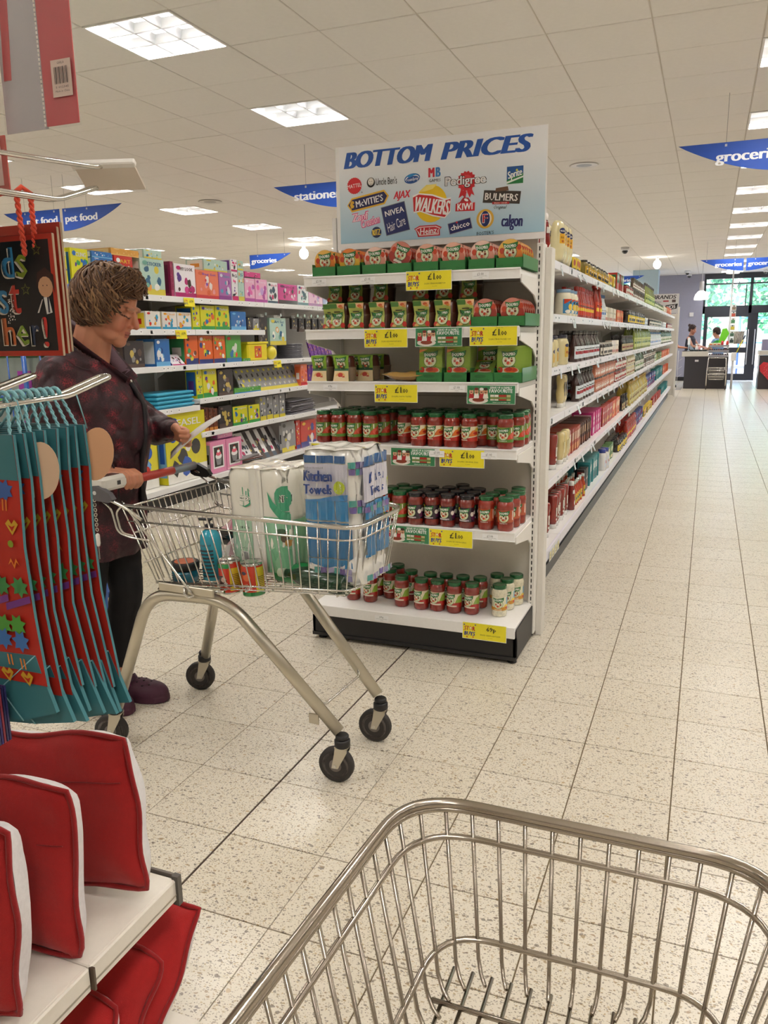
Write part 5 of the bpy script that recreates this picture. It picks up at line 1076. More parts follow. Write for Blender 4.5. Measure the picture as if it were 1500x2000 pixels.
# hanging packs on hooks below the top shelf, right part
def hookpack(y,z,w,h,pal,lab,n,word=None,x=TX-.08):
    for i in range(n):
        o=prints(MB().box(-.004,0,-h,.004,w,0,PAL[pal][0]),art(pal,w,h,int(y*100),word),lambda u,v,hh:(.0042+hh,u,v-h)).box(-.001,w*.3,0,.001,w*.7,.03,'#e8e8e8').obj('hanging_pack',CARD,None,(x-.022*i,y,z),recalc=False); tag(o,'%s, %s'%(lab,nth(i,n,'from front')),'packet',lab+'s' if n>1 else None)
    MB().tube([(TBX+.02,y+w/2,z+.02),(x+.03,y+w/2,z+.02),(x+.05,y+w/2,z+.035)],.003,6).box(x+.045,y+w/2-.015,z+.015,x+.048,y+w/2+.02,z+.045,'#f4f4f4').obj('hook',CHR,toy)
hookpack(7.74,1.655,.36,.29,'sea','animal-print craft wallet hanging on toy shelving',6,'Art Set'); hookpack(7.50,1.66,.19,.30,'blk','mixed camouflage pack hanging on toy shelving',3)
for i in range(5): hookpack(8.25+.17*i,1.66,.13,.12+.03*(i%2),'blk','small dark trinket pack on %s of five hooks'%ORD[i],2)
# fourth shelf
for q in range(4):
    zq=.8405+.0355*q; t=thing('lap_tray','turquoise plastic tray in the stack by her elbow, %s from bottom'%ORD[q],'tray',(TX-.16,5.93,zq),R_.uniform(-.03,.03),'turquoise trays')
    MB().box(-.13,-.26,0,.13,.26,.014,'#3a9fc0',.006).box(-.14,-.275,.014,.14,.275,.034,'#45b0d2',.006).obj('tray',PLAS,t)
T3=.895
for k,(a,b,p,l,h,w) in enumerate([(6.262,6.36,'yel','side of a yellow building-sticks box',.271,None),(6.365,6.60,'yel','lime building-sticks craft box on fourth toy shelf',.265,'STICKS'),(6.62,6.885,'blk','dark felt-pen rack pack with red base',.25,None)]): carton(a,b,T3,h,.12,p,l,word=w,sd=80+k)
carton(6.90,7.42,T3,.055,.16,'grn','flat green crayon box lying on fourth toy shelf',word='crayons')
for i in range(11): carton(7.05+.115*i,7.05+.115*i+.20,T3,.26,.012,'gry','grey and white colouring set leaning back on fourth toy shelf, %s'%nth(i,11),name='colouring_set',cat='set',lean=.42,x=TX-.03-.003*i,group='grey colouring sets',sd=90)
carton(8.33,8.50,T3,.244,.08,'or2','blue and orange pack right of the grey colouring sets'); 
for i in range(3): carton(8.52+.09*i,8.60+.09*i,T3,.23,.03,'viol','purple pack at right end of fourth toy shelf, %s'%nth(i,3),name='toy_packet',cat='packet')
# fifth shelf
T4=.58
for i in range(4): carton(6.28+.075*i,6.35+.075*i,T4,.235-.01*i,.12,'brn','dark brown book-like box on fifth toy shelf, %s'%nth(i,4),sd=3)
carton(6.60,6.84,T4,.216,.06,'blk','clear-fronted grey pack right of the brown boxes'); carton(6.85,7.13,T4,.19,.10,'yel','green and yellow crayon box, left one',word='crayon',sd=7,side=3); carton(7.15,7.37,T4,.183,.10,'yel','yellow box with brown beads picture',sd=9)
for i in range(4): carton(7.38+.14*i,7.51+.14*i,T4,.25,.06,'gry','white and grey cartoon sticker box on fifth toy shelf, %s'%nth(i,4),sd=5+i)
for i in range(14): 
    o=MB().box(-.15,-.30,0,.13,.30,.009,'#6f6c74' if i%2 else '#8f8c92',.002).obj('colouring_book',CARD,None,(TX-.17+R_.uniform(-.02,.02),8.36+R_.uniform(-.03,.03),T4+.0005+.0112*i),R_.uniform(-.06,.06)); tag(o,'grey magazine in the curved pile on fifth toy shelf, %s from bottom'%ORD[i],'magazine','grey magazines piled on the fifth toy shelf')
# base
TB=.1735
carton(5.1,5.66,TB,.60,.10,'ez','yellow and blue easel box behind the trolley handle, left one',word='EASEL',x=TX-.06); carton(5.72,6.33,TB,.62,.10,'ez','yellow and blue easel box beside the pink cupcake boxes',word='EASEL',x=TX-.01)
carton(6.345,6.613,TB,.305,.08,'cup','pink box picturing a cupcake, left one',x=TX+.02); carton(6.62,6.90,TB,.30,.08,'cup','pink box picturing a cupcake, right one',x=TX+.02); carton(6.56,6.82,TB+.307,.05,.08,'pnk','small pink box stacked above the cupcake boxes',x=TX-.03)
for i in range(9): carton(7.02+.085*i,7.02+.085*i+.19,TB,.34,.010,'blk' if i%2 else 'wbk','picture book leaning back on toy base shelf, %s'%nth(i,9),name='picture_book',cat='book',lean=.5,x=TX-.01-.004*i,group='picture books on the toy base shelf',sd=30+i)
carton(7.82,8.13,TB,.34,.03,'gry','white activity book standing beside red figure boxes'); carton(8.165,8.27,TB,.33,.12,'red','red boxed figure set, narrow left one'); carton(8.28,8.68,TB,.31,.12,'red','red boxed figure set, wide right one',sd=77)
for i in range(4): tag(MB().box(-.12,-.26,0,.12,.26,.018,['#4a2018','#2a2628','#5a3028','#8a8486'][i],.003).obj('picture_book',CARD,None,(TX-.10,7.0+.0+R_.uniform(-.0,.03)+.0,TB+.0005+.0195*i),R_.uniform(-.08,.08)),'dark book lying flat on toy base shelf, %s from bottom'%ORD[i],'book','flat dark books on the toy base shelf')
# blue roll cage with green boxes at the left edge
rc=thing('roll_cage','blue and grey wire stock cage standing behind the woman at the left edge','stock cage',(-3.05,3.18,0))
for (x0,c) in ((-.05,'#b4b7bb'),(.06,'#2d62b5')):
    MB().tube(round_path([(x0,0,.02),(x0,0,1.69),(x0+.085,.02,1.69),(x0+.085,.02,.02)],.05),.015,8,c).obj('hoop',PLAS,rc)
for k in range(5): MB().tube([(-.52+.11*k,-.03,.08),(-.52+.11*k,-.03,1.45)],.013 if k in(0,3) else .004,8,'#2456a4').obj('bar',PLAS,rc)
for z in (.1,.45,.8,1.15,1.45): MB().tube([(-.55,-.03,z),(.06,-.03,z)],.008,6,'#2d62b5').obj('rail',PLAS,rc)
MB().box(.0,-.04,1.50,.16,-.03,1.56,'#1b1b1e').obj('strap',PLAS,rc); MB().box(-.55,-.05,.07,.12,.22,.10,'#2456a4').obj('cage_base',PLAS,rc)
for i in range(5):
    t=thing('storage_crate','clear crate with lime lid in the blue cage, %s from bottom'%ORD[i],'crate',(-3.36,3.33,.1015+.26*i),0,'lime-lidded crates in the blue cage')
    MB().box(-.17,-.13,0,.17,.13,.215,'#8f9a94',.01).obj('crate',PLAS,t); MB().box(-.185,-.145,.216,.185,.145,.255,'#6cc832',.008).obj('lid',PLAS,t); MB().box(.02,-.1345,.03,.11,-.131,.14,'#a03aa0').obj('label',CARD,t)
# ============================================================ SHOPPING TROLLEY WITH SHOPPING
TH=-.055; TO=(-1.873,2.33,0)
tr=thing('shopping_trolley','chrome wire shopping trolley with a red handle, full of shopping, pushed by the woman','trolley',TO,TH)
def lerp(a,b,t): return a+(b-a)*t
WR=.0024
BT=[(.12,-.262,.895),(.95,-.178,.868),(.95,.178,.868),(.12,.262,.895)]     # rim corners
BB=[(.205,-.215,.622),(.912,-.150,.657),(.912,.150,.657),(.205,.215,.622)]    # bottom corners
def ring(t,inset=0.): return [tuple(lerp(BB[i][k],BT[i][k],t) for k in range(3)) for i in range(4)]
for t_,r,n_ in ((1.,.0058,'basket_rim'),(.975,.0034,'basket_rim'),(.80,.0034,'basket_rail'),(0.02,.0034,'basket_rail')):
    p=ring(t_); MB().tube(round_path(p,.075 if t_>.5 else .05,8),r,8).obj(n_,CHR,tr)
def wall_path(t,s):   # s 0..1 along the near side, front, far side following the rounded rim
    p=round_path(ring(t),.075 if t>.5 else .06,8); L=[0]
    for i in range(1,len(p)): L.append(L[-1]+(Vector(p[i])-Vector(p[i-1])).length)
    q=s*L[-1]
    for i in range(1,len(p)):
        if L[i]>=q: k=(q-L[i-1])/max(1e-9,L[i]-L[i-1]); return tuple(lerp(p[i-1][j],p[i][j],k) for j in range(3))
    return p[-1]
NW=56; mb=None
for i in range(NW+1):
    s=i/NW; a=wall_path(.985,s); b=wall_path(.03,s); ins=tuple(lerp(b[j],(.55,0,b[2]-.012)[j],.09 if j<2 else 1) for j in range(3))
    MB().tube([a,b,(b[0],b[1],b[2]-.008),ins],WR,6).obj('side_wire',CHR,tr)
mb=MB()
for i in range(15): y=-.205+.41*i/14; k=1-.28*abs(1); mb.tube([(.205,y,.612),(.885,y*.70,.643)],WR,6)
for i in range(9): x=.22+.64*i/8; w=lerp(.215,.148,(x-.205)/.68); mb.tube([(x,-w,.608+.045*(x-.205)),(x,w,.608+.045*(x-.205))],.003,6)
o=mb.obj('basket_floor_wires',CHR,tr); o['kind']='stuff'
# rear gate
mb=MB()
for i in range(17): y=-.235+.47*i/16; mb.tube([(.125,y,.885),(.20,y*.84,.63)],WR,6)
for z in (.885,.80,.70): mb.tube([(.125+(.885-z)*.3,-.245,z),(.125+(.885-z)*.3,.245,z)],.0034,6)
mb.obj('rear_gate',CHR,tr)
MB().tube([(.12,-.255,.905),(.14,-.262,.89),(.345,-.225,.62),(.362,-.224,.600),(.345,-.226,.590),(.328,-.228,.602),(.33,-.228,.625)],.0042,8).obj('gate_lever',CHR,tr)
for s in (-1,1):
    MB().tube(round_path([(.02,s*.252,.925),(.06,s*.262,.912),(.15,s*.265,.885),(.20,s*.26,.85)],.03),.006,8).tube(round_path([(.04,s*.262,.90),(.075,s*.262,.88),(.095,s*.262,.80),(.14,s*.255,.785),(.22,s*.25,.78)],.02),.0034,8).tube(round_path([(.12,s*.262,.89),(.095,s*.262,.87),(.11,s*.262,.80),(.15,s*.25,.79)],.02),.0034,8).obj('handle_arm',CHR,tr)
    T=Mt(.018,s*.262,.93)
    MB().prism([(-.022,.008),(-.018,-.018),(.0,-.026),(.055,-.030),(.075,-.018),(.06,.002),(.01,.024),(-.012,.022)],-.010,.010,'y','#565458',T=T).lathe([(.007,-.012),(.007,.012)],10,'#c9c9c9',T=T@Mt(rx=PI/2)).obj('handle_end',BLK if s>0 else mat('grey_plastic',rough=.4),tr)
MB().lathe([(.0155,-.255),(.0155,.125)],16,'#b23a30',T=Mt(.018,0,.945,PI/2)).obj('handle',PLAS,tr)
MB().lathe([(.0155,-.125),(.0155,-.255)],16,'#9fb9c2',T=Mt(.018,0,.945,PI/2)).obj('handle_cover',PLAS,tr)
cl=MB().box(-.012,-.262,.932,.052,-.150,.980,'#dedbd3',.010).box(.0,-.155,.938,.04,-.135,.965,'#e6e2da',.005).box(.050,-.20,.948,.0535,-.185,.962,'#3a3a3a').obj('coin_lock',PLAS,tr); MB().box(.0,-.25,.9795,.035,-.17,.9815,'#5a3a34').obj('coin_slot',PLAS,cl)
mb=MB()
for k in range(7):
    z=.905-.017*k; T=Mt(.010,-.268,z,0,0,(PI/2)*(k%2)); mb.tube([T@Vector(q) for q in arc((0,0,0),.006,0,2*PI,9,'xz')][:-1],.0016,5,'#b5b2ac',closed=True)
mb.obj('coin_chain',ZINC,tr); MB().lathe([(.0045,.745),(.007,.755),(.007,.785),(.003,.79)],10,'#e9e6df',c=(.010,-.268,0)).tube([(.010,-.268,.70),(.010,-.268,.748)],.0016,6,'#8a8780').obj('chain_key',PLAS,tr)
# chassis
for s in (-1,1):
    yr,yt,yf=s*.252,s*.205,s*.147
    leg=round_path([(.012,yr,.150),(.155,yt,.578),(.475,s*.19,.590),(.852,yf,.178)],.10,9)
    MB().tube(leg,.0205,12).obj('leg_frame',ZINC,tr)
    MB().box(.215,s*.218-.004,.600,.44,s*.218+.004,.628,'#c9c0a8',.002).obj('side_plate',ZINC,tr)
    MB().tube(round_path([(.20,s*.205,.598),(.38,s*.205,.600),(.42,s*.20,.612),(.47,s*.20,.62)],.01),.005,8).obj('support_wire',CHR,tr)
MB().tube(round_path([(.755,-.155,.285),(.79,-.13,.25),(.79,.13,.25),(.755,.155,.285)],.02),.0045,8).obj('front_tie_wire',CHR,tr)
MB().box(.755,-.172,.20,.79,-.166,.235,'#c8c2b4').box(.0,0,0,.001,.001,.001).obj('tie_bracket',ZINC,tr)
def caster(x,y,tx,ty,ry):
    c=MB().lathe([(.022,.126),(.026,.130),(.026,.150),(.022,.154)],18,'#262426').lathe([(.020,.154),(.022,.156),(.022,.166),(.018,.170)],14,'#d6d2c8').obj('caster',BLK,tr,(x,y,0),ry)
    off=-.022
    mb=MB()
    for s in (-1,1): mb.prism([(off-.012,.052),(off+.010,.052),(.020,.112),(.022,.128),(-.020,.128),(-.024,.100)],s*.016-.0015,s*.016+.0015,'y','#d8d4c8')
    mb.box(-.022,-.0175,.124,.022,.0175,.129,'#d8d4c8').obj('fork',ZINC,c)
    T=Mt(off,0,.0605,PI/2)@Matrix.Diagonal((1.155,1.155,1.1,1))
    w=MB().lathe([(.040,-.012),(.0495,-.012),(.052,-.008),(.052,.008),(.0495,.012),(.040,.012)],28,'#2e2a28',T=T).lathe([(.010,-.013),(.018,-.0135),(.020,-.009),(.030,-.009),(.032,-.012),(.0405,-.012),(.0405,.012),(.032,.012),(.030,.009),(.020,.009),(.018,.0135),(.010,.013)],28,'#6d6560',T=T).lathe([(.005,-.020),(.005,.020)],10,'#c9c4b8',T=T)
    w.obj('wheel',mat('wheel_rubber',rough=.6),c)
caster(.005,-.255,0,0,.35); caster(.005,.255,0,0,.35); caster(.862,-.146,0,0,.1); caster(.862,.146,0,0,.1)

TRM=Matrix.Translation(TO)@Matrix.Rotation(TH,4,'Z')
def inT(o,x,y,z,rot=(0,0,0)): o.matrix_world=TRM@Matrix.Translation((x,y,z))@(Matrix.Rotation(rot[2],4,'Z')@Matrix.Rotation(rot[1],4,'Y')@Matrix.Rotation(rot[0],4,'X')); return o
# wrapped roll packs
def wrap(name,lab,cat,W_,D_,H_,nx,ny,amp,base,seed):
    def O(s,off=0.):
        P=2*(W_+D_); s=s%P; c=.028
        if s<W_: p=(s,0); n=(0,-1); q=s/W_; k=nx
        elif s<W_+D_: p=(W_,s-W_); n=(1,0); q=(s-W_)/D_; k=ny
        elif s<2*W_+D_: p=(W_-(s-W_-D_),D_); n=(0,1); q=(s-W_-D_)/W_; k=nx
        else: p=(0,D_-(s-2*W_-D_)); n=(-1,0); q=(s-2*W_-D_)/D_; k=ny
        bulge=amp*(abs(math.sin(PI*q*k))**.6)-amp; L=W_ if k==nx and n[1]!=0 else D_; e=min(q,1-q)*L
        cr=0 if e>c else -(c-math.sqrt(max(0,c*c-(c-e)**2)))
        return (p[0]+n[0]*(bulge+cr+off)-W_/2,p[1]+n[1]*(bulge+cr+off)-D_/2)
    g=random.Random(seed); N=96; M_=16; vs=[]
    def wob(s,v): return .0018*math.sin(v*90+7*math.sin(s*40))+.0012*math.sin(s*130+v*40)
    for j in range(M_+1):
        v=H_*j/M_; e=min(v,H_-v); sh=(0 if e>.014 else -(.014-math.sqrt(max(0,.014**2-(.014-e)**2))))-.004*math.exp(-((v-H_/2)/.012)**2)
        for i in range(N):
            s=2*(W_+D_)*i/N; x,y=O(s,sh+wob(s,v)); vs.append((x,y,v))
    fs=[(j*N+i,j*N+(i+1)%N,(j+1)*N+(i+1)%N,(j+1)*N+i) for j in range(M_) for i in range(N)]
    mb=MB().add(vs,fs,base,True)
    # top: rolls seen through film
    o=M_*N; top=[]; 
    gx,gy=18,14
    tv=[(-W_/2+.008+(W_-.016)*i/gx,-D_/2+.008+(D_-.016)*j/gy) for j in range(gy+1) for i in range(gx+1)]
    def tz(x,y):
        a=(x/W_+.5)*nx%1-.5; b=(y/D_+.5)*ny%1-.5; r=math.hypot(a,b); return H_-.001+.008*(1-min(1,(r/.5)**4))-.006*math.exp(-(r/.16)**2)+.002*math.sin(60*x+40*y)
    mb.add([(x,y,tz(x,y)) for x,y in tv],[(j*(gx+1)+i,j*(gx+1)+i+1,(j+1)*(gx+1)+i+1,(j+1)*(gx+1)+i) for j in range(gy) for i in range(gx)],base,True)
    mb.add([(-W_/2+.01,-D_/2+.01,H_-.006),(W_/2-.01,-D_/2+.01,H_-.006),(W_/2-.01,D_/2-.01,H_-.006),(-W_/2+.01,D_/2-.01,H_-.006)],[(0,1,2,3)],base)
    o=mb.obj(name,FOIL,None,recalc=False); tag(o,lab,cat)
    F=lambda u,v,h:(lambda p:(p[0],p[1],v))(O(u,h+.0016+wob(u,v)))
    return o,F
kw,kd_,kh=.205,.20,.425
kt,F=wrap('kitchen_towel_pack','tall clear-wrapped kitchen towel pack with blue squares at the trolley front','kitchen towels',kw,kd_,kh,2,2,.010,'#efede6',4)
B1,B2,B3='#2f5f96','#2f80b5','#1f6a9c'; LG='#c9c8d6'; WT='#f1f1ee'
ops=[]
def sq(x0,y0,x1,y1,c): ops.append(('r',x0,y0,x1,y1,c))
for a,b in ((.010,.058),(.062,.118),(.122,.160)): sq(a,.385,b,.408,B1)
sq(.004,.282,.166,.382,LG)
for a in (.058,.120): sq(a,.282,a+.003,.41,WT)
for a,b in ((.006,.056),(.060,.116),(.120,.166)): sq(a,.205,b,.268,B2); sq(a,.195,b,.20,B3)
ops.append(('p',[(.004,.268),(.06,.272),(.12,.284),(.166,.290),(.166,.270),(.004,.262)],'#3f86c0'))
for a,b in ((.012,.060),(.064,.118),(.122,.176)): sq(a,.085,b,.188,B3); sq(a,.052,b,.082,B2)
ops.append(('p',[(.01,.070),(.08,.052),(.14,.062),(.19,.10),(.19,.045),(.01,.045)],WT))
for r,y in ((2,.350),(2,.232),(2,.015)):
    for i in range(3 if y>.1 else 6):
        for j in range(2): sq((.172 if y>.1 else .04)+.0225*i,y+.021*j,(.172 if y>.1 else .04)+.0225*i+.0205,y+.021*j+.019,[['#6f5f9c','#3f8f8c','#8c88b0'],['#4f9c94','#6a5a94','#a09cc0']][j][i%3])
ops+=[('t','Absorbent Household',.052,.372,.070,.007,'#5a5a66',0,0),('t','Kitchen',.066,.346,.100,.034,'#1f3f86',0,.07),('t','Towels',.066,.304,.100,.030,'#1f3f86',0,.07),('e',.142,.312,.020,.021,'#b3c23a'),('t','12',.142,.317,.018,.015,WT,0,.05),('t','ROLLS',.142,.302,.022,.005,WT,0,.03)]
s0=kw+.012
ops+=[('r',s0,.09,s0+.20,.10,B3)]
for i in range(3):
    for z,hh,c in ((.10,.10,B3),(.21,.05,B2),(.375,.03,B1)): sq(s0+.005+.062*i,z,s0+.060+.062*i,z+hh,c)
ops+=[('r',s0,.265,s0+.20,.372,LG),('t','Kitchen',s0+.075,.338,.11,.034,'#1f3f86',0,.06),('t','Towels',s0+.075,.297,.10,.030,'#1f3f86',0,.06),('e',s0+.17,.305,.020,.021,'#b3c23a')]
for i in range(8): sq(s0+.022*i,.232,s0+.022*i+.02,.25,['#6f5f9c','#3f8f8c','#8c88b0'][i%3]); sq(s0+.022*i,.015,s0+.022*i+.02,.034,['#3f8f8c','#6f5f9c','#8c88b0'][i%3])
prints(MB(),ops,F,base=.0004,slc=.007).obj('print',FOIL,kt,recalc=False); inT(kt,.828,-.012,.664,(0,-.02,.02))
tw,td_,thh=.245,.215,.355
tp,F=wrap('toilet_roll_pack','cream and green wrapped toilet roll pack reading 18 rolls in the trolley middle','toilet rolls',tw,td_,thh,2,2,.011,'#eeebdf',9)
G1_,G2_='#a9cdb0','#86bf9a'
ops=[('r',.0,.012,.098,.198,G1_),('r',.148,.012,.245,.200,G2_),('r',.100,.0,.146,.355,'#e9e7de'),('p',[(.0,.012),(.03,.06),(.098,.03),(.098,.012)],'#96c6a4'),('p',[(.148,.07),(.20,.11),(.245,.09),(.245,.012),(.148,.012)],'#6fb088'),
 ('e',.076,.262,.030,.034,'#3fa078'),('e',.071,.266,.031,.034,'#eeebdf'),('e',.074,.258,.024,.012,'#f4f2ea'),('e',.074,.258,.022,.010,'#5a8a72'),('e',.074,.258,.020,.0085,'#f4f2ea'),('t','Nicky',.074,.258,.032,.010,'#2a4a3a',0,.03),
 ('p',[(.170,.285),(.180,.235),(.21,.195),(.262,.180),(.262,.21),(.22,.222),(.19,.25)],'#3fa078'),('e',.232,.262,.036,.042,'#3fa078'),('t','Nicky',.238,.258,.05,.034,'#f2f4ee',0,.06),('t','Nicky',.238,.258,.045,.030,'#1f3a2c',0,.02),
 ('t','18 rolls',.072,.160,.032,.009,'#2a2f2a',0,.03),('r',.050,.045,.082,.078,'#eef0ea')]+[('r',.053+.003*i,.050,.0545+.003*i,.076,'#3a3f3a') for i in range(9)]+[('p',blob(.225,.14,.016,.026,5),'#5a4a38'),('p',blob(.215,.155,.02,.010,8),'#39593f'),('p',blob(.235,.115,.010,.016,2),'#b58a4a'),('t','OO1',.065,.09,.03,.008,'#3a3f3a',0,0),('r',tw+.02,.02,tw+.19,.19,G2_)]
prints(MB(),ops,F,base=.0004,slc=.008).obj('print',FOIL,tp,recalc=False); inT(tp,.545,.02,.655,(0,-.03,-.03))
# pump bottle
t=thing('pump_bottle','turquoise pump bottle with black pump standing in the trolley','bottle'); MB().lathe([(.030,0),(.035,.004),(.036,.13),(.033,.155),(.022,.17),(.012,.175)],22,'#2f9fb8').obj('bottle',GLOSS,t)
MB().lathe([(.014,.172),(.0145,.19),(.010,.192)],14,'#19181a').lathe([(.005,.19),(.005,.203)],8,'#19181a').box(-.042,-.007,.203,.012,.007,.212,'#19181a',.003).obj('pump',BLK,t)
mb=MB(); prints(mb,[('r',-.026,.015+.0125*i,.026,.0155+.0125*i+.006,'#123a48') if i!=8 else ('t','argan oil',0,.125,.04,.010,'#123a48',0,.02) for i in range(9)]+[('r',-.03,.005,.03,.09,'#2a7f98')][:0],Fc(.0365,-PI/2,0),slc=.008); mb.obj('label',CARD,t,recalc=False); inT(t,.365,-.115,.628,(0,-.03,.1))
t=thing('cosmetic_tub','blue tub with black and orange lid at the trolley rear','tub'); MB().lathe([(.040,0),(.044,.004),(.046,.045)],22,'#1f6a80').obj('tub',GLOSS,t); MB().lathe([(.049,.045),(.049,.067),(.046,.070)],22,'#1a1918').obj('lid',BLK,t); MB().lathe([(.036,.0702),(.036,.0712)],20,'#e0744a').obj('lid_sticker',CARD,t)
prints(MB(),[('r',-.035,.010+.007*i,.030,.013+.007*i,'#123a48') for i in range(4)],Fc(.0462,-PI/2,0),slc=.008).obj('label',CARD,t,recalc=False); inT(t,.268,-.142,.617)
for k,(x,y,l,gr) in enumerate(((.450,-.135,'red tin with a green band and ladybird picture, left of two','#2f8a4a'),(.538,-.130,'red and yellow tin standing in trolley, right of two','#2f8a4a'))):
    t=thing('food_tin',l,'tin'); MB().lathe([(.0365,0),(.0375,.003),(.0365,.006),(.0365,.104),(.0378,.108),(.0372,.112),(.034,.108),(.0,.107)],24,'#c9c7c2',cap=False).obj('tin',CHR,t)
    ops=[('r',-.115,.006,.115,.103,'#cf3a24'),('r',.018,.012,.055,.088,'#dcc52a'),('r',-.115,.088,.018,.103,gr)] if k==0 else [('r',-.115,.006,.115,.103,'#d0402a'),('r',.020,.010,.058,.098,'#dcc52a'),('r',-.115,.003,.115,.016,gr)]
    ops+=[('e',-.012,.048,.020,.015,'#3a1f1c'),('e',-.004,.050,.010,.009,'#d8b8a8'),('e',-.018,.056,.008,.007,'#5a4a4a'),('e',.004,.034,.007,.008,'#e8e0d8')] if k==0 else [('e',-.010,.066,.014,.012,'#e8703a'),('t','Wax',-.008,.036,.030,.016,'#f4ece0',.2,.05),('e',-.020,.080,.010,.006,'#3a2a4a')]
    ops+=[('r',.024,.030+.006*i,.050,.032+.006*i,'#6a5a2a') for i in range(7)]
    prints(MB(),ops,Fc(.0368,-PI/2,0),slc=.007).obj('label',GLOSS,t,recalc=False); inT(t,x,y,.600,(0,-.04,.1+.2*k))
t=thing('drink_bottle','large green plastic bottle with a red cap lying behind the dark one','bottle'); MB().lathe([(.034,0),(.040,.01),(.040,.13),(.037,.15),(.040,.17),(.036,.205),(.018,.24),(.015,.25)],20,'#1f8a4a').obj('bottle',GLOSS,t); MB().lathe([(.020,.25),(.024,.256),(.024,.275),(.018,.280)],16,'#c8302a').obj('cap',PLAS,t); inT(t,.585,-.045,.660,(0,PI/2-.04,-.08))
t=thing('syrup_bottle','dark green glass bottle with fruit label and pale cap lying on trolley floor','bottle'); MB().lathe([(.034,0),(.037,.006),(.037,.15),(.030,.185),(.015,.215),(.014,.24)],20,'#123a22').obj('bottle',GLOSS,t); MB().lathe([(.017,.24),(.017,.265),(.014,.268)],14,'#b9c9b0').obj('cap',PLAS,t)
prints(MB(),[('e',0,.085,.030,.048,'#5aa83a'),('e',0,.115,.024,.020,'#c8402a'),('e',0,.09,.024,.028,'#d9e08a'),('e',0,.07,.018,.020,'#2f7a3a'),('t','PEAR',0,.09,.036,.012,'#1f6a2a',PI/2,.05)],Fc(.0372,PI/2+.9,0),slc=.007).obj('label',GLOSS,t,recalc=False); inT(t,.878,-.112,.665,(0,-PI/2+.03,-.10))
o=MB().tube([(0,0,0),(.03,.005,.006),(.07,.01,.012),(.10,.012,.02)],[.030,.034,.034,.028],14,'#1b191a').obj('black_bag_roll',FOIL); tag(o,'shiny black rolled bundle in the trolley behind the blue bottle','bundle'); inT(o,.262,.04,.735,(0,.2,.2))
def crumple(nx,ny,sx,sy,h,cols,seed):
    g=random.Random(seed); mb=MB(); vs={}
    for s_ in (1,-1):
        for j in range(ny+1):
            for i in range(nx+1):
                u=i/nx*2-1;v=j/ny*2-1; vs[(s_,i,j)]=(u*sx+g.uniform(-.006,.006),v*sy+g.uniform(-.006,.006),h/2+s_*h/2*(1-u**4)*(1-v**4)+g.uniform(-.007,.007)*(1-u*u))
    for s_ in (1,-1):
        for j in range(ny):
            for i in range(nx): mb.add([vs[(s_,i,j)],vs[(s_,i+1,j)],vs[(s_,i+1,j+1)],vs[(s_,i,j+1)]],[(0,1,2,3)],g.choice(cols))
    for i in range(nx):
        for j in (0,ny): mb.add([vs[(1,i,j)],vs[(1,i+1,j)],vs[(-1,i+1,j)],vs[(-1,i,j)]],[(0,1,2,3)],cols[0])
    for j in range(ny):
        for i in (0,nx): mb.add([vs[(1,i,j)],vs[(1,i,j+1)],vs[(-1,i,j+1)],vs[(-1,i,j)]],[(0,1,2,3)],cols[0])
    return mb
o=crumple(12,9,.10,.10,.10,['#e0a8b4','#d8b0bc','#c9ccd4','#e6c0c8','#d890a4'],3).obj('sweet_bag',FOIL); tag(o,'crinkled clear bag of pink and white sweets behind the pump bottle','sweet bag'); inT(o,.42,.105,.745,(.2,.05,.1))
o=crumple(10,7,.09,.085,.11,['#e9e2dc','#e9e2dc','#d8b0b4','#f0ece8','#b3283a'],6).obj('packet',FOIL); tag(o,'white and crimson packet under the pink sweet bag','packet'); inT(o,.40,.07,.632,(0,0,.2))
# ============================================================ FIGURES
from mathutils import noise as NZ
def cap(mb,p0,r0,p1,r1,n=14):
    a,b=Vector(p0),Vector(p1); L=(b-a).length
    pts=[];rr=[]
    K=5
    d=(b-a).normalized() if L>1e-6 else Vector((0,0,1))
    for i in range(K): t=PI/2*(1-i/K); pts.append(a-d*r0*math.sin(t)); rr.append(max(1e-4,r0*math.cos(t)))
    pts+= [a,b]; rr+=[r0,r1]
    for i in range(1,K+1): t=PI/2*i/K; pts.append(b+d*r1*math.sin(t)); rr.append(max(1e-4,r1*math.cos(t)))
    return mb.tube(pts,rr,n)
def chain(mb,pts,n=12):
    for (p,r),(q,s) in zip(pts,pts[1:]): cap(mb,p,r,q,s,n)
    return mb
def loft(mb,rings,n=28):
    """rings: (center, axisA*ra, axisB*rb)"""
    vs=[]
    for c,A,B in rings:
        for k in range(n):
            a=2*PI*k/n; vs.append(tuple(Vector(c)+Vector(A)*math.cos(a)+Vector(B)*math.sin(a)))
    m_=len(rings); fs=[(i*n+k,i*n+(k+1)%n,(i+1)*n+(k+1)%n,(i+1)*n+k) for i in range(m_-1) for k in range(n)]
    fs+=[tuple(range(n))[::-1],tuple((m_-1)*n+k for k in range(n))]
    return mb.add(vs,fs,'#ffffff')
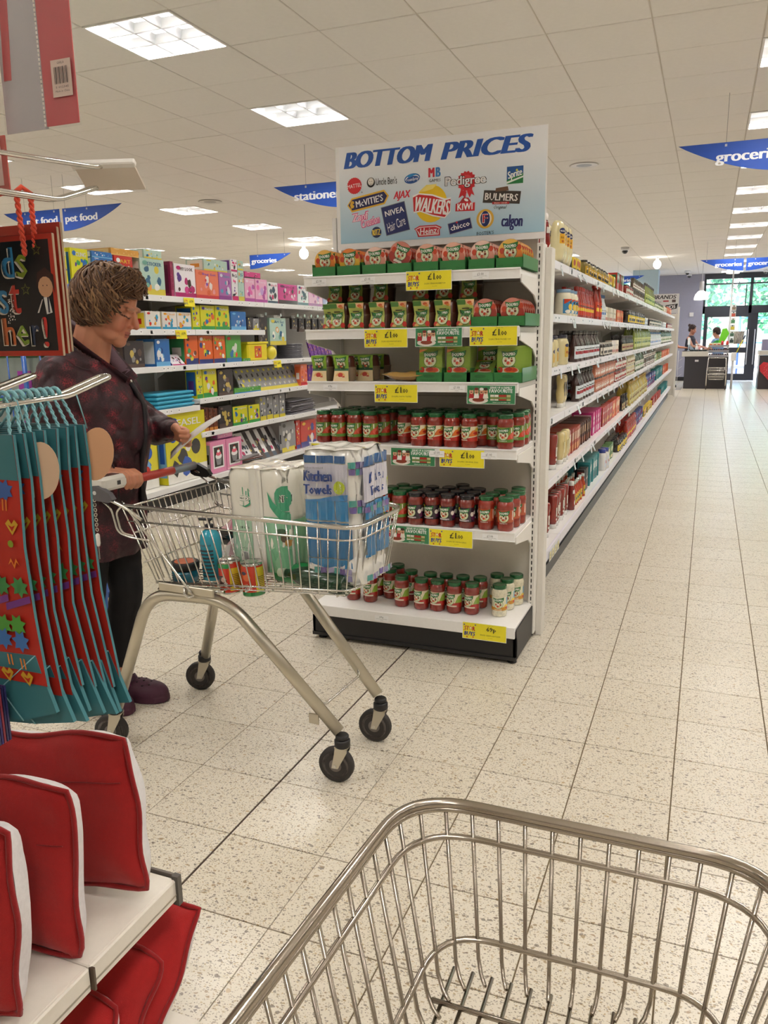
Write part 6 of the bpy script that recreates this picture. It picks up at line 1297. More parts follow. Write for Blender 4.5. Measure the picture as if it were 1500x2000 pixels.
def blobmesh(name,mb,voxel,smooth,mt,colfn,parent=None,disp=None,cut=None):
    me=bpy.data.meshes.new('tmp'); me.from_pydata(mb.v,[],mb.f); me.update()
    bm=bmesh.new(); bm.from_mesh(me); bmesh.ops.recalc_face_normals(bm,faces=bm.faces); bm.to_mesh(me); bm.free()
    o=bpy.data.objects.new('tmp',me); COL.objects.link(o)
    r=o.modifiers.new('r','REMESH'); r.mode='VOXEL'; r.voxel_size=voxel; r.adaptivity=0
    if smooth: s=o.modifiers.new('s','SMOOTH'); s.iterations=smooth; s.factor=.5
    dg=bpy.context.evaluated_depsgraph_get(); ev=bpy.data.meshes.new_from_object(o.evaluated_get(dg)); bpy.data.objects.remove(o); bpy.data.meshes.remove(me)
    ev.name=name; nv=len(ev.vertices); co=np.empty(nv*3,np.float32); ev.vertices.foreach_get('co',co); co=co.reshape(-1,3)
    if disp is not None:
        no=np.empty(nv*3,np.float32); ev.vertices.foreach_get('normal',no); no=no.reshape(-1,3)
        d=np.array([disp(Vector(c)) for c in co.tolist()],dtype=np.float32); co=co+no*d[:,None]; ev.vertices.foreach_set('co',co.ravel())
    if cut is not None:
        bm=bmesh.new(); bm.from_mesh(ev); bmesh.ops.delete(bm,geom=[v for v in bm.verts if cut(v.co)],context='VERTS'); bm.to_mesh(ev); bm.free()
        nv=len(ev.vertices); co=np.empty(nv*3,np.float32); ev.vertices.foreach_get('co',co); co=co.reshape(-1,3)
    ca=ev.color_attributes.new('col','FLOAT_COLOR','POINT')
    if callable(colfn): cc=np.array([lin(colfn(Vector(c))) for c in co.tolist()],dtype=np.float32)
    else: cc=np.tile(np.array(lin(colfn),dtype=np.float32),(nv,1))
    ca.data.foreach_set('color',cc.ravel())
    ev.polygons.foreach_set('use_smooth',[True]*len(ev.polygons)); ev.materials.clear(); ev.materials.append(mt); ev.update()
    ob=bpy.data.objects.new(name,ev); COL.objects.link(ob)
    if parent: ob.parent=parent
    return ob
def mixc(a,b,t):
    t=max(0,min(1,t)); a=lin(a);b=lin(b); return tuple(a[i]*(1-t)+b[i]*t for i in range(3))+(1.,)
def head_prims(mb,M,sc=1.,female=True):
    E=lambda c,r:mb.ell((0,0,0),(1,1,1),18,12,T=M@Mt(c[0]*sc,c[1]*sc,c[2]*sc)@Matrix.Diagonal((r[0]*sc,r[1]*sc,r[2]*sc,1)))
    E((-.012,0,.032),(.100,.078,.098)); E((.030,0,-.028),(.066,.064,.088)); E((.030,0,-.078),(.052,.054,.038)); E((.012,0,-.076),(.060,.063,.042)); E((.071,0,-.100),(.026,.033,.024)); E((.062,0,-.084),(.034,.040,.028)); E((.034,0,-.098),(.040,.044,.024))
    for s in (-1,1):
        E((.055,s*.034,-.036),(.036,.030,.036)); E((.086,s*.028,.024),(.014,.026,.010)); E((.079,s*.031,-.001),(.0165,.0185,.0155)); E((.100,s*.0125,-.036),(.010,.008,.0075)); E((.045,s*.040,-.080),(.032,.020,.024))
        E((-.005,s*.078,-.012),(.016,.009,.030))
    cap(mb,M@Vector((.092*sc,0,.010*sc)),.0095*sc,M@Vector((.114*sc,0,-.027*sc)),.0125*sc)
    E((.058,0,-.060),(.040,.042,.036)); E((.0915,0,-.0615),(.010,.022,.0060)); E((.090,0,-.0728),(.010,.018,.0068)); E((.086,0,-.050),(.012,.020,.012))
def head_color(M,sc=1.,skin='#c98d74',old=False):
    MI=M.inverted()
    def f(c):
        p=MI@c; p=p/sc
        if p.x>.03 and abs(p.z)<.13 and p.length<.16:
            y=abs(p.y)
            if p.x>.0915 and y<.022 and -.079<p.z<-.056:
                return lin('#7a3a32') if abs(p.z+.0670)<.0013 else lin('#ad6658')
            ez=-.0062+14*(y-.031)**2
            if p.x>.060 and .013<y<.050 and abs(p.z-ez)<.0021: return lin('#3a2018')
            if p.x>.066 and .012<y<.052 and abs(p.z-(.028-.12*abs(y-.03)))<.0038: return lin('#a4745a')
            t=math.exp(-(((y-.04)/.026)**2+((p.z+.040)/.028)**2)); n=math.exp(-((p.x-.118)**2+y*y+(p.z+.034)**2)/.0004)
            return mixc(skin,'#b85a44',.55*t+.4*n)
        return lin(skin)
    return f
# ---------------------------------------------------------------- the woman
BO=Vector((-2.10,2.335,0)); ph=math.radians(12); bf=Vector((math.cos(ph),math.sin(ph),0)); bl=Vector((-math.sin(ph),math.cos(ph),0))
def Bp(f,l,z): return BO+bf*f+bl*l+Vector((0,0,z))
wm=thing('person','woman with short wavy brown hair in maroon patterned jacket reading a list','person',(0,0,0))
HC=Vector((-2.004,2.366,1.545)); psi=math.radians(17); HM=Matrix.Translation(HC)@Matrix.Rotation(psi,4,'Z')@Matrix.Rotation(math.radians(24),4,'Y')
mb=MB(); head_prims(mb,HM)
nb=Bp(-.005,0,1.335)
chain(mb,[(Bp(-.01,0,1.25),.085),(Bp(-.005,0,1.36),.062),(HM@Vector((-.030,0,-.070)),.062)]); chain(mb,[(Bp(.030,0,1.33),.048),(HM@Vector((-.004,0,-.088)),.044)])
trings=[(.70,-.01,.125,.165),(.85,-.01,.14,.175),(1.0,.0,.14,.165),(1.12,.02,.145,.17),(1.22,.018,.135,.175),(1.30,.0,.10,.165),(1.36,-.01,.055,.08)]
loft(mb,[(Bp(f,0,z),bf*a,bl*b) for z,f,a,b in trings])
RS,RE,RWr=Bp(-.02,-.165,1.285),Vector((-2.135,2.115,1.01)),Vector((-1.943,2.205,.972))
LS,LE,LWr=Bp(-.01,.165,1.285),Vector((-2.0,2.565,1.085)),Vector((-1.868,2.50,1.088))
chain(mb,[(RS,.050),(Bp(-.03,-.19,1.20),.046),(RE,.038),(RWr,.027)]); chain(mb,[(LS,.050),(Bp(-.01,.18,1.20),.045),(LE,.038),(LWr,.026)])
HG=Vector((-1.873,2.33,0))+Matrix.Rotation(TH,3,'Z')@Vector((.018,-.105,.945))
A=Matrix.Rotation(TH,3,'Z')@Vector((0,1,0)); Xd=Vector((1,0,0)); Zd=Vector((0,0,1))
for i in range(4):
    s=-.031+.0205*i; L_=(.92,1.0,.98,.85)[3-i]; c=HG+A*s
    K=c-Xd*.034+Zd*.024
    chain(mb,[(RWr+A*(s*.45)+Zd*.004,.0165),(K,.0125)],10)
    chain(mb,[(K,.0118),(c-Xd*.004+Zd*.0285,.0105),(c+Xd*.022*L_+Zd*.016,.0098),(c+Xd*.026*L_-Zd*.007,.0090),(c+Xd*.013-Zd*.0235*L_,.0082)],10)
chain(mb,[(RWr+A*.018,.017),(HG+A*.030-Xd*.042+Zd*.002,.0145),(HG+A*.036-Xd*.022-Zd*.017,.0118),(HG+A*.028+Xd*.004-Zd*.025,.0100)],10)
S_=Vector((-.12,.42,-.90)).normalized(); Fd=Vector((.93,-.30,-.12)).normalized(); N_=Vector((-.3,-.85,.1)).normalized()
for i in range(4):
    s=-.022+.0195*i; L_=(.95,1.,.95,.78)[i]; K=LWr+Fd*.078+S_*s
    chain(mb,[(LWr+S_*(s*.5)+Fd*.01,.017),(K,.0125)],10)
    chain(mb,[(K,.0115),(K+Fd*.033*L_+N_*.010,.0102),(K+Fd*.048*L_+N_*.030*L_,.0094),(K+Fd*.040*L_+N_*.050*L_,.0082)],10)
chain(mb,[(LWr+Fd*.015-S_*.014,.0165),(LWr+Fd*.045-S_*.030+N_*.012,.0140),(LWr+Fd*.072-S_*.030+N_*.026,.0115),(LWr+Fd*.096-S_*.020+N_*.034,.0095)],10)
# legs and feet
FR=dict(hip=Bp(-.01,-.085,.86),kn=Vector((-2.135,2.262,.47)),an=Vector((-2.185,2.258,.085)),toe=Vector((-2.03,2.292,.040)))
FL=dict(hip=Bp(-.01,.085,.86),kn=Vector((-2.070,2.405,.47)),an=Vector((-2.125,2.392,.085)),toe=Vector((-2.0,2.425,.040)))
for q in (FR,FL):
    chain(mb,[(q['hip'],.085),(q['kn'],.052),(q['an']+Vector((.0,0,.16)),.043),(q['an'],.034)]); cap(mb,q['an']+Vector((-.02,0,-.035)),.034,q['toe'],.030); cap(mb,q['kn']+Vector((-.025,0,-.12)),.045,q['an']+Vector((0,0,.1)),.036)
hc=head_color(HM,1.,'#c98a6c')
blobmesh('body',mb,.0032,2,SKIN,hc,wm)
# leggings
mb=MB()
for q in (FR,FL): chain(mb,[(q['hip']+Vector((0,0,.02)),.108),(lerp(q['hip'].z,q['kn'].z,0) and q['hip'].lerp(q['kn'],.5),.086),(q['kn'],.064)],20); chain(mb,[(q['kn'],.064),(q['kn'].lerp(q['an'],.35)+Vector((-.012,0,0)),.061),(q['kn'].lerp(q['an'],.78),.047),(q['an']+Vector((-.0,0,.065)),.043)],20)
cap(mb,Bp(-.02,-.05,.84),.13,Bp(-.02,.05,.84),.13)
zc={}
blobmesh('leggings',mb,.006,3,mat('black_jersey',col='#0f0e12',rough=.9,noise=.2),'#17151a',wm,disp=lambda c:0.0007*math.sin(c.z*95+8*NZ.noise(c*7)),cut=lambda c:c.z<(.128 if c.y<2.335 else .150))
# jacket
jm=bpy.data.materials.new('maroon_patterned_cotton'); jm.use_nodes=True; n=jm.node_tree; b=n.nodes['Principled BSDF']; L=n.links.new
tc=n.nodes.new('ShaderNodeTexCoord'); nz=n.nodes.new('ShaderNodeTexNoise'); nz.inputs['Scale'].default_value=60; nz.inputs['Detail'].default_value=3; L(tc.outputs['Object'],nz.inputs['Vector'])
ad=n.nodes.new('ShaderNodeVectorMath'); ad.operation='MULTIPLY_ADD'; L(nz.outputs['Color'],ad.inputs[0]); ad.inputs[1].default_value=(.03,.03,.03); L(tc.outputs['Object'],ad.inputs[2])
vo=n.nodes.new('ShaderNodeTexVoronoi'); vo.inputs['Scale'].default_value=17; vo.inputs['Randomness'].default_value=.75; L(ad.outputs[0],vo.inputs['Vector'])
cr=n.nodes.new('ShaderNodeValToRGB'); e=cr.color_ramp.elements; e[0].position=.06; e[0].color=lin('#a32a38'); e[1].position=.46; e[1].color=lin('#3f1420'); x=e.new(.24); x.color=lin('#701e2b'); x=e.new(.75); x.color=lin('#2a0f18'); L(vo.outputs['Distance'],cr.inputs[0])
n2=n.nodes.new('ShaderNodeTexNoise'); n2.inputs['Scale'].default_value=240; L(tc.outputs['Object'],n2.inputs['Vector']); cr2=n.nodes.new('ShaderNodeValToRGB'); cr2.color_ramp.elements[0].position=.42; cr2.color_ramp.elements[1].position=.56
L(n2.outputs['Fac'],cr2.inputs[0]); mx=n.nodes.new('ShaderNodeMix'); mx.data_type='RGBA'; mx.inputs[6].default_value=lin('#260c14'); L(cr.outputs[0],mx.inputs[7]); L(cr2.outputs[0],mx.inputs[0]); L(mx.outputs[2],b.inputs['Base Color'])
b.inputs['Roughness'].default_value=.62; b.inputs['Sheen Weight'].default_value=0
bp=n.nodes.new('ShaderNodeBump'); bp.inputs['Strength'].default_value=.5; bp.inputs['Distance'].default_value=.01; n3=n.nodes.new('ShaderNodeTexNoise'); n3.inputs['Scale'].default_value=22; n3.inputs['Detail'].default_value=4; L(tc.outputs['Object'],n3.inputs['Vector']); L(n3.outputs['Fac'],bp.inputs['Height']); L(bp.outputs[0],b.inputs['Normal'])
mb=MB()
jr=[(.625,-.015,.160,.195),(.66,-.015,.165,.20),(.80,-.01,.172,.205),(.95,.005,.172,.20),(1.08,.030,.178,.198),(1.20,.030,.168,.198),(1.28,.014,.145,.192),(1.34,-.002,.116,.178),(1.385,-.004,.098,.138),(1.425,.002,.082,.095),(1.455,.008,.074,.080),(1.50,.018,.066,.068)]
loft(mb,[(Bp(f,0,z),bf*a,bl*b_) for z,f,a,b_ in jr],40)
chain(mb,[(Bp(-.02,-.150,1.308),.082),(Bp(-.03,-.20,1.20),.078),(RE,.068),(RE.lerp(RWr,.55),.060),(RWr.lerp(RE,.12),.044),(RWr.lerp(RE,.02),.036)],20)
chain(mb,[(Bp(-.01,.150,1.308),.082),(Bp(-.01,.19,1.20),.076),(LE,.070),(LE.lerp(LWr,.55),.058),(LWr.lerp(LE,.14),.043),(LWr.lerp(LE,.02),.035)],20)
def jd(c):
    v=Vector((c.x,c.y,c.z)); s=0
    d=abs(NZ.noise(Vector((v.x*9,v.y*9,v.z*6)))); s+=-.010*max(0,.22-d)/.22
    d=abs(NZ.noise(Vector((v.x*16+3,v.y*16,v.z*14)))); s+=-.004*max(0,.2-d)/.2
    if v.z<.9: a=math.atan2(v.y-2.335,v.x+2.10); s+=.008*math.sin(a*9+2)*(.9-v.z)/.25
    rr=min((v-RWr).length,(v-LWr).length)
    if rr<.09: s+=.004*math.sin(rr*420)*(.09-rr)/.09
    return s
def jcut(c):
    q=c-BO; f=q.dot(bf); l=q.dot(bl)
    if c.z<.640: return True
    if f>.02 and c.z>1.262 and abs(l-.006)<(c.z-1.262)*.62: return True
    if c.z>1.428-.75*f and abs(l)<.12: return True
    return (c-RWr).length<.030 or (c-LWr).length<.028
blobmesh('jacket',mb,.0055,3,jm,'#3a1a20',wm,disp=jd,cut=jcut)
# collar, zip, hem band
def strip(path,outs,h,name,mt,col,par,th=.004):
    vs=[]
    for (p,o_) in zip(path,outs):
        p=Vector(p); o_=Vector(o_); vs+=[p,p+o_*h,p+o_*h+Vector((0,0,-.001))+(-o_.cross(Vector((0,0,1)))*0),p+Vector((0,0,-.001))]
    n_=len(path); fs=[]
    for i in range(n_-1):
        for k in range(3): fs.append((4*i+k,4*i+k+1,4*(i+1)+k+1,4*(i+1)+k))
    o=MB().add(vs,fs,col,True).obj(name,mt,par,recalc=False); s=o.modifiers.new('s','SOLIDIFY'); s.thickness=th; return o
cp=[];co_=[]
for k in range(29):
    t=k/28; a=-2.55+5.10*t+PI      # angle round the neck, from right front over the back to left front
    w=abs(t-.5)*2; ex=.075+.012*w**2
    f=math.cos(a)*(.072+.03*w**3)-.012; l=math.sin(a)*ex
    f+=.016; z=1.482-.108*w-.110*max(0,w-.62)/.38
    if w>.62: f+=.055*(w-.62)/.38; l*=1-.72*((w-.62)/.38)
    cp.append(Bp(f,l,z)); o_=(bf*math.cos(a)*.45+bl*math.sin(a)*.55+Vector((0,0,.95-.55*w))).normalized(); co_.append(o_)
strip(cp,co_,.052,'collar',jm,'#3a1a20',wm); strip([p+Vector((0,0,.002))-(bf*math.cos(-2.55+5.1*k/28+PI)+bl*math.sin(-2.55+5.1*k/28+PI))*.004 for k,p in enumerate(cp)],co_,.047,'collar_lining',mat('collar_lining',rough=.8),'#6d5560',wm,.001)
zp=[]
for k in range(24):
    z=1.275-.60*k/23
    for (a,b2) in zip(jr,jr[1:]):
        if a[0]<=z<=b2[0]: t=(z-a[0])/(b2[0]-a[0]); f=lerp(a[1]+a[2],b2[1]+b2[2],t)
    zp.append(Bp(f+.001,.012*math.sin(k*.5),z))
MB().tube(zp,.010,6,'#17131a').obj('zip',mat('zip_tape',rough=.5),wm); MB().ell(tuple(zp[0]+Vector((.004,0,.006))),(.005,.005,.007),8,6,'#c9c4c0').obj('zip_pull',CHR,wm)
MB().tube([Bp(.158,-.10,.96),Bp(.150,-.13,.90),Bp(.147,-.13,.84)],.004,6,'#1f1218').obj('pocket_edge',mat('zip_tape',rough=.5),wm)
# hair: underlying cap and many wavy locks
def Hd(th,az):   # direction; crown axis tilted back
    d=Vector((math.sin(th)*math.cos(az),math.sin(th)*math.sin(az),math.cos(th))); return Matrix.Rotation(-.30,3,'Y')@d
HRAD=Vector((.122,.104,.128)); HCN=Vector((-.020,0,.018))
def hp_(th,az,off): 
    d=Hd(th,az); 
    return HCN+Vector((d.x*HRAD.x,d.y*HRAD.y,d.z*HRAD.z))*(1+off)
def thmax(az):
    c=math.cos(az); return 1.18 if c>.74 else (1.18+(1.92-1.18)*min(1,(.74-c)/.60) if c>.14 else 1.92+.16*min(1,(.14-c)/.8))
mb=MB(); g=random.Random(5)
vs=[];nA,nT=48,18
for j in range(nT+1):
    for i in range(nA):
        az=2*PI*i/nA; th=thmax(az)*.93*j/nT; vs.append(HM@hp_(max(th,.001),az,-.045+.012*math.sin(az*7+th*5)))
mb.add(vs,[(j*nA+i,j*nA+(i+1)%nA,(j+1)*nA+(i+1)%nA,(j+1)*nA+i) for j in range(nT) for i in range(nA)],'#4a3324',True)
HCc=['#5c3f2c','#6c4b35','#4a3224','#7d5c40','#533a29','#8e6c4c','#654731']
for _ in range(1500):
    az=g.uniform(-PI,PI); tm=thmax(az); t0=g.uniform(0,1)**.6*tm*.92; ln=g.uniform(.5,.95); ph_=g.uniform(0,6.3)+az*3+t0*2; fr=g.uniform(5.5,7.5); am=g.uniform(.05,.11); cu=.22+g.uniform(-.12,.12); of=g.uniform(-.05,.045)
    pts=[];rr=[];N=10
    for i in range(N):
        t=i/(N-1); th=min(t0+ln*t,tm+.20+.1*math.sin(ph_)); a2=az+am*math.sin(fr*t+ph_)/max(.35,math.sin(max(th,.3)))+cu*t
        flip=.06*max(0,t-.6)/.4*(1 if th>1.5 else .3); pts.append(HM@hp_(th,a2,of+.018*math.sin(fr*t*1.3+ph_)+flip)); rr.append((.0047 if i<N-1 else .001)*(.55+.45*math.sin(PI*min(1,t+.15)))*g.uniform(.8,1.2))
    mb.tube(pts,rr,4,g.choice(HCc),cap=False)
# fringe sweeping forward over the brow
for _ in range(230):
    az=g.uniform(-.95,.95); t0=g.uniform(.55,1.05); ph_=g.uniform(0,6.3); pts=[];rr=[]
    for i in range(8):
        t=i/7; pts.append(HM@hp_(t0+.36*t,az+.10*math.sin(6*t+ph_)-.12*t,.03+.24*math.sin(PI*t*.75)*g.uniform(.8,1.1)*(1-.2*t)+.02*math.sin(5*t+ph_))); rr.append(.0044*(1-.7*t))
    mb.tube(pts,rr,4,g.choice(HCc),cap=False)
mb.obj('hair',HAIRM,wm,recalc=False)
# list
p0,p1=Vector((-1.652,2.50,1.150)),Vector((-1.842,2.44,1.010)); wd=Vector((-.55,.80,.18)).normalized()*.088; vs=[]
for i in range(9):
    t=i/8; c=p0.lerp(p1,t)+Vector((0,0,.012*math.sin(PI*t)-.006*t)); k=.0+.006*math.sin(4*t); w_=wd*(.55+.45*min(1,t*3)); vs+=[c-w_/2,c+Vector((0,0,k)),c+w_/2]
o=MB().add(vs,[(3*i+k,3*i+k+1,3*i+k+4,3*i+k+3) for i in range(8) for k in (0,1)],'#d9d4d0',True).obj('shopping_list',CARD,None,recalc=False); s=o.modifiers.new('s','SOLIDIFY'); s.thickness=.0012; tag(o,'creased white paper shopping list held in the woman\'s left hand','list')
# clogs
def clog(an,toe,name,lab=None):
    d=(toe-an); d.z=0; d.normalize(); lx=Vector((-d.y,d.x,0)); M=Matrix(((d.x,lx.x,0,an.x),(d.y,lx.y,0,an.y),(0,0,1,0),(0,0,0,1)))
    mb=MB(); E=lambda c,r:mb.ell((0,0,0),(1,1,1),20,12,T=M@Mt(*c)@Matrix.Diagonal((r[0],r[1],r[2],1)))
    sole=[(-.075,.028),(-.05,.038),(0,.037),(.06,.041),(.11,.050),(.155,.046),(.185,.030),(.195,.012)]
    poly=[(x,-w) for x,w in sole]+[(x,w) for x,w in sole[::-1]]
    mb.prism(poly,.002,.024,'z',T=M); E((.115,0,.034),(.080,.051,.048)); E((.080,0,.038),(.075,.047,.054)); E((-.045,0,.026),(.036,.038,.026))
    def inside(c): q=M.inverted()@c; return q.z<.0005
    def dents(c): 
        q=M.inverted()@c; return -.004 if (q.z<.012) else 0
    o=blobmesh(name,mb,.0032,3,mat('clog_foam',rough=.6,noise=.06),'#4a2136',wm)
    hol=MB()
    for (x,y) in ((.075,-.022),(.075,.0),(.075,.022),(.100,-.032),(.100,-.011),(.100,.011),(.100,.032),(.126,-.024),(.126,0),(.126,.024)):
        zz=.034+.048*math.sqrt(max(0,1-((x-.115)/.080)**2-(y/.050)**2)); z2=.038+.054*math.sqrt(max(0,1-((x-.080)/.075)**2-(y/.046)**2)) if ((x-.080)/.075)**2+(y/.046)**2<1 else 0
        hol.ell((0,0,0),(1,1,1),8,6,'#170c12',T=M@Mt(x,y,max(zz,z2)-.0005)@Matrix.Diagonal((.0052,.0045,.0018,1)))
    for x in (.05,.075,.10,.125,.15): 
        for s in (-1,1): hol.ell((0,0,0),(1,1,1),8,6,'#170c12',T=M@Mt(x,s*(.0485-.9*abs(x-.11)*.25),.030)@Matrix.Diagonal((.005,.003,.004,1)))
    hh=hol.obj('ventilation_holes',mat('dark_hole',rough=.9),o,recalc=False); hh['kind']='stuff'
    pts=[M@Vector(p) for p in ((.010,-.043,.048),(-.040,-.046,.060),(-.078,-.028,.068),(-.090,0,.070),(-.078,.028,.068),(-.040,.046,.060),(.010,.043,.048))]
    if name: 
        sp=[M@Vector(p) for p in ((-.035,-.044,.040),(.010,-.046,.070),(.048,-.030,.092),(.060,0,.098),(.048,.030,.092),(.010,.046,.070),(-.035,.044,.040))]
        MB().tube(round_path(sp,.03,4),.0085,4,'#43203a',sq=(.45,1.)).obj('heel_strap',mat('clog_foam',rough=.6,noise=.06),o)
        MB().ell(tuple(M@Vector((-.035,-.0475,.040))),(.006,.003,.006),10,8,'#b8a8ae').obj('strap_rivet',CHR,o)
    g=random.Random(3); fz=MB()
    for _ in range(420):
        a=g.uniform(-2.3,2.3)+PI; q=M@Vector((-.018+.058*math.cos(a),.038*math.sin(a),.040+g.uniform(0,.014))); fz.tube([q,q+Vector((g.uniform(-.006,.006),g.uniform(-.006,.006),g.uniform(.002,.008)))],.0018,3,g.choice(['#5a2348','#6e2c58','#4a1c3a']),cap=False)
    for _ in range(200):
        t=g.random(); q=M@Vector((.052+.004*g.random(),lerp(-.036,.036,t),.080-.012*abs(t-.5)*2+g.uniform(0,.006))); fz.tube([q,q+Vector((g.uniform(-.008,.002),g.uniform(-.004,.004),g.uniform(.001,.006)))],.0018,3,g.choice(['#5a2348','#6e2c58']),cap=False)
    fo=fz.obj('fleece_lining',FAB,o,recalc=False); fo['kind']='stuff'
clog(FR['an'],FR['toe'],'clog'); clog(FL['an'],FL['toe'],'clog')

# ---------------------------------------------------------------- people at the checkouts (small, far away)
def far_person(x,y,head,hairc,top,bottom,lab,h=1.66,lean=0.,arms='down',seated=False,bun=False,skin='#c58d76',bald=False):
    t=thing('person',lab,'person',(x,y,0),head); s=h/1.66; z=lambda v:v*s
    HMl=Mt(.02+lean*.5,0,z(1.53),0,.35 if lean else .1,0)
    mb=MB(); head_prims(mb,HMl,s*.98); chain(mb,[((-.01+lean*.3,0,z(1.30)),.07),((.0+lean*.45,0,z(1.46)),.052)],10)
    loft(mb,[((lean*k,0,z(zz)),(a,0,0),(0,b,0)) for zz,a,b,k in ((.86,.11,.16,0),(1.0,.10,.14,.05),(1.15,.115,.16,.15),(1.28,.10,.17,.28),(1.36,.05,.09,.34))],20)
    A_=[]
    for sd in (-1,1):
        sh=Vector((lean*.28,sd*.17,z(1.30))); 
        if arms=='fwd': el=Vector((.14+lean*.2,sd*.21,z(1.08))); wr=Vector((.36,sd*.13,z(1.05)))
        else: el=Vector((-.02,sd*.23,z(1.03))); wr=Vector((.08,sd*.22,z(.82)))
        A_.append((sh,el,wr)); chain(mb,[(sh,.045),(el,.036),(wr,.024)],10)
        d=(wr-el).normalized()
        for k in range(4): chain(mb,[(wr,.016),(wr+d*.075+Vector((0,(k-1.5)*.019,0)),.011),(wr+d*.13+Vector((0,(k-1.5)*.021,-.02)),.008)],8)
        chain(mb,[(wr,.015),(wr+d*.05+Vector((0,-sd*.035,0)),.011),(wr+d*.08+Vector((0,-sd*.045,-.01)),.009)],8)
        hp=Vector((0,sd*.085,z(.88))); kn=Vector((.02,sd*.09,z(.48))); an=Vector((-.01,sd*.095,.09)); chain(mb,[(hp,.08),(kn,.055),(an,.036)],10); cap(mb,an+Vector((-.03,0,-.05)),.034,an+Vector((.13,0,-.055)),.028)
    blobmesh('body',mb,.008,2,SKIN,head_color(HMl,s*.98,skin),t)
    mb=MB(); loft(mb,[((lean*k,0,z(zz)),(a,0,0),(0,b,0)) for zz,a,b,k in ((.80,.135,.185,0),(.95,.13,.17,.03),(1.12,.135,.175,.13),(1.27,.118,.185,.27),(1.37,.06,.10,.34))],20)
    for (sh,el,wr) in A_: 
        if top[1]: chain(mb,[(sh,.06),(sh.lerp(el,top[1]),.052)],12)
    blobmesh('shirt',mb,.009,2,mat('shirt_cotton',rough=.85,noise=.1),top[0],t)
    mb=MB()
    for sd in (-1,1): chain(mb,[((0,sd*.08,z(.88)),.10),((.02,sd*.09,z(.48)),.068),((-.01,sd*.095,.12),.052)],12)
    blobmesh('trousers',mb,.009,2,mat('shirt_cotton',rough=.85,noise=.1),bottom,t)
    mb=MB()
    for sd in (-1,1): cap(mb,(-.05,sd*.095,.036),.036,(.14,sd*.095,.032),.032)
    mb.obj('shoes',BLK,t)
    if hairc:
        mb=MB(); E=lambda c,r:mb.ell((0,0,0),(1,1,1),16,10,T=HMl@Mt(*c)@Matrix.Diagonal((r[0],r[1],r[2],1)))
        E((-.025,0,.050),(.105,.090,.095)); E((-.055,0,-.01),(.06,.08,.07))
        if bun: E((-.125,0,.085),(.042,.042,.042))
        blobmesh('hair',mb,.008,1,HAIRM,hairc,t,disp=lambda c:.004*math.sin(c.x*160+c.z*120))
    return t
far_person(-.50,24.4,-.35,'#3a2620',('#2b2a36',0.),'#2a2a34','woman with dark hair in a bun and sleeveless top standing behind the first checkout',1.66,arms='fwd',bun=True,lean=.05)
far_person(.24,23.75,PI-.5,'#33231d',('#7f9cc8',.45),'#23252e','dark-haired cashier in a light blue shirt with red collar looking down at the checkout',1.56,lean=.14,arms='fwd')
far_person(-.93,23.35,.1,None,('#7aa8c8',.5),'#3a3a44','balding older person in a light blue shirt half hidden by the far shelf end',1.66,arms='fwd',skin='#c98a72')
# ============================================================ LEFT FOREGROUND: gift display with cushions
gu=thing('display_shelving','cream steel display shelving at lower left holding red cushions and gift bags on hooks','shelving')
CRM='#efe8dc'
def gshelf(y0,y1,z,x1,h=.046):
    mb=MB().box(-1.36,y0,z-.022,x1-.006,y1,z,CRM,.002).box(x1-.010,y0,z-h,x1,y1,z,CRM,.003).box(x1-.0005,y0+.004,z-h*.72,x1+.0012,y1-.004,z-h*.66,'#a59c8c')
    return mb.obj('shelf',POWD,gu)
s1=gshelf(.868,1.105,.400,-.892); MB().box(-.896,.868,.355,-.886,.872,.398,'#5a4a3c').obj('joint_slot',POWD,s1)
gshelf(-.30,.8665,.400,-.892); gshelf(-.30,1.105,.085,-.86,.06)
MB().box(-1.36,1.108,.352,-.888,1.113,.405,'#6e655c').box(-.90,1.100,.345,-.886,1.112,.408,'#55504a').obj('end_bracket',POWD,gu)
MB().box(-1.40,-.30,0,-1.36,1.12,1.95,'#d9d2c6').obj('back_panel',POWD,gu)
mb=MB().box(-1.36,.395,.44,-.70,.405,1.95,'#cfc9bf'); mb.obj('side_panel',POWD,gu)
MB().box(-1.36,-.30,0,-.95,1.10,.03,'#2a2828').obj('plinth',BLK,gu)
def euro(x,y1,z0,z1,r=.0034,w=.016):
    pts=[(x-w/2,.40,z0-.004),(x-w/2,y1-.075,z0+(z1-z0)*.35),(x-w/2,y1,z1),(x+w/2,y1,z1),(x+w/2,y1-.075,z0+(z1-z0)*.35),(x+w/2,.40,z0-.004)]
    return MB().tube(round_path(pts,.012,5),r,10).obj('hook',CHR,gu)
euro(-.695,.803,1.350,1.379); euro(-.812,.800,1.352,1.380); euro(-.800,.935,1.588,1.628,.0030,.012)
MB().tube(round_path([(-.800,.40,1.615),(-.800,.94,1.656),(-.800,.955,1.660)],.02),.0032,10).obj('ticket_arm',CHR,gu)
T=Mt(-.802,.955,1.660,1.0,0,.30)@Matrix.Scale(.86,4)
mb=MB().box(-.045,-.002,-.052,.055,.002,.0,'#e3d6c6').box(-.048,-.005,-.002,.058,.006,.010,'#f1eee8',.002).xf(T); th_=mb.obj('ticket_holder',PLAS,gu)
MB().box(-.048,-.004,-.056,.058,-.0025,.006,'#ffffff').xf(T).obj('clear_cover',CLEAR,th_)
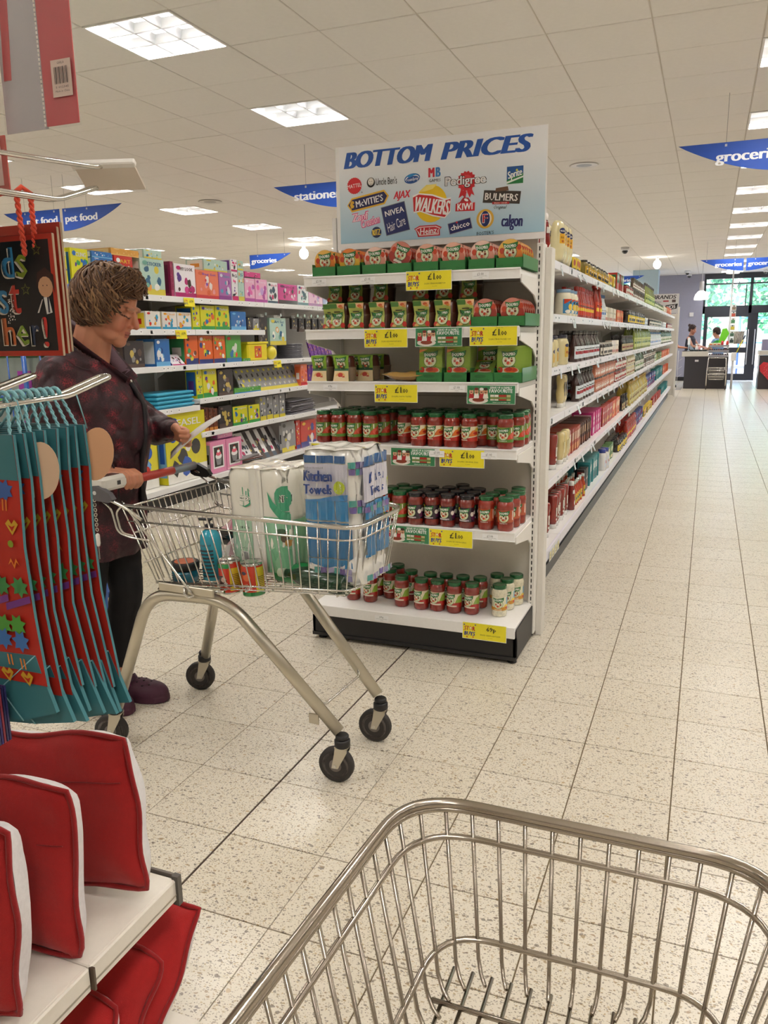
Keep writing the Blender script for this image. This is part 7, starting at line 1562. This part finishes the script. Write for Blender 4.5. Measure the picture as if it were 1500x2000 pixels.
# bottle gift bags hanging one behind the other
RD='#b8291b'; TL='#3d7982'
def giftbag(i,n):
    y=.617+.0148*i; xr=-.662+R_.uniform(-.002,.002); xl=xr-.135; zt=1.328; zb=1.045-.004*i+R_.uniform(-.01,.01)
    t=thing('gift_bag','red patterned gift bag with teal sides, %s in the hook row'%nth(i,n,'from left'),'gift bag',(0,0,0),0,'red and teal gift bags on the front hook')
    th=.0036
    sh=lambda z:-.012*(zt-z)
    vs=[];zs=[zt,zt-.05,zt-.12,zt-.2,zb]
    # sheared slab: top hangs straight, bottom swings a little to the right
    sw=lambda z:.012*max(0,(1.13-z)/.08)**1.5 if z<1.13 else 0
    for z in zs: 
        for (x,yy) in ((xl,y),(xr,y),(xr,y+th),(xl,y+th)): vs.append((x+sw(z),yy+.002*math.sin(z*40+i),z))
    f=[];mb=MB(); m_=len(zs)
    for k in range(m_-1):
        o=4*k; mb.add(vs[o:o+8],[(0,1,5,4)],RD if k or 1 else TL); mb.add(vs[o:o+8],[(1,2,6,5)],TL); mb.add(vs[o:o+8],[(2,3,7,6)],TL); mb.add(vs[o:o+8],[(3,0,4,7)],TL)
    mb.add(vs[:4],[(0,1,2,3)],TL)
    mb.obj('bag_body',CARD,t,recalc=False)
    g=random.Random(4); ops=[('r',.0,-.048,.135,0,TL)]
    for z,c,kind in ((-.056,'#3a5fa0','b'),(-.075,'#e07a2a','l'),(-.10,'#c9a02a','h'),(-.118,'#8aa02a','d'),(-.14,'#e8882a','w'),(-.165,'#3f8a4a','b'),(-.185,'#7a3a8a','s'),(-.21,'#4f9a3a','b'),(-.228,'#3a6fb0','b'),(-.25,'#e0802a','l'),(-.268,'#c9a02a','h')):
        for x in (.118,.092,.05):
            u=x+g.uniform(-.006,.006); v=z+g.uniform(-.004,.004)
            if kind=='b': ops.append(('p',star(u,v,.013,7,.6,g.random()),c))
            elif kind=='l': ops+=[('r',u-.004,v-.006,u-.002,v+.006,c),('r',u+.001,v-.006,u+.003,v+.006,c)]
            elif kind=='d': ops.append(('e',u,v,.004,.004,c))
            elif kind=='w': ops+=[('p',[(u-.008,v),(u-.003,v+.008),(u,v),(u+.004,v+.008),(u+.008,v),(u+.004,v+.004),(u,v-.004),(u-.003,v+.004)],c)]
            elif kind=='s': ops.append(('p',[(u-.02,v-.008),(u+.016,v+.004),(u+.016,v+.012),(u-.02,v)],c))
            else: ops+=[('p',[(u,v-.009),(u+.009,v+.003),(u+.004,v+.008),(u,v+.003),(u-.004,v+.008),(u-.009,v+.003)],c),('p',[(u,v-.005),(u+.005,v+.002),(u,v),(u-.005,v+.002)],RD)]
    prints(MB(),ops,lambda u,v,h:(xl+u+sw(zt+v),y-.0004-h+.002*math.sin((zt+v)*40+i),zt+v),step=.0001).obj('print',CARD,t,recalc=False)
    # folded base, teal, hanging out to the right as a flap
    q=[(xr-.10,zb+.030),(xr+sw(zb)-.014,zb+.034),(xr+sw(zb)+.008+.004*(i%3),zb-.030),(xr-.03,zb-.048+.006*(i%3)),(xr-.105,zb-.050)]
    MB().prism(q,y-.0012,y+th,'y',TL).obj('bag_base',CARD,t)
    MB().tube([(q[0][0],y-.0016,q[0][1]),(q[3][0],y-.0016,q[3][1])],.0008,4,'#7fb0b5').tube([(q[1][0],y-.0016,q[1][1]),(q[4][0],y-.0016,q[4][1])],.0008,4,'#7fb0b5').obj('base_fold',CARD,t)
    # twisted cord loop over the hook
    mb=MB(); yh=.63+.0105*i
    for (x0,x1) in ((-.700,-.742),(-.690,-.668)):
        n_=16; pc=[Vector((lerp(x0,x1,k/n_),lerp(yh+.012,y+.003,k/n_),lerp(1.366,zt-.012,k/n_))) for k in range(n_+1)]
        for sgn in (0,PI): mb.tube([p+Vector((1.1*.001*math.cos(k*1.5+sgn),.0011*math.sin(k*1.5+sgn),0)) for k,p in enumerate(pc)],.0013,5,'#7fb3ba')
    mb.tube(arc((-.695,yh+.012,1.362),.008,0,PI,6,'xz'),.0024,6,'#7fb3ba')
    mb.obj('cord_handle',FAB,t)
    return t
for i in range(8): giftbag(i,8)
# oval tags
for (x,y,z,ry,l,c) in ((-.664,.652,1.285,.25,'cream oval gift tag hanging beside the gift bags, front one','#c9a98c'),(-.660,.735,1.292,.55,'peach oval gift tag hanging beside the gift bags, right one','#cf9c74'),(-.735,.640,1.24,.1,'pale oval tag partly cut off by the left edge','#c9b09c')):
    T=Mt(x,y,z,PI/2,ry*.35,.55); o=MB().lathe([(.0005,-.0006),(.0195,-.0006),(.0195,.0006),(.0005,.0006)],28,c,sy=1.62,T=T,smooth=False).obj('gift_tag',CARD); tag(o,l,'gift tag')
    MB().tube([(x-.01,y,z+.03),(x-.012,y-.01,1.362)],.0008,5,'#7fb3ba').obj('tag_string',FAB,o)
# dark purple striped bags lower down at the left edge
for i in range(9):
    mb=MB().box(-.86,.573+.0036*i,.985,-.700,.5755+.0036*i,1.05,['#2a2458','#33296a','#8a2a3a','#241f4c'][i%4]); o=mb.obj('gift_bag',CARD); tag(o,'dark purple striped gift bag edge below the red ones, %s from the left edge'%ORD[i],'gift bag','dark purple gift bags at the left edge')
MB().tube([(-.775,.40,1.05),(-.775,.615,1.052)],.003,8).obj('hook',CHR,gu)
# black gift cards / bags reading ... best teacher!
def kidsbag(y,xr,zt,zb,lab,full):
    xl=xr-.215; t=thing('gift_bag',lab,'gift bag')
    MB().box(xl,y,zb,xr,y+.005,zt,'#b09a80',.001).obj('bag_body',CARD,t)
    W_,H_=xr-xl,zt-zb; ops=[('r',0,0,W_,H_,'#b5301f'),('r',.007,.007,W_-.007,H_-.007,'#141012')]
    if full:
        P0=xl
        def L(ch,x,z,w,h,c): return [('t',ch,x-P0-.0012,z-zb-.0012,w,h,'#e8dccb',0,.07),('t',ch,x-P0,z-zb,w,h,c,0,.06)]
        for a in (('k',-.957,1.527,.022,.036,'#7a9a3a'),('i',-.914,1.524,.009,.036,'#5f9a5a'),('d',-.884,1.5266,.022,.039,'#3a86b8'),('s',-.8606,1.521,.021,.030,'#8a9a2f'),('b',-.945,1.479,.022,.038,'#c86a2a'),('e',-.921,1.472,.020,.026,'#7a9a3a'),('s',-.899,1.4756,.019,.031,'#3a86b8'),('t',-.877,1.479,.019,.038,'#c8352a'),('c',-.950,1.431,.018,.026,'#3a86b8'),('h',-.894,1.4364,.022,.036,'#c86a3a'),('e',-.870,1.431,.022,.027,'#7f9a30'),('r',-.847,1.431,.016,.027,'#26304a'),('!',-.829,1.435,.009,.039,'#c8302a')): ops+=L(*a)
        cx=.215-.020; cz=1.494-zb
        ops+=[('p',[(cx-.014,cz-.002),(cx-.010,cz+.018),(cx+.004,cz+.024),(cx+.017,cz+.014),(cx+.017,cz-.01),(cx+.012,cz+.008),(cx-.008,cz+.008)],'#3a1a14'),('e',cx+.002,cz-.001,.0125,.0135,'#cf9c76'),('e',cx-.002,cz+.001,.0008,.001,'#3a2018'),('e',cx+.005,cz+.001,.0008,.001,'#3a2018'),('p',[(cx-.003,cz-.014),(cx+.006,cz-.014),(cx+.010,cz-.034),(cx+.0,cz-.036)],'#e3ded8'),('r',cx+.003,cz-.034,cx+.006,cz-.014,'#2a2438'),('p',[(cx-.004,cz-.016),(cx-.006,cz-.017),(cx-.016,cz-.034),(cx-.013,cz-.034)],'#d8cfc8')]
        for (a,b_) in ((-.831,1.541),(-.856,1.491)): ops+=[('p',star(a-P0,b_-zb,.0085,5,.45),'#6a6a2a'),('p',star(a-P0,b_-zb,.0062,5,.42),'#1c1814')]
        g=random.Random(2)
        for _ in range(40): ops.append(('e',-.886-P0+g.uniform(-.007,.007),1.463-zb+g.uniform(-.016,.016),.0009,.0009,'#f0e8e0',0,6))
    prints(MB(),ops,Fy(xl,y,zb),step=.00003).obj('print',CARD,t,recalc=False)
    if full: 
        mb=MB()
        for sgn in (0,PI): mb.tube([Vector((-.842+.002*math.cos(k*1.3+sgn)+.004*k/24,.838+.002*math.sin(k*1.3+sgn)-.002,1.612-.080*k/24)) for k in range(25)],.0022,6,'#e8543a')
        for sgn in (0,PI): mb.tube([Vector((-.834+.002*math.cos(k*1.3+sgn)-.001*k/24,.852+.002*math.sin(k*1.3+sgn),1.612-.070*k/24)) for k in range(25)],.0022,6,'#e8543a')
        mb.tube([(-.842,.836,1.611),(-.838,.842,1.618),(-.834,.852,1.611)],.0035,6,'#e8543a'); mb.tube([(-.842,.838,1.611),(-.87,.84,1.612),(-.90,.842,1.606)],.003,6,'#e8543a'); mb.obj('cord_handle',FAB,t)
    return t
kidsbag(.850,-.8035,1.5605,1.4035,'black gift bag with red edge and colourful letters reading kids best teacher, front one',True)
kidsbag(.875,-.8180,1.572,1.4060,'second black gift bag with red edge, behind the lettered one',False)
kidsbag(.900,-.8350,1.582,1.4080,'third black gift bag with red edge, mostly hidden',False)
for k in range(4):
    t=MB().prism([(-.91-.012*k,1.50),(-.862-.012*k,1.548),(-.868-.014*k,1.605+.004*k),(-.905-.012*k,1.60)],.80+.006*k,.804+.006*k,'y',['#1f5a62','#2a6a70'][k%2]).obj('gift_bag',CARD); tag(t,'dark teal gift bag corner above the black bag, %s layer'%ORD[k],'gift bag','teal gift bags at upper left')
# clear cellophane packs with red cards, top left
def cello(y,xr,zb,lab,w=.135,h=.26,label=True,c='#c23a40'):
    t=thing('cellophane_pack',lab,'packet'); xl=xr-w
    MB().box(xr-.060,y,zb+.004,xr-.004,y+.0015,zb+h,c).obj('red_card',CARD,t); MB().box(xl,y+.002,zb+.002,xr-.060,y+.003,zb+h,'#b9b4c0').obj('grey_film',mat('grey_film',rough=.15,alpha=.55,coat=.6),t)
    MB().prism([(xl+.005,zb+.07),(xl+.018,zb+.07),(xl+.030,zb+h),(xl+.016,zb+h)],y+.001,y+.002,'y',c).obj('red_strip',CARD,t)
    MB().box(xl,y-.0012,zb,xr,y-.0004,zb+h,'#ffffff').obj('clear_film',CLEAR,t)
    mb=MB()
    for i in range(46): mb.box(xr-.0625,y-.0018,zb+.004+.0055*i,xr-.0605,y-.0010,zb+.0075+.0055*i,'#e6e0da')
    mb.obj('perforated_seam',CARD,t)
    if label:
        ops=[('r',0,0,.034,.046,'#dcc5b8'),('t','GARLA',.017,.042,.012,.003,'#5a4038',0,0),('t','5 012345',.017,.012,.022,.0025,'#5a4038',0,0),('t','Made in China',.017,.007,.024,.0025,'#5a4038',0,0)]+[('r',.005+.0021*i,.016,.005+.0021*i+(.0008,.0014,.0006)[i%3],.037,'#4a3a38') for i in range(12)]
        prints(MB(),ops,Fy(xr-.042,y-.002,zb+.038),step=.00008).obj('barcode_label',CARD,t,recalc=False)
    return t
cello(.930,-.808,1.708,'clear cellophane pack with red card and barcode label hanging at top left'); cello(.915,-.945,1.702,'clear cellophane pack with red card cut off at the top left corner',label=False)
t=thing('cellophane_pack','pale pack with a red border below the top left cellophane packs','packet'); MB().box(-.98,.90,1.628,-.917,.902,1.700,'#b5301f').box(-.98,.899,1.636,-.926,.9,1.700,'#d8b8ae').obj('card',CARD,t); MB().box(-.985,.8975,1.624,-.913,.8985,1.704,'#ffffff').obj('clear_film',CLEAR,t)
t=thing('cellophane_pack','pale label sheet hanging high above at the top edge left of first lamp','packet'); MB().box(-.795,1.0,1.93,-.745,1.001,2.05,'#e6ddd2').obj('card',CARD,t)
# cushions
def cushion(loc,rot,w,h,tk,lab,seed,st=.0):
    t=thing('cushion',lab,'cushion',loc); t.rotation_euler=rot; g=random.Random(seed); n=22; s0,s1,s2=g.random()*6,g.random()*6,g.random()*6
    def edge(u,v):   # pinched outline, corners drawn out
        a=1-.022*(1-v**4)*(u*u); b=1-.022*(1-u**4)*(v*v); cr=-(abs(u)*abs(v))**5*.06
        return u*w/2*a*(1+cr)+.004*math.sin(5*v+s0)*abs(u),v*h/2*b*(1+cr)+.004*math.sin(6*u+s1)*abs(v)
    def th(u,v): return ((1-u**4)*(1-v**4))**.48
    for side,c,nm in ((-1,'#b01818','front_panel'),(1,'#f1eef0','back_panel')):
        vs=[]
        for j in range(n+1):
            for i in range(n+1):
                u=i/n*2-1;v=j/n*2-1; x,z=edge(u,v); k=th(u,v); wr=.0035*math.sin(9*u+7*v+s2)*(u*u+v*v)*.6+.004*NZ.noise(Vector((u*3.1+s0,v*3.1,s1)))*k+.003*math.sin((u-v)*14+s0)*max(0,(u*u+v*v-1.0))
                vs.append((x,side*(k*tk/2*(.62 if side<0 else 1.7)+wr+.0005),z))
        fs=[(j*(n+1)+i,j*(n+1)+i+1,(j+1)*(n+1)+i+1,(j+1)*(n+1)+i) for j in range(n) for i in range(n)]
        MB().add(vs,fs,c,True).obj(nm,FAB,t,recalc=False)
    P=[]
    for k in range(4):
        for i in range(16):
            q=i/16*2-1; u,v=((q,-1),(1,q),(-q,1),(-1,-q))[k]; x,z=edge(u,v); P.append((x*1.005,-.004+.002*math.sin(i*.9+k),z*1.005))
    MB().tube(P,.0046,8,'#9c1216',closed=True).obj('piping',FAB,t)
    if st: MB().tube([Vector((edge(u/10*1.0,st)[0],-(th(u/10.,st)*tk/2*.62+.0016),edge(u/10.,st)[1])) for u in range(-9,10)],.0012,5,'#8c1013').obj('stitched_seam',FAB,t)
    return t
cushion((-1.105,1.03,.552),(-.10,-.14,.06),.395,.30,.085,'red cushion with white back standing at the right end of the white shelf',1,.42)
cushion((-1.095,.872,.552),(-.10,-.03,.10),.36,.305,.075,'red cushion with white back, middle one on the white shelf',2,.35)
cushion((-1.050,.745,.552),(-.12,-.04,.12),.27,.305,.085,'red cushion nearest the camera on the shelf, cut by the left edge',3)
cushion((-1.03,1.07,.205),(-.75,.10,.08),.29,.27,.10,'red cushion with white back leaning on the lower shelf, rear one',4)
cushion((-1.045,.965,.175),(-.62,.16,.10),.29,.27,.10,'red cushion with white piping on the lower shelf, front one',5)
cushion((-1.05,.86,.16),(-.62,.1,.10),.28,.26,.09,'red cushion on the lower shelf hidden under the shelf edge',6)
# ============================================================ CHECKOUTS
ck=thing('checkout_counter','dark grey checkout counter with cream belt edge beside the grey far wall','checkout',(-.60,22.8,0))
MB().box(.03,0,0,.60,.62,.83,'#333238',.004).obj('counter_body',PLAS,ck); MB().box(-.05,-.03,.835,.60,.66,.965,'#c9c6bf',.006).obj('counter_edge',PLAS,ck); MB().box(-.04,-.02,.966,.60,.65,.975,'#2a2a2e').obj('belt',BLK,ck)
MB().box(.28,-.004,.70,.37,0,.75,'#d8d8da').obj('number_plate',PLAS,ck)
rk=thing('sweet_rack','dark checkout end rack with three tiers of small packets','rack',(.0,22.8,0))
MB().box(0,0,0,.49,.62,.82,'#2f2d31',.004).obj('rack_body',PLAS,rk)
for k,z in enumerate((.85,.97,1.10)):
    MB().box(0,-.05+.09*k,z-.01,.49,.30,z,'#6a6a70').box(0,-.055+.09*k,z-.03,.49,-.048+.09*k,z+.025,'#9a9aa0').obj('rack_tier',PLAS,rk)
for k,(z,cols) in enumerate(((.851,['#2a2a30','#4a2a3a','#3a3a40']),(.971,['#30303a','#6a2a2a','#2a2a2a']))):
    for i in range(9): o=MB().box(0,0,0,.045,.05,.055,cols[i%3],.003).obj('sweet_packet',CARD,None,(.01+.053*i,22.80-.04+.09*k,z)); tag(o,'dark small packet on %s tier of checkout rack, %s'%(('lower','middle')[k],nth(i,9)),'packet','packets on the checkout rack')
for i in range(3): o=MB().box(0,0,0,.09,.08,.075,'#f0eccf',.003).box(.01,-.001,.02,.08,0,.05,'#d8703a').obj('sweet_packet',CARD,None,(.0+.095*i,22.95,1.1015)); tag(o,'cream and orange packet on top tier of checkout rack, %s'%nth(i,3),'packet','cream packets on the checkout rack')
for x,c in ((.32,'#c8303a'),(.44,'#d0403a')): o=MB().lathe([(.03,0),(.035,.05),(.03,.12),(.01,.13)],12,c).obj('sweet_tube',GLOSS,None,(x,22.98,1.1015)); tag(o,'red sweet tube on the checkout rack, %s one'%('left' if x<.4 else 'right'),'tube')
t=thing('folded_bags','bright green folded plastic shopper bags fanned above the checkout rack','bags',(.30,23.12,1.11)); MB().prism([(-.10,0),(.02,.0),(.17,.30),(.10,.44),(.0,.42)],0,.05,'y','#6fce2f').prism([(-.30,-.05),(-.10,.02),(-.02,.12),(-.12,.14),(-.32,.0)],.05,.09,'y','#2f9a4a').obj('bag_fan',CARD,t)
t=thing('card_terminal','pale card payment stand on the first checkout counter','till',(-.50,22.95,.9755)); MB().box(-.03,-.03,0,.03,.03,.02,'#dfe6ee').tube([(0,0,0),(0,0,.26)],.015,8,'#c9dcea').box(-.03,-.02,.16,.035,.02,.34,'#e9f2f8',.006).obj('stand',PLAS,t); MB().prism([(.05,0),(.16,0),(.16,.02),(.03,.16),(.01,.15)],-.04,.04,'y','#9fb0c4').obj('screen',PLAS,t)
for k,(x,c) in enumerate(((-.36,'#e9e6e6'),(-.29,'#d8a0a0'))): o=MB().lathe([(.032,0),(.034,.01),(.032,.10),(.012,.13),(.012,.16)],12,c).box(-.04,-.01,.155,.015,.01,.185,'#f4f4f4').obj('spray_bottle',GLOSS,None,(x+.06,22.93,.9755)); tag(o,'small %s spray bottle on first checkout'%('white','pink')[k],'bottle')
for i in range(4): o=MB().box(0,0,0,.10,.09,.035,'#2a3a3c',.004).obj('black_tin',CARD,None,(-.46+.105*i,22.83,.9755)); tag(o,'dark small tin on first checkout belt, %s'%nth(i,4),'tin','dark tins on the checkout belt')
bt=thing('basket_stand','small chrome wheeled basket stand in front of checkout rack','basket stand',(.22,22.50,0))
for s in (-1,1):
    MB().tube(round_path([(s*.23,-.12,.10),(s*.23,-.12,.42),(s*.21,.0,.80),(s*.19,.10,.80)],.05),.014,8).obj('frame',CHR,bt); MB().lathe([(.01,-.012),(.045,-.012),(.045,.012),(.01,.012)],14,'#444044',T=Mt(s*.23,-.12,.046,0,PI/2)).obj('wheel',RUB,bt)
MB().tube([(-.23,-.12,.40),(.23,-.12,.40)],.012,8).tube([(-.19,.1,.8),(.19,.1,.8)],.012,8).obj('cross_bar',CHR,bt)
for k,z in enumerate((.42,.26)):
    mb=MB(); 
    for i in range(15): x=-.20+.40*i/14; mb.tube([(x,-.14,z+.14),(x*.86,-.11,z),(x*.86,.12,z),(x,.14,z+.14)],.0045,5)
    for zz_,q in ((z+.14,1.),(z+.07,.93),(z,.86)): mb.tube([(-.20*q,-.14*q,zz_),(.20*q,-.14*q,zz_),(.20*q,.14*q,zz_),(-.20*q,.14*q,zz_)],.006,5,closed=True)
    o=mb.obj('wire_basket',CHR,bt); o['kind']='stuff'
t=thing('notice_post','tall white post with small notices behind the checkout rack','post',(.47,23.55,0)); MB().tube([(0,0,0),(0,0,CZ)],.022,10,'#dfe0e2').tube([(0,0,1.46),(.17,.0,1.46),(.40,.25,1.46)],.01,6,'#dfe0e2').obj('post',PLAS,t)
for i in range(6): prints(MB().box(0,0,0,.11,.004,.15,'#e6e8e6'),[('r',.01,.02,.10,.10,['#3a4a4a','#4a6a5a','#d8c84a','#5a9a6a','#c85a4a','#8a7a6a'][i]),('e',.055,.12,.02,.015,'#2a3a3a')],Fy(0,0,0)).obj('notice',CARD,t,(.02,-.03,1.15+.17*i))
for i in range(4): o=crumple(5,6,.05,.16,.05,['#a8a29a','#c0bab0','#8f8a84'],i).obj('carrier_bag',FAB,None,(.64+.05*i,23.57+.06*i,1.30),0); o.rotation_euler=(PI/2,0,.2*i); tag(o,'grey carrier bag hanging right of the notice post, %s'%nth(i,4),'carrier bag','grey carrier bags by the notice post')
t=thing('mop_stand','yellow mop handle leaning in a white holder before the glass door','mop',(.60,22.85,0)); MB().box(-.05,-.05,.72,.07,.05,.93,'#e6e6e6',.006).tube([(0,0,.0),(0,0,.72)],.03,8,'#d0d0d4').obj('holder',PLAS,t); MB().tube([(.02,0,.80),(.20,.05,1.25)],.013,8,'#d9d03a').obj('handle',PLAS,t); MB().tube([(.20,.05,1.25),(.25,.07,1.36)],.016,8,'#2a3a5a').obj('grip',PLAS,t)
c2=thing('checkout_counter','second checkout counter with a red dotted heart, at the right edge','checkout',(1.22,22.8,0))
MB().box(0,0,0,1.5,.7,.84,'#3a363c',.004).obj('counter_body',PLAS,c2); MB().box(-.02,-.03,.86,1.5,.72,.965,'#c9c6bf',.006).obj('counter_edge',PLAS,c2); MB().box(-.01,-.02,.966,1.5,.7,.975,'#e9eef2').obj('counter_top',PLAS,c2); MB().box(.05,.3,.976,.22,.5,1.25,'#8a86a0',.01).obj('till_screen',PLAS,c2); MB().box(.2,.3,.976,.6,.5,1.06,'#3a62b0',.01).obj('till_box',PLAS,c2)
hp2=[(0,-.28),(.24,-.02),(.27,.12),(.18,.22),(.07,.20),(0,.12),(-.07,.20),(-.18,.22),(-.27,.12),(-.24,-.02)]
g=random.Random(1); mb=MB().prism(hp2,-.012,0,'y','#c42a36'); prints(mb,[('e',g.uniform(-.2,.2)*.8,g.uniform(-.12,.16),.010,.010,'#e0727a',0,6) for _ in range(40)],Fy(0,-.012,0)); o=mb.obj('heart_sign',CARD,None,(1.50,22.79,.47)); tag(o,'red dotted heart sign on the second checkout front','sign')
bt=thing('wire_stand','thin white wire display stand behind the top brands board','stand',(-.72,22.3,0))
for k in range(4): MB().tube([(0,0,.12+.2*k),(.10,-.03,.20+.2*k)],.004,6,'#c9c9cc').obj('arm',PLAS,bt)
MB().tube([(0,0,0),(0,0,1.)],.008,6,'#c9c9cc').box(-.1,-.1,0,.1,.1,.01,'#9a9aa0').obj('stand_post',PLAS,bt)
# ============================================================ FOREGROUND TROLLEY (the photographer's)
ft=thing('shopping_trolley','empty steel wire trolley basket in the foreground at lower right','trolley',(-.105,.84,0),0)
# local: +y towards the front end, basket runs back towards the camera
FT=[(-.235,-.86,.895),(-.205,.0,.865),(.215,-.0,.865),(.245,-.86,.895)]
FB=[(-.185,-.80,.60),(-.150,-.012,.655),(.160,-.012,.655),(.195,-.80,.60)]
def ring2(t): return [tuple(lerp(FB[i][k],FT[i][k],t) for k in range(3)) for i in range(4)]
STL=mat('stainless_wire',col='#b9b0a4',rough=.22,metal=1.)
def fpath(t): return round_path(ring2(t),.085 if t>.4 else .07,9)
for t_,r,n_ in ((1.,.0062,'basket_rim'),(.965,.0040,'basket_rim'),(.80,.0038,'basket_rail'),(.17,.0038,'basket_rail')): MB().tube(fpath(t_),r,10).obj(n_,STL,ft)
def wp2(t,s):
    p=fpath(t); L=[0]
    for i in range(1,len(p)): L.append(L[-1]+(Vector(p[i])-Vector(p[i-1])).length)
    q=s*L[-1]
    for i in range(1,len(p)):
        if L[i]>=q: k=(q-L[i-1])/max(1e-9,L[i]-L[i-1]); return tuple(lerp(p[i-1][j],p[i][j],k) for j in range(3))
    return p[-1]
for i in range(65):
    s=i/64; a=wp2(.985,s); c=wp2(.06,s); b=wp2(0.,s); ins=tuple(lerp(b[j],(.005,-.2,b[2])[j],.12) if j<2 else b[2]-.004 for j in range(3))
    MB().tube([a,c,tuple(lerp(b[j],ins[j],.4) for j in range(3)),ins],.0026,7).obj('side_wire',STL,ft)
for k in range(13): x=-.14+.29*k/12; MB().tube([(x,-.78,.598),(x,-.02,.648)],.0026,7).obj('floor_wire',STL,ft)
for y in (-.075,-.135,-.30,-.50,-.70): MB().tube([(-.148+.05*y,y,.650+.055*y),(.158-.05*y,y,.650+.055*y)],.0032,7).obj('floor_wire',STL,ft)
for s in (-1,1):
    leg=round_path([(s*.255,-.86,.15),(s*.205,-.72,.57),(s*.19,-.40,.575),(s*.15,-.03,.18)],.10,8); MB().tube(leg,.0175,12).obj('leg_frame',ZINC,ft)
    for x,y in ((s*.255,-.86),(s*.15,-.03)):
        c=MB().lathe([(.019,.128),(.021,.131),(.021,.150),(.016,.154)],16,'#262426').obj('caster',BLK,ft,(x,y,0)); mb=MB()
        for q in (-1,1): mb.prism([(-.034,.045),(-.012,.045),(.020,.112),(.022,.128),(-.020,.128),(-.024,.1)],q*.016-.0015,q*.016+.0015,'x','#d8d4c8')
        mb.obj('fork',ZINC,c); MB().lathe([(.010,-.012),(.050,-.012),(.052,-.008),(.052,.008),(.050,.012),(.010,.012)],24,'#3a3634',T=Mt(0,-.022,.0525,0,PI/2)).obj('wheel',mat('wheel_rubber',rough=.6),c)
for s in (-1,1): MB().tube([(s*.238,-.86,.895),(s*.25,-.93,.95)],.007,8).obj('handle_arm',STL,ft)
MB().lathe([(.0155,-.26),(.0155,.26)],16,'#b23a30',T=Mt(.005,-.94,.955,0,PI/2)).obj('handle',PLAS,ft)
